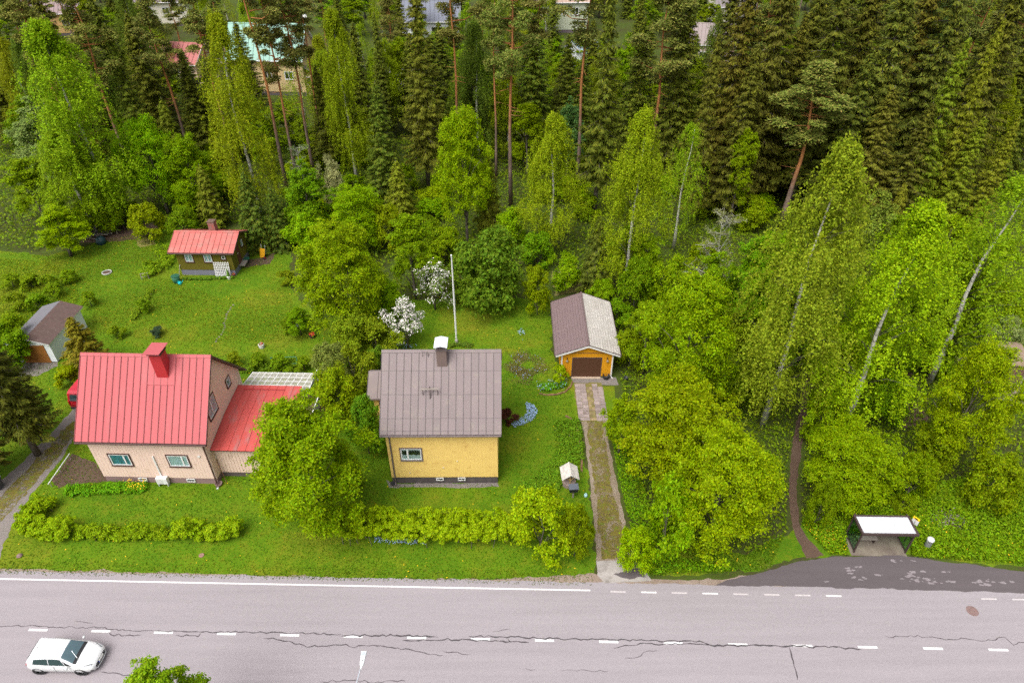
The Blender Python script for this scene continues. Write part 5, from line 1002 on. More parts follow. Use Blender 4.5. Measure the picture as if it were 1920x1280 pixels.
# ---------------------------------------------------------------- growth nobody could count
def inpoly(P, poly):
    x, y = P[:, 0], P[:, 1]; c = np.zeros(len(P), bool); n = len(poly)
    for i in range(n):
        a, b = poly[i], poly[(i + 1) % n]
        if abs(a.y - b.y) < 1e-9: continue
        c ^= ((a.y > y) != (b.y > y)) & (x < (b.x - a.x) * (y - a.y) / (b.y - a.y) + a.x)
    return c
def scatter(poly, n, rg):
    xs, ys = [p.x for p in poly], [p.y for p in poly]; P = np.stack([rg.uniform(min(xs), max(xs), n), rg.uniform(min(ys), max(ys), n)], axis=1); return P[inpoly(P, poly)]
def wav(P, s=1.0): return .5 + .25 * (np.sin(P[:, 0] * .9 * s + 1.3 * np.sin(P[:, 1] * .55 * s)) + np.sin(P[:, 1] * 1.15 * s + 1.7 * np.sin(P[:, 0] * .42 * s)))
BLOCK = [px(*q) for q in (((1066, 700), (1160, 700), (1160, 735), (1135, 776), (1152, 880), (1195, 1055), (1230, 1095), (1112, 1095), (1096, 860), (1076, 776)), ((1500, 690), (1532, 690), (1528, 760), (1500, 900), (1503, 985), (1560, 1046), (1440, 1075), (1476, 990), (1476, 870)), ((1585, 990), (1705, 990), (1708, 1048), (1590, 1048)), ((1380, 1100), (1430, 1068), (1560, 1040), (1920, 1068), (2150, 1085), (2150, 1200), (1380, 1200)), ((-400, 1100), (-40, 920), (110, 795), (165, 735), (176, 745), (125, 850), (45, 950), (0, 1040), (-30, 1100)))]
for hx in (pk, yh, ga, ct, wh):
    mw = Matrix.Translation(hx.r.location) @ Matrix.Rotation(hx.r.rotation_euler.z, 4, 'Z'); e = .1; BLOCK.append([mw @ Vector((a * (hx.W / 2 + e), b * (hx.D / 2 + e), 0)) for a, b in ((-1, -1), (1, -1), (1, 1), (-1, 1))])
BLOCK.append([Vector(p) for p in ((-22.3, 35.7, 0), (-15.5, 35.5, 0), (-15.5, 45, 0), (-22.3, 45, 0))])
def clear(P):
    k = np.ones(len(P), bool)
    for b in BLOCK: k &= ~inpoly(P, b)
    return P[k]
def stuff_leaves(name, label, poly, n, hfun, size, hue, seed, cat, mat='leaf'):
    rg = np.random.default_rng(seed); P = clear(scatter(poly, n, rg)); h = hfun(P); m = len(P)
    Q = np.stack([P[:, 0], P[:, 1], np.maximum(.02, h * rg.random(m) ** .5)], axis=1); a = rg.uniform(*size, m)
    o = link(name, np_mesh(name, cards(Q, rg.normal(size=(m, 3)) * .5 + np.array([0, 0, .75]), rg.normal(size=(m, 3)), a, a * .6), 4, M[mat])); o.color = (*hue, 1); return tag(o, label, cat, kind='stuff')
WOODR = px((1160, 560), (1300, 430), (1500, 400), (1960, 400), (2160, 500), (2160, 1000), (1920, 985), (1760, 960), (1500, 1000), (1440, 1040), (1210, 1040), (1165, 800))
stuff_leaves('undergrowth', 'low green undergrowth covering the ground under the grove', WOODR, 120000, lambda P: .15 + .75 * wav(P) ** 2, (.07, .15), (.20, .30, .008), 21, 'undergrowth')
WOODL = px((-300, 480), (0, 470), (60, 475), (240, 430), (300, 420), (450, 425), (545, 430), (560, 540), (620, 600), (720, 570), (850, 555), (1000, 540), (1040, 500), (1150, 560), (1300, 430), (1500, 400), (2150, 400), (2150, 250), (-300, 250))
stuff_leaves('forest_undergrowth', 'low green undergrowth of the forest edge', WOODL, 150000, lambda P: .2 + 1.1 * wav(P, .8) ** 2, (.11, .22), (.18, .27, .010), 22, 'undergrowth')
stuff_leaves('tall_grass', 'rank meadow grass and weeds around the bus shelter', px((1500, 990), (1560, 1044), (1690, 1044), (1760, 1048), (1930, 1058), (2150, 1070), (2150, 900), (1800, 900), (1520, 940)), 60000, lambda P: .12 + .45 * wav(P, 1.4), (.05, .12), (.19, .32, .006), 23, 'grass')
stuff_leaves('tall_grass_bank', 'rough green growth on the bank along the driveway', px((1140, 790), (1165, 790), (1200, 900), (1250, 1040), (1380, 1070), (1210, 1080), (1192, 1030), (1160, 900)), 22000, lambda P: .1 + .4 * wav(P, 1.6), (.05, .11), (.18, .34, .006), 24, 'grass')
stuff_leaves('rough_meadow', 'rough unmown growth around the currant bushes', px((-200, 480), (80, 490), (140, 520), (150, 560), (110, 610), (60, 660), (-200, 660)), 30000, lambda P: .06 + .3 * wav(P, 1.2), (.05, .10), (.23, .28, .010), 25, 'grass')
def fading(P, poly, rg):                        # thins out towards the edge of the patch
    c = np.array([np.mean([p.x for p in poly]), np.mean([p.y for p in poly])]); e = np.array([max(abs(p.x - c[0]) for p in poly), max(abs(p.y - c[1]) for p in poly)])
    return P[rg.random(len(P)) < np.clip(1.1 - 1.15 * np.sqrt((((P - c) / e) ** 2).sum(axis=1)), 0, 1) * np.clip(wav(P, 2.6) * 1.7 - .25, 0, 1)]
def blades(name, label, poly, n, h, hue, seed, ws=None, fade=False):
    rg = np.random.default_rng(seed); P = clear(scatter(poly, n, rg)); P = P[rg.random(len(P)) < (.35 + .65 * wav(P, .5) if ws is None else 1.6 * np.clip(wav(P * np.array([1, .8]) + 7, .45) - .3, 0, 1) ** 1.5)]; P = fading(P, poly, rg) if fade else P; m = len(P); th = rg.uniform(0, 6.28, m); w = rg.uniform(.025, .06, m); hh = h * rg.uniform(.4, 1.3, m)
    d = np.stack([np.cos(th), np.sin(th)], axis=1); V = np.zeros((m, 3, 3)); V[:, 0, :2] = P + d * w[:, None]; V[:, 1, :2] = P - d * w[:, None]; V[:, 2, :2] = P + rg.normal(size=(m, 2)) * .05; V[:, 2, 2] = hh; V[:, :2, 2] = .004
    o = link(name, np_mesh(name, V.reshape(-1, 3), 3, M['leaf'])); o.color = (*hue, 1); return tag(o, label, 'grass', kind='stuff')
blades('lawn_blades', 'short mown grass of the garden lawns', LAWN, 330000, .07, (.085, .175, .004), 31)
blades('yellow_blades', 'yellower tufts of grass across the garden lawns', LAWN, 45000, .08, (.20, .20, .012), 37, 1.3)
blades('olive_blades', 'olive yellow mossy grass of the upper cottage garden', px((60, 480), (250, 440), (330, 470), (300, 520), (420, 560), (540, 520), (560, 640), (300, 640), (170, 620), (180, 560)), 80000, .07, (.20, .22, .010), 38)
blades('verge_blades', 'short grass of the road verge by the bus stop', VERGE, 50000, .14, (.115, .205, .008), 32)
def dots(name, label, polys, n, size, mat, seed, z=(.05, .14), cat='flowers', fade=False):
    rg = np.random.default_rng(seed); P = np.vstack([fading(clear(scatter(q, n, rg)), q, rg) if fade else clear(scatter(q, n, rg)) for q in polys]); m = len(P); Q = np.stack([P[:, 0], P[:, 1], rg.uniform(*z, m)], axis=1); a = rg.uniform(*size, m)
    return tag(link(name, np_mesh(name, cards(Q, rg.normal(size=(m, 3)) * .3 + np.array([0, 0, 1.]), rg.normal(size=(m, 3)), a, a), 4, mat)), label, cat, kind='stuff')
M['dandelion'] = plain('dandelion_yellow', (0.80, 0.50, 0.01), .8, .1); M['forget'] = plain('forget_me_not_blue', (0.30, 0.42, 0.66), .8, .2, 9)
DRY = (.26, .22, .07)
blades('dry_blades', 'dry yellowed grass beside the yellow house', px((940, 650), (1005, 655), (1035, 690), (1000, 722), (945, 725)), 30000, .11, (.24, .20, .07), 33, fade=True)
blades('trodden_blades', 'trodden pale grass where the footpath meets the bus bay', px((1490, 1000), (1515, 1008), (1560, 1042), (1480, 1056), (1440, 1070), (1390, 1074), (1470, 1040)), 9000, .05, DRY, 34, fade=True)
blades('straw_blades', 'yellowed moss and grass on the cottage lawn', px((240, 440), (300, 432), (290, 470), (200, 500), (130, 520), (150, 480)), 9000, .06, (.22, .19, .03), 35, fade=True)
blades('edge_blades', 'ragged grass creeping over the road shoulder', [rd(-45, 3.85), rd(5.5, 3.85), rd(5.5, 4.9), rd(-45, 4.9)], 9000, .08, (.13, .18, .012), 36)
rf0 = np.random.default_rng(77)
dots('dandelions', 'yellow dandelions dotted over the lawns', [LAWN], 1500, (.025, .05), M['dandelion'], 41)
dots('verge_dandelions', 'yellow dandelions along the road verge', [VERGE, px((1480, 990), (1560, 1040), (1590, 1040), (1560, 980))], 260, (.03, .055), M['dandelion'], 42, (.15, .3))
dots('meadow_flowers', 'yellow marigolds in the border of the pink house', [px((235, 905), (278, 908), (276, 926), (240, 928))], 110, (.025, .05), M['dandelion'], 43, (.4, .75))
dots('forget_me_nots', 'crescent of pale blue forget-me-nots by the yellow house', [px((985, 755), (1000, 760), (1008, 772), (1002, 786), (985, 797), (965, 802), (958, 796), (975, 788), (988, 775))], 1500, (.03, .055), M['forget'], 44, (.06, .26))
dots('forget_me_nots', 'ring of blue forget-me-nots on the flagpole lawn', [px((970, 615), (980, 612), (985, 630), (1000, 636), (1000, 642), (980, 640), (970, 628))], 500, (.03, .055), M['forget'], 45, (.06, .22), fade=True)
dots('forget_me_nots', 'blue forget-me-nots under the blossoming apple tree', [px((740, 648), (785, 645), (782, 656), (742, 656))], 260, (.03, .055), M['forget'], 46, (.06, .22), fade=True)
dots('forget_me_nots', 'blue forget-me-nots beneath the clipped hedge', [px((700, 1010), (800, 1012), (798, 1022), (702, 1020))], 320, (.025, .045), M['forget'], 47, (.06, .3))
dots('forget_me_nots', 'scattered blue flowers on the dry patch beside the yellow house', [px((940, 655), (1020, 665), (1028, 700), (960, 725))], 520, (.018, .04), M['forget'], 48, (.05, .18), fade=True)
dots('forget_me_nots', 'blue flowers among the ferns by the garage', [px((1005, 722), (1065, 715), (1062, 735), (1010, 740))], 160, (.02, .045), M['forget'], 49, (.3, .6))
# ================================================================ vehicles
def catmull(rows, n):
    rows = np.array(rows, float); k = len(rows); out = []
    for i in range(k - 1):
        p0, p1, p2, p3 = rows[max(i-1, 0)], rows[i], rows[i+1], rows[min(i+2, k-1)]
        for s in np.linspace(0, 1, n, endpoint=False): out.append(.5 * ((2*p1) + (-p0+p2)*s + (2*p0-5*p1+4*p2-p3)*s*s + (-p0+3*p1-3*p2+p3)*s**3))
    out.append(rows[-1]); return np.array(out)
M['car_white'] = plain('white_car_paint', (0.66, 0.66, 0.67), .22, .01, 2, .5); M['car_red'] = plain('red_car_paint', (0.50, 0.012, 0.03), .25, .03, 2, .5)
M['tyre'] = plain('tyre_rubber', (.02, .02, .02), .9); M['alloy'] = plain('alloy_rim', (.45, .45, .46), .35, .05, 3, .5, metal=.6)
M['car_glass'] = plain('tinted_car_glass', (.035, .06, .065), .06, .1, 1, .8); M['car_glass_front'] = plain('windscreen_glass', (.065, .11, .13), .06, .15, 1, .8)
M['lamp_glass'] = plain('headlamp_glass', (.55, .58, .60), .12, .05, 3, .6); M['tail_red'] = plain('tail_lamp_red', (.45, .01, .015), .2); M['plate'] = plain('number_plate', (.75, .75, .72), .5); M['plate_blue'] = plain('plate_blue_band', (.02, .08, .5), .5)
def wheel(parent, x, y, side, r=.30):
    w = MB().lathe([(r * .62, -.09), (r * .95, -.10), (r, -.06), (r, .06), (r * .95, .10), (r * .62, .09)], 22, cap=False).build('wheel', M['tyre'], parent, True)
    w.matrix_local = Matrix.Translation((x, y, r)) @ Matrix.Rotation(R(90), 4, 'X')
    rm = MB().lathe([(r * .60, -.02), (r * .63, .0), (r * .63, .085 * 1), (r * .58, .085), (r * .55, .05)], 20)
    for k in range(5):
        a = k * 1.2566; rm.bb((0, 0, 0), (math.cos(a), math.sin(a), 0), (-math.sin(a), math.cos(a), 0), (0, 0, 1), 0.02, r * .6, -.035, .035, .05, .08)
    o = rm.build('rim', M['alloy'], w)
    if side > 0: o.rotation_euler = (R(180), 0, 0)
# hatchback: lofted body, x forward (rear bumper 0 .. nose 3.95); half cross-sections bottom -> roof line
#  x      sill(y,z)     low(y,z)      mid(y,z)      belt(y,z)     shoulder(y,z)  roof(y,z)    centre z
ST = [(0.00, .52, .30, .66, .36, .72, .60, .70, .80, .60, .86, .45, .88, .89),
      (0.12, .62, .24, .76, .34, .80, .60, .76, .92, .66, 1.10, .52, 1.16, 1.18),
      (0.42, .68, .20, .82, .34, .845, .62, .80, .97, .68, 1.38, .55, 1.44, 1.465),
      (0.95, .70, .20, .83, .34, .85, .62, .81, .96, .64, 1.44, .53, 1.495, 1.515),
      (1.60, .70, .20, .83, .34, .85, .62, .815, .94, .62, 1.45, .51, 1.50, 1.525),
      (2.10, .70, .20, .83, .34, .85, .62, .815, .93, .61, 1.41, .50, 1.46, 1.49),
      (2.55, .70, .20, .83, .34, .85, .62, .815, .93, .67, 1.20, .57, 1.25, 1.29),
      (2.95, .70, .20, .83, .34, .85, .62, .82, .90, .74, .97, .64, 1.01, 1.06),
      (3.30, .68, .20, .82, .34, .84, .60, .80, .82, .70, .90, .56, .94, .975),
      (3.62, .64, .20, .78, .32, .80, .56, .75, .72, .62, .80, .48, .84, .865),
      (3.85, .52, .22, .66, .30, .70, .50, .65, .62, .52, .69, .38, .72, .735),
      (3.95, .40, .26, .50, .32, .54, .48, .50, .56, .40, .60, .28, .62, .63)]
def body_surface():
    rings = []
    for s in ST:
        x = s[0]; h = [(s[1], s[2]), (s[3], s[4]), (s[5], s[6]), (s[7], s[8]), (s[9], s[10]), (s[11], s[12]), (0.0, s[13])]
        rings.append([(x, y, z) for y, z in h])
    A = np.array(rings); return catmull(A.reshape(len(A), -1), 8).reshape(-1, 7, 3)      # (stations, 7, 3)
BS = body_surface(); NX = len(BS)
def bsurf(u, v):                               # u: station index in ST units, v: ring 0..6
    a = min(max(u * 8, 0), NX - 1.001); i = int(a); f = a - i; j = min(int(v), 5); g_ = v - j
    p = (BS[i] * (1 - f) + BS[min(i + 1, NX - 1)] * f); return Vector(p[j] * (1 - g_) + p[j + 1] * g_)
car_p = gp(118.8, 1261.5); car = thing('car', 'white five door hatchback driving on the pale road', 'car', (car_p.x - 1.90, car_p.y + .78, 0.012), R(-1.3))
bd = MB()
full = np.concatenate([BS, (BS * np.array([1, -1, 1]))[:, 5::-1, :]], axis=1); nr = full.shape[1]
bd.add([tuple(p) for ring in full for p in ring], [(i * nr + j, i * nr + j + 1, (i + 1) * nr + j + 1, (i + 1) * nr + j) for i in range(NX - 1) for j in range(nr - 1)] + [tuple(range(nr)), tuple(range((NX - 1) * nr, NX * nr))[::-1]] + [(i * nr, (i + 1) * nr, (i + 1) * nr + nr - 1, i * nr + nr - 1) for i in range(NX - 1)])
bo = bd.build('body', M['car_white'], car, True)
def patch(name, mat, quad, sgn=1, off=.012, n=8, parent=None):
    """quad: four (u, v) corners on the body surface, bilinear; lifted off the panel by off"""
    vs = []; q = [Vector(x) for x in quad]
    for a in range(n + 1):
        for b in range(n + 1):
            s, r_ = a / n, b / n; uv = q[0] * (1-s) * (1-r_) + q[1] * s * (1-r_) + q[2] * s * r_ + q[3] * (1-s) * r_
            p = bsurf(uv[0], uv[1]); e = .05; du = bsurf(uv[0] + e, uv[1]) - bsurf(uv[0] - e, uv[1]); dv = bsurf(uv[0], min(5.999, uv[1] + e)) - bsurf(uv[0], max(0, uv[1] - e)); nn = du.cross(dv)
            nn = -nn.normalized() if nn.length > 1e-9 else Vector((0, 0, 1))
            if nn.dot(Vector((0, .5, .6)) + Vector((p.x - 2, 0, 0)) * .3) < 0: nn = -nn
            p = p + nn * off; vs.append((p.x, p.y * sgn, p.z))
    m_ = n + 1; mb = MB().add(vs, [(a * m_ + b, a * m_ + b + 1, (a + 1) * m_ + b + 1, (a + 1) * m_ + b) for a in range(n) for b in range(n)]); return mb.build(name, mat, parent or car, True)
def twin(name, mat, quad, off=.012, parent=None): return [patch(name, mat, quad, s, off, 6, parent) for s in (1, -1)]
twin('side_window', M['car_glass'], ((2.25, 3.15), (3.75, 3.10), (3.75, 3.9), (2.5, 3.88)))
twin('side_window', M['car_glass'], ((3.82, 3.10), (5.75, 3.12), (5.15, 3.88), (3.82, 3.9)))
twin('quarter_window', M['black'], ((5.85, 3.12), (6.7, 3.15), (6.2, 3.5), (5.4, 3.8)))
ws = MB(); n = 10; vs = []
for a in range(n + 1):
    for b in range(-8, 9):
        u = 5.25 + (7.0 - 5.25) * a / n; v = 6 - abs(b) / 8 * 1.55; p = bsurf(u, v); vs.append((p.x + .004, p.y * (1 if b > 0 else -1), p.z + .014))
ws.add(vs, [(a * 17 + b, (a + 1) * 17 + b, (a + 1) * 17 + b + 1, a * 17 + b + 1) for a in range(n) for b in range(16)]); wso = ws.build('windscreen', M['car_glass_front'], car, True)
cw = MB(); vs = []
for a in range(3):
    for b in range(-8, 9):
        u = 6.75 + .42 * a / 2; v = 6 - abs(b) / 8 * 1.6; p = bsurf(u, v); vs.append((p.x + .004, p.y * (1 if b > 0 else -1), p.z + .019))
cw.add(vs, [(a * 17 + b, (a + 1) * 17 + b, (a + 1) * 17 + b + 1, a * 17 + b + 1) for a in range(2) for b in range(16)]); cw.build('cowl', M['black'], car, True)
MB().tube([(2.95, -.35, 1.075), (2.55, -.05, 1.30)], .012, 5).build('wiper', M['zinc'], wso)
rw = MB(); vs = []
for a in range(5):
    for b in range(-6, 7):
        u = .75 + 1.0 * a / 4; v = 6 - abs(b) / 6 * 1.25; p = bsurf(u, v); vs.append((p.x - .012, p.y * (1 if b > 0 else -1), p.z + .012))
rw.add(vs, [(a * 13 + b, (a + 1) * 13 + b, (a + 1) * 13 + b + 1, a * 13 + b + 1) for a in range(4) for b in range(12)]); rw.build('rear_window', M['car_glass'], car, True)
twin('headlight', M['lamp_glass'], ((8.55, 3.15), (9.75, 3.35), (9.7, 4.2), (8.6, 3.7)), .014)
twin('headlight_rim', M['black'], ((8.4, 3.55), (9.8, 4.0), (9.8, 4.25), (8.4, 3.75)), .019)
twin('tail_light', M['tail_red'], ((.15, 2.7), (.95, 2.75), (1.15, 3.5), (.3, 3.5)), .014)
twin('fog_recess', M['black'], ((9.3, 1.15), (10.0, 1.15), (9.9, 1.75), (9.4, 1.6)), .012)
twin('bonnet_seam', M['alloy'], ((7.3, 4.22), (9.5, 4.4), (9.5, 4.46), (7.3, 4.28)), .006); twin('roof_seam', M['alloy'], ((1.9, 4.86), (5.2, 4.86), (5.2, 4.92), (1.9, 4.92)), .006); twin('door_line', M['alloy'], ((5.35, 1.2), (5.39, 1.2), (5.39, 3.0), (5.35, 3.0)), .004)
MB().box(3.70, 3.975, -.42, .42, .33, .50).build('grille', M['black'], car, bevel=.03); MB().box(3.90, 3.985, -.26, .26, .42, .54).build('number_plate', M['plate'], car); MB().box(3.90, 3.988, -.26, -.22, .42, .54).build('plate_band', M['plate_blue'], car)
MB().lathe([(.055, 0), (.055, .012)], 14).build('badge', M['alloy'], car).matrix_local = Matrix.Translation((3.90, 0, .66)) @ Matrix.Rotation(R(60), 4, 'Y')
MB().tube([(3.97, -.5, .30), (4.0, 0, .28), (3.97, .5, .30)], .02, 5).build('bumper_lip', M['car_white'], car)
for x in (.62, 3.13):
    for y in (-.74, .74):
        wheel(car, x, y, 1 if y < 0 else -1)
        ar = MB().lathe([(.30, -.02), (.355, -.02), (.355, .02), (.30, .02), (.30, -.02)], 22, cap=False).build('wheel_arch', M['black'], car); ar.matrix_local = Matrix.Translation((x, (abs(y) + .092) * (1 if y > 0 else -1), .31)) @ Matrix.Rotation(R(90), 4, 'X')
for s in (-1, 1):
    mr = MB().lathe([(.02, -.11), (.075, -.08), (.085, 0), (.075, .07), (.02, .09)], 10).build('wing_mirror', M['car_white'], car, True); mr.matrix_local = Matrix.Translation((2.62, s * .97, .98)) @ Matrix.Rotation(R(90), 4, 'X') @ Matrix.Scale(.75, 4, (1, 0, 0))
    for x in (1.35, 2.35): MB().box(x - .09, x + .09, s * .845 - .02, s * .845 + .02, .80, .83).build('door_handle', M['car_white'], car, bevel=.008)
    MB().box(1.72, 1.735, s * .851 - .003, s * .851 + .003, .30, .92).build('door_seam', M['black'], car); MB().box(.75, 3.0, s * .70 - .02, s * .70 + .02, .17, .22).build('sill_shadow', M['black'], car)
MB().tube([(.62, 0, 1.49), (.50, 0, 1.58)], .012, 5).build('aerial', M['black'], car)
# red van behind the pink house, seen from behind
vp = gp(157, 771); van = thing('van', 'dark red van parked on the lane behind the pink house', 'van', (vp.x, vp.y, 0), R(-2))
prof = [(-.0, .30), (-.06, .8), (.02, 1.15), (.22, 1.80), (.5, 1.92), (3.0, 1.90), (3.7, 1.35), (4.5, 1.05), (4.65, .6), (4.6, .30)]
vb = MB(); secs = [(-.92, .86), (-.90, 1), (-.6, 1.01), (.6, 1.01), (.90, 1), (.92, .86)]
vs = [(x, y, z if z < 1.2 else 1.2 + (z - 1.2) * k) for x, k in secs for y, z in prof]; k_ = len(prof)
vb.add(vs, [(i * k_ + j, i * k_ + (j + 1) % k_, (i + 1) * k_ + (j + 1) % k_, (i + 1) * k_ + j) for i in range(len(secs) - 1) for j in range(k_)] + [tuple(range(k_))[::-1], tuple(range((len(secs) - 1) * k_, len(secs) * k_))])
vb.build('body', M['car_red'], van, bevel=.03)
MB().hexa([(-.74, -.02, 1.2), (.74, -.02, 1.2), (.74, .3, 1.2), (-.74, .3, 1.2), (-.66, .165, 1.72), (.66, .165, 1.72), (.66, .4, 1.72), (-.66, .4, 1.72)]).build('rear_window', M['car_glass'], van)
for s in (-1, 1):
    MB().box(s * .86 - .06, s * .86 + .06, -.075, .1, .85, 1.2).build('tail_light', M['tail_red'], van)
    for a, b in ((.5, 1.5), (1.6, 2.7)): MB().box(s * .925 - .01, s * .925 + .01, a, b, 1.2, 1.62).build('side_window', M['car_glass'], van)
    for y in (.9, 3.7):
        w = MB().lathe([(.2, -.1), (.31, -.1), (.32, 0), (.31, .1), (.2, .1)], 18).build('wheel', M['tyre'], van); w.matrix_local = Matrix.Translation((s * .84, y, .32)) @ Matrix.Rotation(R(90), 4, 'Y')
MB().box(-.26, .26, -.085, -.03, .78, .89).build('number_plate', M['plate'], van); MB().box(-.9, .9, -.12, .05, .34, .52).build('bumper', M['black'], van, bevel=.03)
# ================================================================ bus stop
M['steel_brown'] = plain('dark_brown_steel', (.055, .035, .033), .55, .12, 3, .4); M['shelter_glass'] = glass('green_tinted_glass', (.62, .78, .66), .04)
bs = thing('bus_shelter', 'glazed bus shelter with white roof and dark brown frame', 'bus shelter', (25.4, 29.6, 0), R(-1.0))
for x in (-1.8, 1.72):
    for y in (-.72, .72): MB().box(x - .045, x + .045, y - .045, y + .045, 0, 2.3).build('post', M['steel_brown'], bs)
fr = MB()
for (a, b, c_, d) in ((-2.05, 1.72, -1.08, -.96), (-2.05, 1.72, .42, .54), (-2.05, -1.92, -.96, .42), (1.59, 1.72, -.96, .42)): fr.box(a, b, c_, d, 2.27, 2.44)
rfo = fr.build('roof', M['steel_brown'], bs)
for i in range(3): MB().box(-1.92 + i * 1.17 + .004, -1.92 + (i + 1) * 1.17 - .004, -.96, .42, 2.33, 2.39).build('roof_panel', plain('white_roof_sheet%d' % i, (.52 - .015 * (i % 2), .535 - .015 * (i % 2), .575), .5, .05, 1, .3, dirt=((.40, .41, .43), .35, 1.4)), rfo)
for i in range(3): MB().box(-1.74 + i * 1.15, -1.74 + i * 1.15 + 1.11, .70, .712, .18, 2.15).build('back_pane', M['shelter_glass'], bs)
for x in (-1.8, 1.72): MB().box(x - .006, x + .006, -.66, .66, .18, 2.15).build('side_pane', M['shelter_glass'], bs)
MB().box(-1.75, 1.67, .69, .725, .10, .17).box(-1.83, -1.77, -.66, .66, .10, .17).box(1.69, 1.75, -.66, .66, .10, .17).build('bottom_rail', M['steel_brown'], bs)
MB().box(-1.75, 1.67, .70, .72, 1.15, 1.17).build('glass_stripe', plain('yellow_stripe', (.6, .5, .05), .6), bs)
be = MB().box(-1.35, 0.05, -.02, .14, .43, .47); be = be.build('bench', M['wood_grey'], bs); MB().box(-1.35, .05, .16, .32, .43, .47).build('bench_slat', M['wood_grey'], be)
MB().box(-1.2, -1.14, .02, .30, 0, .43).box(-.16, -.1, .02, .30, 0, .43).build('bench_leg', M['steel_brown'], be)
pd = MB(); pd.add([(23.35, 28.65, .006), (27.15, 28.55, .006), (27.2, 30.55, .006), (23.4, 30.6, .006)], [(0, 1, 2, 3)]); tag(pd.build('shelter_slab', M['pad']), kind='structure')
sg = thing('bus_stop_sign', 'yellow topped bus stop sign on a pole beside the white shelter roof', 'sign', (27.5, 29.8, 0), R(35))
MB().tube([(0, 0, 0), (0, 0, 2.55)], .035, 8).build('pole', M['steel_brown'], sg); MB().box(-.03, .03, -.22, .22, 1.95, 2.55).build('board', M['white'], sg); tb = MB().box(-.034, .034, -.22, .22, 2.38, 2.555).build('top_band', plain('sign_yellow', (.85, .55, .01), .5), sg)
q = MB()                                        # bus pictogram
for s in (-1, 1): q.box(s * .0365 - .002, s * .0365 + .002, -.10, .10, 2.415, 2.52)
q.build('bus_symbol', M['black'], tb)
bn = thing('litter_bin', 'grey cylindrical litter bin with white domed lid near the bus shelter', 'bin', (gp(1736, 1027).x, gp(1736, 1027).y, 0))
MB().lathe([(.20, .05), (.20, .72), (.21, .72), (.21, .76)], 18).build('drum', plain('grey_bin_metal', (.30, .30, .31), .4, .08, 3, .5, metal=.5), bn)
MB().lathe([(.215, .88), (.23, .9), (.235, .98), (.2, 1.04), (.08, 1.07)], 18).build('lid', M['white'], bn, True); MB().box(-.2, -.17, -.05, .05, .74, .95).box(.17, .2, -.05, .05, .74, .95).box(-.05, .05, .17, .2, .74, .95).build('lid_bracket', M['zinc'], bn); MB().lathe([(.05, 0), (.05, .06)], 8).build('foot', M['zinc'], bn)
# ================================================================ street lamp on the near side of the road
Yl = 17.35; lp = at_y(682, 1219, Yl); hz = 8.0; lx = at_y(682, 1228, Yl).x
kx = at_y(682, 1228, Yl); lamp = thing('street_lamp', 'grey street lamp reaching over the road with flat white head', 'street lamp', (kx.x - .28, Yl - 2.4, 0))
zt = kx.z; MB().tube([(0, 0, 0), (0, 0, zt - 1.2), (0.02, .12, zt - .55), (.10, .7, zt - .18), (.24, 1.9, zt - .02)], [.09, .06, .045, .032, .03], 8).build('pole', plain('dull_zinc', (.36, .38, .42), .5, .1), lamp)
hd = MB().hexa([(x + .26, y, zt + z) for x, y, z in ((-.10, 1.9, -.05), (.10, 1.9, -.05), (.145, 2.6, -.05), (-.145, 2.6, -.05), (-.085, 1.9, .04), (.085, 1.9, .04), (.135, 2.6, .06), (-.135, 2.6, .06))]).build('lamp_head', plain('lamp_white', (.60, .62, .65), .4, .03), lamp, bevel=.02)
MB().box(.16, .36, 2.38, 2.55, zt + .045, zt + .066).build('vent_plate', plain('lamp_grey', (.38, .41, .44), .5), hd); MB().lathe([(.022, 0), (.022, .03)], 8, c=(.262, 2.12, zt + .04)).build('sensor', M['black'], hd); MB().tube([(.252, 1.74, zt - .02), (.26, 1.92, zt)], .045, 8).build('socket', M['white'], hd)
# ================================================================ things in the gardens
fpn = gp(856, 641); fg = thing('flagpole', 'tall white flagpole on the lawn behind the grey roof', 'flagpole', (fpn.x, fpn.y, 0)); hF = at_y(848, 480, fpn.y).z
MB().tube([(0, 0, 0), (0, 0, hF * .4), (0, 0, hF)], [.085, .08, .045], 10).build('pole', M['white'], fg); MB().lathe([(.03, 0), (.08, .05), (.08, .1), (.02, .15)], 10, c=(0, 0, hF)).build('finial', M['white'], fg); MB().lathe([(.16, 0), (.14, .25), (.09, .3)], 10).build('foot', M['concrete'], fg)
MB().tube([(.09, -.02, 1.0), (.07, -.02, hF - .1)], .008, 4).build('halyard', M['white'], fg)
wp = gp(1067, 913); we = thing('well', 'roofed garden well with pale shingled roof beside the driveway', 'well', (wp.x, wp.y + .35, 0), R(4)); we.scale = (.68, .68, .72)
MB().lathe([(.78, 0), (.78, .55), (.72, .58), (.72, .62)], 22).build('well_ring', plain('well_concrete', (.27, .20, .18), .9, .15), we); MB().lathe([(.66, .60), (.66, .66), (.3, .68)], 20).build('lid', plain('well_lid', (.24, .18, .16), .8, .15), we)
for y in (-.62, .62): MB().box(-.05, .05, y - .05, y + .05, .3, 2.1).build('post', M['wood_light'], we)
for y in (-.62, .62):
    for s in (-1, 1): MB().tube([(0, y, 1.15), (s * .62, y - .03 * (1 if y < 0 else -1), 1.75)], .035, 5).build('brace', M['wood_light'], we)
wr = MB()
for s in (-1, 1): wr.prism([(0, -.98, 2.28), (s * .95, -.98, 1.62), (s * .95, -.98, 1.57), (0, -.98, 2.22)], (0, 1.96, 0))
wr = wr.build('roof', M['white'], we)
M['shingle'] = plain('pale_shingle', (.50, .46, .42), .85, .1, 4, .2, orand=.12)
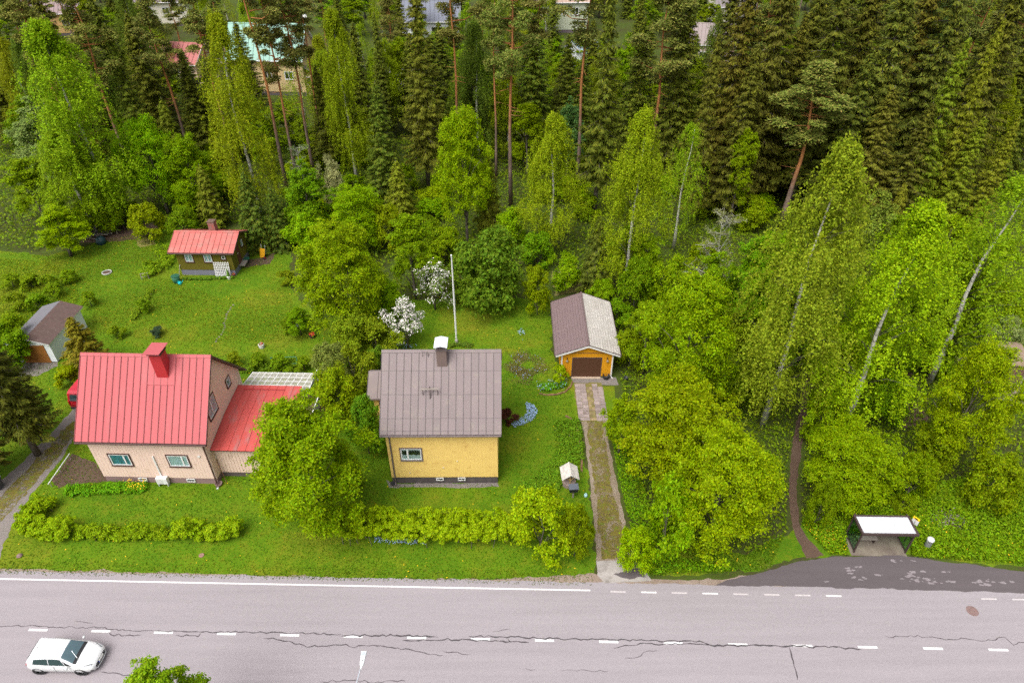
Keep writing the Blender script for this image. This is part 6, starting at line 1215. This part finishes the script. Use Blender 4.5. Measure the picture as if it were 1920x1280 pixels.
for s in (-1, 1):
    vd = Vector((s * .95, 0, -.66)).normalized(); nv = Vector((s * .66, 0, .95)).normalized()
    for r_ in range(4):
        me = MB().bb((0, 0, 0), Y3, vd, nv, -.24, .24, 0, .31, .006, .018).bb((0, 0, 0), Y3, vd, nv, -.24, .24, .27, .31, .018, .028).mesh('shingle', M['shingle'])
        for c_ in range(4): link('shingle', me, wr, loc=tuple(Vector((0, -.735 + c_ * .49, 2.285)) + vd * (r_ * .288)))
MB().box(-.06, .06, -1.0, 1.0, 2.27, 2.32).build('ridge_board', M['shingle'], wr); MB().tube([(0, -.6, 1.2), (0, .6, 1.2)], .09, 8).build('windlass', M['wood_grey'], we)
bp = gp(1074, 932); bx = thing('mailbox', 'black letter box on a stand behind the hedge by the well', 'mailbox', (bp.x, bp.y, 0), R(5))
MB().box(-.32, .32, -.2, .2, .75, 1.15).build('box', M['black'], bx, bevel=.02); MB().hexa([(-.36, -.26, 1.13), (.36, -.26, 1.13), (.36, .26, 1.2), (-.36, .26, 1.2), (-.36, -.26, 1.17), (.36, -.26, 1.17), (.36, .26, 1.24), (-.36, .26, 1.24)]).build('lid', plain('slate_lid', (.09, .10, .12), .4), bx); MB().box(-.05, .05, -.05, .05, 0, .75).build('post', M['wood_grey'], bx)
tb_ = gp(1098, 930); tb_ = thing('plastic_bag', 'pale blue plastic sack lying by the driveway hedge end', 'sack', (tb_.x, tb_.y, 0)); tb_.scale = (.65, .65, .65); MB().lathe([(.12, 0), (.22, .1), (.2, .3), (.08, .42), (.1, .5)], 9).build('sack', plain('pale_blue_plastic', (.35, .55, .58), .4, .2, 6), tb_)
def bucket(label, p, r, h, mat, name='bucket', cat='bucket'):
    b = thing(name, label, cat, (p.x, p.y, 0)); MB().lathe([(r * .8, .0), (r, h), (r * .93, h), (r * .75, .05), (.01, .05)], 16).build('tub', mat, b, True); MB().tube([(r * math.cos(a), r * math.sin(a) * .3, h + .02 * math.sin(a)) for a in np.linspace(0, 3.14, 7)], .012, 4).build('handle', M['black'], b); return b
bucket('black rubber bucket beside the garage door', gp(1136, 709), .33, .42, M['black'])
bucket('small black tub in the weeds beside the garage', gp(1173, 712), .22, .3, M['black'])
gr_ = gp(332, 529); gb = thing('rain_barrel', 'green water barrel at the corner of the cottage', 'barrel', (gr_.x, gr_.y, 0)); MB().lathe([(.33, 0), (.40, .35), (.42, .8), (.38, .8), (.36, .5), (.01, .48)], 18).build('barrel', plain('green_plastic', (.03, .13, .075), .5, .1), gb, True); MB().lathe([(.425, .76), (.44, .78), (.44, .82), (.41, .82)], 18).build('rim', plain('dark_green_plastic', (.02, .09, .05), .5), gb)
w_ = gp(338, 533); wc = thing('watering_can', 'turquoise watering can beside the green barrel', 'watering can', (w_.x, w_.y, 0), R(20)); mt_ = plain('turquoise_plastic', (.01, .38, .42), .4, .08)
MB().lathe([(.17, 0), (.19, .15), (.16, .33), (.12, .34)], 14).build('can', mt_, wc, True); MB().tube([(.12, 0, .1), (.35, 0, .38), (.42, 0, .5)], [.04, .03, .025], 7).build('spout', mt_, wc); MB().tube([(-.15, 0, .1), (-.28, 0, .25), (-.18, 0, .42), (0, 0, .42), (.1, 0, .34)], .02, 6).build('handle', mt_, wc)
MB().tube([(0, 0, 0), (.25, .5, 1.5)], .02, 5); sk = gp(336, 519); stk = thing('garden_stake', 'pale wooden stake leaning on the cottage corner', 'stake', (sk.x, sk.y, 0)); MB().tube([(0, 0, 0), (.28, .35, 1.25)], .03, 6).build('stake', M['wood_grey'], stk); MB().tube([(.28, .35, 1.25), (.33, .37, 1.3)], .045, 6).build('tip', M['white'], stk)
# white trellis leaning on the cottage, every lath a piece
tp = gp(420, 521); tl = thing('trellis', 'white lattice trellis leaning against the cottage wall', 'trellis', (tp.x, tp.y - .02, 0)); up = Vector((0, .16, .98)).normalized()
for i in range(9): MB().bb((-.78 + i * .195, 0, .06), X3, up, Vector((0, -.98, .16)), -.028, .028, 0, 1.85, 0, .02).build('lath', M['white'], tl)
for i in range(9): MB().bb((-.86, 0, .06), X3, up, Vector((0, -.98, .16)), 0, 1.72, .08 + i * .2, .136 + i * .2, .021, .038).build('lath', M['white'], tl)
cpn = gp(430, 523); cpt = thing('potted_conifer', 'small conifer in a white pot before the lattice trellis', 'potted plant', (cpn.x, cpn.y, 0)); MB().lathe([(.14, 0), (.22, .32), (.19, .33)], 12).build('pot', M['white'], cpt); MB().lathe([(.05, .3), (.17, .5), (.13, .8), (.06, 1.15), (.01, 1.3)], 9).build('conifer', M['green_plain'], cpt, True)
rp = gp(439, 517); rpt = thing('flower_pot', 'red flowers in a low bowl at the cottage corner', 'flower pot', (rp.x, rp.y, 0)); MB().lathe([(.12, 0), (.19, .2), (.16, .2)], 12).build('bowl', M['brick'], rpt); posy(rpt, .18, .18, M['petal_red'], 20, 3)
rp = gp(586, 632); rpt = thing('flower_pot', 'dark tub of bright red flowers on the lawn', 'flower pot', (rp.x, rp.y, 0)); MB().lathe([(.24, 0), (.32, .35), (.27, .35)], 14).build('tub', plain('dark_brown_tub', (.07, .035, .03), .8), rpt); posy(rpt, .32, .32, M['petal_red'], 60, 4)
rp = gp(491, 651); rpt = thing('flower_pot', 'white tub of rust red flowers behind the pink house', 'flower pot', (rp.x, rp.y, 0)); MB().lathe([(.25, 0), (.28, .38), (.24, .38)], 14).build('tub', M['white'], rpt); posy(rpt, .35, .22, plain('rust_petals', (.38, .06, .03), .8), 40, 5)
gl = gp(562, 625); gll = thing('globe_lamp', 'pale globe garden lamp under the young lawn tree', 'garden lamp', (gl.x, gl.y, 0)); MB().tube([(0, 0, 0), (0, 0, .85)], .03, 6).build('post', M['black'], gll); MB().lathe([(.03, .8), (.15, .86), (.2, 1.0), (.15, 1.14), (.03, 1.2)], 14).build('globe', plain('cloudy_globe', (.55, .58, .66), .25), gll, True)
# yellow wheelbarrow tipped up against the spruce
wb = gp(493, 484); wbr = thing('wheelbarrow', 'yellow wheelbarrow tipped upright below the dark spruce', 'wheelbarrow', (wb.x, wb.y, 0), R(-20)); mt_ = plain('barrow_yellow', (.62, .30, .01), .5, .1)
MB().hexa([(-.33, -.1, .1), (.33, -.1, .1), (.26, .12, .25), (-.26, .12, .25), (-.36, .25, 1.15), (.36, .25, 1.15), (.24, .42, .95), (-.24, .42, .95)]).build('tray', mt_, wbr, bevel=.03)
for s in (-1, 1): MB().tube([(s * .26, .5, 1.5), (s * .26, .25, .5), (s * .08, -.02, .16)], .02, 6).build('shaft', M['zinc'], wbr)
w = MB().lathe([(.08, -.05), (.19, -.05), (.2, 0), (.19, .05), (.08, .05)], 14).build('wheel', M['tyre'], wbr); w.matrix_local = Matrix.Translation((.42, -.18, .2)) @ Matrix.Rotation(R(70), 4, 'Y'); MB().lathe([(.0, -.06), (.08, -.055), (.08, .055), (.0, .06)], 10).build('hub', M['tail_red'], w)
bb_ = gp(463, 492); bg_ = thing('plastic_tub', 'dark tub on the ground by the cottage door', 'tub', (bb_.x, bb_.y, 0)); MB().lathe([(.3, 0), (.38, .5), (.33, .5), (.28, .1)], 14).build('tub', M['black'], bg_); MB().lathe([(.385, .47), (.4, .49), (.4, .53), (.36, .53)], 14).build('rim', bpy.data.materials['green_plastic'], bg_)
rn = gp(201, 512); rg_ = thing('planter_ring', 'white painted tyre rim planter lying on the lawn', 'planter', (rn.x, rn.y, 0)); MB().lathe([(.46, .0), (.52, .03), (.52, .16), (.46, .18), (.43, .1)], 26, cap=False).build('ring', plain('weathered_white_rim', (.38, .38, .36), .7, .15), rg_, True); MB().lathe([(.44, .01), (.44, .06), (.1, .1)], 18).build('soil', M['soil'], rg_)
# green metal frame behind the canopy
gf = gp(535, 690); gfr = thing('rug_frame', 'green metal rug beating frame behind the terrace canopy', 'frame', (gf.x - 1.1, gf.y, 0), R(3)); mg = plain('green_painted_steel', (.03, .16, .10), .5, .1)
for x in (0, 2.3): MB().tube([(x, -.3, 0), (x, 0, 1.25), (x, .3, 0)], .03, 6).build('trestle', mg, gfr)
for z in (1.25, .6): MB().tube([(0, 0 if z > 1 else -.15, z), (2.3, 0 if z > 1 else -.15, z)], .03, 6).build('rail', mg, gfr)
# garden rubbish at the wood's edge
cm_ = gp(191, 456); cmp_ = thing('composter', 'dark teal domed composter beside the timber pile', 'composter', (cm_.x, cm_.y, 0)); MB().lathe([(.55, 0), (.58, .3), (.5, .65), (.3, .85), (.06, .92)], 18).build('dome', plain('dark_teal_plastic', (.015, .045, .055), .4, .1), cmp_, True); MB().lathe([(.12, .9), (.12, .97), (.05, 1.0)], 10).build('lid', M['black'], cmp_)
tpp = gp(176, 444); tmp_ = thing('timber_pile', 'heap of grey boards and rubbish at the wood edge', 'timber pile', (tpp.x, tpp.y, 0), R(8)); prr = random.Random(4)
for i in range(14): MB().bb((prr.uniform(-1.2, .6), prr.uniform(-.5, .8), .08 + i * .035), Vector((math.cos(prr.uniform(-.5, .5)), math.sin(prr.uniform(-.5, .5)), prr.uniform(-.06, .1))), Y3, Z3, 0, prr.uniform(1.0, 2.2), 0, .16, 0, .035).build('board', M['wood_grey'], tmp_)
MB().hexa([(-.4, .3, .4), (.5, .3, .4), (.5, .9, .4), (-.4, .9, .4), (-.3, .4, .75), (.3, .4, .8), (.4, .8, .7), (-.3, .8, .78)]).build('tarpaulin', plain('dark_blue_tarpaulin', (.03, .035, .06), .5, .2), tmp_)
sh = gp(212, 437); saw = thing('sawhorse', 'grey wooden sawhorse frame below the great birch', 'sawhorse', (sh.x, sh.y, 0), R(15))
for x in (-.55, .55):
    for s in (-1, 1): MB().tube([(x, s * .4, 0), (x, -s * .15, 1.15)], .045, 5).build('leg', M['wood_grey'], saw)
MB().tube([(-.7, 0, .85), (.7, 0, .85)], .05, 6).build('crossbar', M['wood_grey'], saw); MB().tube([(-.6, .25, .4), (.6, .25, .4)], .035, 5).build('stretcher', M['wood_grey'], saw)
crt = gp(273, 523); ck = thing('plant_support', 'small grey wooden frame beside the fruit bushes', 'plant support', (crt.x, crt.y, 0), R(20))
for x in (-.35, .35): MB().box(x - .03, x + .03, -.03, .03, 0, .75).build('post', M['wood_grey'], ck)
MB().box(-.4, .4, -.03, .03, .68, .74).box(-.4, .4, -.03, .03, .3, .35).build('rail', M['wood_grey'], ck)
# log store on the neighbouring plot
ls = gp(1882, 716); lg = thing('log_store', 'small brown log store with mossy flat roof beside the neighbouring lawn', 'log store', (ls.x + .2, ls.y + 1.2, 0), R(-8))
MB().hexa([(-1.5, -1.4, 2.0), (1.5, -1.4, 2.0), (1.5, 1.5, 2.5), (-1.5, 1.5, 2.5), (-1.5, -1.4, 2.08), (1.5, -1.4, 2.08), (1.5, 1.5, 2.58), (-1.5, 1.5, 2.58)]).build('roof', plain('mossy_felt', (.25, .18, .14), .9, .2, 2, .2, dirt=((.18, .15, .06), .5, 1.5)), lg)
for x in (-1.35, 1.35):
    for y in (-1.2, 1.3): MB().box(x - .06, x + .06, y - .06, y + .06, 0, 2.1 if y < 0 else 2.45).build('post', M['wood_grey'], lg)
for i in range(13): MB().box(-1.25 + i * .2, -1.25 + i * .2 + .16, -1.22, -1.18, .1, 1.95).build('slat', plain('brown_slat%d' % i, (.13 + .02 * (i % 3), .085, .065), .9, .2), lg)
MB().box(-1.3, 1.3, 1.2, 1.25, .1, 2.3).box(-1.3, -1.26, -1.1, 1.2, .1, 2.0).build('back_wall', M['wood_grey'], lg)
# green wire fence behind the garage
fn = thing('garden_gate', 'green wire garden gate standing behind the garage', 'gate', (gp(1036, 532).x, gp(1036, 532).y, 0))
for x in (0, 2.25): MB().tube([(x, 0, 0), (x, 0, 1.5)], .03, 6).build('post', mg, fn)
for z in (1.45, .62, .12): MB().tube([(0, 0, z), (2.25, 0, z)], .02, 5).build('rail', mg, fn)
for i in range(1, 18): MB().tube([(i * .125, 0, .12), (i * .125, 0, .62)], .008, 4).build('wire', mg, fn)
# curved brick edging of the flower beds, brick by brick
bm_ = MB().box(-.15, .15, -.07, .07, 0, .11).mesh('edging_brick', plain('mossy_edging_brick', (.20, .11, .065), .95, .3, 3, .15, orand=.25, dirt=((.12, .11, .03), .5, 3)))
def edging(label, pts):
    e = thing('bed_edging', label, 'edging', (0, 0, 0)); P = [gp(*p) for p in pts]; e.location = P[0]; c0 = P[0].copy(); acc = 0
    for a, b in zip(P[:-1], P[1:]):
        d = b - a; n_ = max(1, round(d.length / .32))
        for i in range(n_):
            q = a.lerp(b, (i + .5) / n_) - c0; link('edging_brick', bm_, e, mat=Matrix.Translation(q + Vector((rag.uniform(-.02, .02), rag.uniform(-.02, .02), 0))) @ Matrix.Rotation(math.atan2(d.y, d.x) + rag.uniform(-.08, .08), 4, 'Z'))
edging('curved mossy brick edging of the fern bed at the garage', ((1010, 738), (1025, 741), (1045, 740), (1060, 735), (1070, 725), (1074, 715)))
edging('curved low brick edging of the ground cover bed along the driveway', ((1060, 780), (1072, 787), (1082, 805), (1086, 830), (1090, 860), (1091, 885)))
# stepping stones across the cottage lawn
ss = thing('stepping_stones', 'line of pinkish flat stones crossing the cottage lawn', 'garden path', tuple(gp(404, 640))); s0 = gp(404, 640); srr = random.Random(6); smt = plain('pinkish_flagstone', (.17, .14, .125), .9, .2, 3, .2, orand=.25)
for i in range(17):
    k = i / 16; q = gp(404 + 34 * k + 4 * math.sin(k * 6) + srr.uniform(-2, 2), 640 - 68 * k) - s0
    MB().lathe([(srr.uniform(.05, .14), 0), (srr.uniform(.04, .12), .03)], 7).build('stone', smt, ss).location = q
# small things
bk = gp(37, 1042); z_ = thing('stone', 'small brown stone at the corner of the roadside lawn', 'stone', (bk.x, bk.y, 0)); MB().lathe([(.16, -.02), (.2, .06), (.12, .15), (.03, .18)], 8).build('stone_body', M['rust'], z_)
bk = gp(378, 1041); z_ = thing('valve_cover', 'small rusty valve cover in the roadside lawn', 'valve cover', (bk.x, bk.y, 0)); MB().lathe([(.17, 0), (.18, .05), (.15, .06), (.03, .055)], 14).build('cover', plain('pinkish_iron', (.26, .15, .11), .9, .2), z_); MB().box(-.1, .1, -.015, .015, .055, .07).build('lift_bar', M['rust'], z_)
a, b = gp(95, 916), gp(135, 858); wpole = thing('barrier_rail', 'low white rail along the edge of the gravel lane', 'rail', (a.x, a.y, 0)); d = b - a; MB().tube([(0, 0, .5), (d.x, d.y, .5)], .035, 6).build('rail', M['white'], wpole)
for k in (.06, .5, .94): MB().tube([(d.x * k, d.y * k, 0), (d.x * k, d.y * k, .5)], .03, 6).build('post', M['wood_grey'], wpole)
wb_ = gp(2, 915); bin_ = thing('wheelie_bin', 'dark grey wheelie bin at the picture edge by the lane', 'bin', (wb_.x - .1, wb_.y, 0)); MB().hexa([(-.22, -.24, .05), (.22, -.24, .05), (.22, .24, .05), (-.22, .24, .05), (-.28, -.33, .95), (.28, -.33, .95), (.28, .33, .95), (-.28, .33, .95)]).build('body', plain('dark_grey_plastic', (.06, .06, .07), .5), bin_); MB().hexa([(-.3, -.36, .95), (.3, -.36, .95), (.3, .36, .98), (-.3, .36, .98), (-.28, -.33, 1.02), (.28, -.33, 1.02), (.28, .34, 1.06), (-.28, .34, 1.06)]).build('lid', plain('pale_lid', (.4, .42, .48), .5), bin_)
tl_ = gp(497, 898); sv = thing('broom', 'long handled broom leaning on the wing of the pink house', 'broom', (tl_.x - 3.2, 35.45, 0)); MB().tube([(.35, -.25, 0), (-.15, .32, 2.1)], .018, 5).build('handle', plain('brown_handle', (.2, .09, .05), .7), sv); MB().tube([(-.15, .32, 2.05), (-.19, .36, 2.3)], [.07, .1], 6).build('head', M['zinc'], sv)
pt = gp(411, 909); ptt = thing('splash_bowl', 'dark drain bowl under the downpipe of the pink house', 'drain bowl', (pt.x, pt.y, 0)); MB().lathe([(.2, 0), (.28, .22), (.23, .22), (.16, .06)], 14).build('bowl', M['rust'], ptt); MB().box(-.07, .07, -.42, -.25, .0, .05).build('lip', M['zinc'], ptt)
dc = gp(737, 908); ptt = thing('drain_cup', 'small black drain cup under the downpipe of the yellow house', 'drain cup', (dc.x, dc.y, 0)); MB().lathe([(.14, 0), (.18, .15), (.14, .15), (.1, .04)], 14).build('cup', M['black'], ptt); MB().lathe([(.19, .14), (.2, .17), (.16, .17)], 14).build('rim', M['black'], ptt)
bh = gp(1778, 972); brh = thing('brush_heap', 'heap of dead twigs and dry grass in the roadside meadow', 'brush heap', (bh.x, bh.y, 0)); prr = random.Random(8); q = MB()
for i in range(110):
    a = prr.uniform(0, 6.28); r_ = prr.uniform(0, .9); c_ = Vector((math.cos(a) * r_ * 1.3, math.sin(a) * r_, prr.uniform(.03, .32 * (1.05 - r_)))); d = Vector((prr.uniform(-1, 1), prr.uniform(-1, 1), prr.uniform(-.15, .15))).normalized() * prr.uniform(.25, .7); q.tube([c_ - d, c_ + d], [.022, .012], 4)
q.build('twigs', M['wood_grey'], brh)['kind'] = 'stuff'; MB().lathe([(1.15, 0), (.8, .12), (.2, .2)], 14).build('mound', M['soil'], brh)
# faint air: nothing here is far enough to fade
# ---------------------------------------------------------------- look-alike trees: say where each one stands
MARKS = [(60, 460, 'by the currant bushes'), (180, 410, 'around the timber pile'), (300, 380, 'at the top of the cottage lawn'), (420, 400, 'behind the cottage'), (540, 400, 'near the yellow wheelbarrow'), (660, 430, 'behind the round lawn tree'), (760, 450, 'behind the apple trees'), (900, 430, 'behind the lilac dome'),
         (1030, 450, 'around the middle weeping birch'), (1120, 540, 'behind the garage'), (1200, 480, 'round the garage birch'), (1310, 520, 'near the lichened tree'), (1430, 640, 'beside the footpath birch'), (1570, 620, 'between the two big roadside birches'), (1700, 600, 'behind the bright weeping birch'), (1850, 500, 'above the log store'), (1920, 640, 'by the neighbouring lawn'),
         (1550, 480, 'below the leaning pine'), (1750, 450, 'in front of the spruce wall'), (100, 300, 'behind the great birch'), (300, 290, 'behind the layered green trees'), (500, 290, 'between the paired orange pines'), (700, 290, 'behind the curving boughed spruce'), (860, 290, 'behind the tall bright tree'), (1000, 280, 'right of the tallest pine'), (1180, 290, 'behind the huge shaggy spruce'), (1320, 290, 'behind the drooping spruce'),
         (120, 150, 'near the ochre house'), (320, 140, 'near the red roofed house'), (520, 180, 'near the cream house'), (680, 170, 'between cream house and white villa'), (800, 170, 'near the white villa'), (930, 170, 'behind the tallest pine'), (1070, 170, 'near the blue roofed cottage'), (1200, 150, 'behind the garage birches'), (1340, 150, 'near the rose house'), (1470, 240, 'at the near end of the spruce wall'), (1620, 240, 'in the middle of the spruce wall'), (1800, 240, 'at the outer end of the spruce wall'),
         (100, 40, 'beyond the ochre house'), (320, 40, 'round the plum roofed house'), (600, 40, 'beyond the cream house'), (820, 40, 'beyond the white villa'), (1040, 30, 'round the grey green house'), (1350, 30, 'along the far street'), (1600, 40, 'beyond the spruce wall'), (1850, 40, 'beyond the outer spruces')]
MARKP = [(gp(a, b).xy, c) for a, b, c in MARKS]
SAME = {}
for o in list(COL.objects):
    if o.parent is None and o.get('group') in ('understorey shrubs under the trees', 'trees in the depth of the wood', 'trees among the far houses'):
        base = {'shrub': 'understorey shrub', 'broadleaf_tree': 'half hidden leafy tree', 'birch_tree': 'half hidden birch', 'spruce_tree': 'half hidden spruce', 'young_spruce': 'low half hidden spruce', 'pine_tree': 'half hidden pine'}[o.name.split('.')[0]]
        q = min(MARKP, key=lambda m_: (m_[0] - o.location.xy).length / (20 + m_[0].y)); SAME.setdefault((base, q[1]), []).append(o)
ORDX = ORD + tuple('%s' % w for w in ('twenty-first', 'twenty-second', 'twenty-third', 'twenty-fourth', 'twenty-fifth'))
for (base, where), os_ in SAME.items():
    os_.sort(key=lambda o: o.location.x / (40 + o.location.y))
    for i, o in enumerate(os_): o['label'] = base + ' ' + where + ('' if len(os_) == 1 else ', %s from the left' % ORDX[min(i, len(ORDX) - 1)])
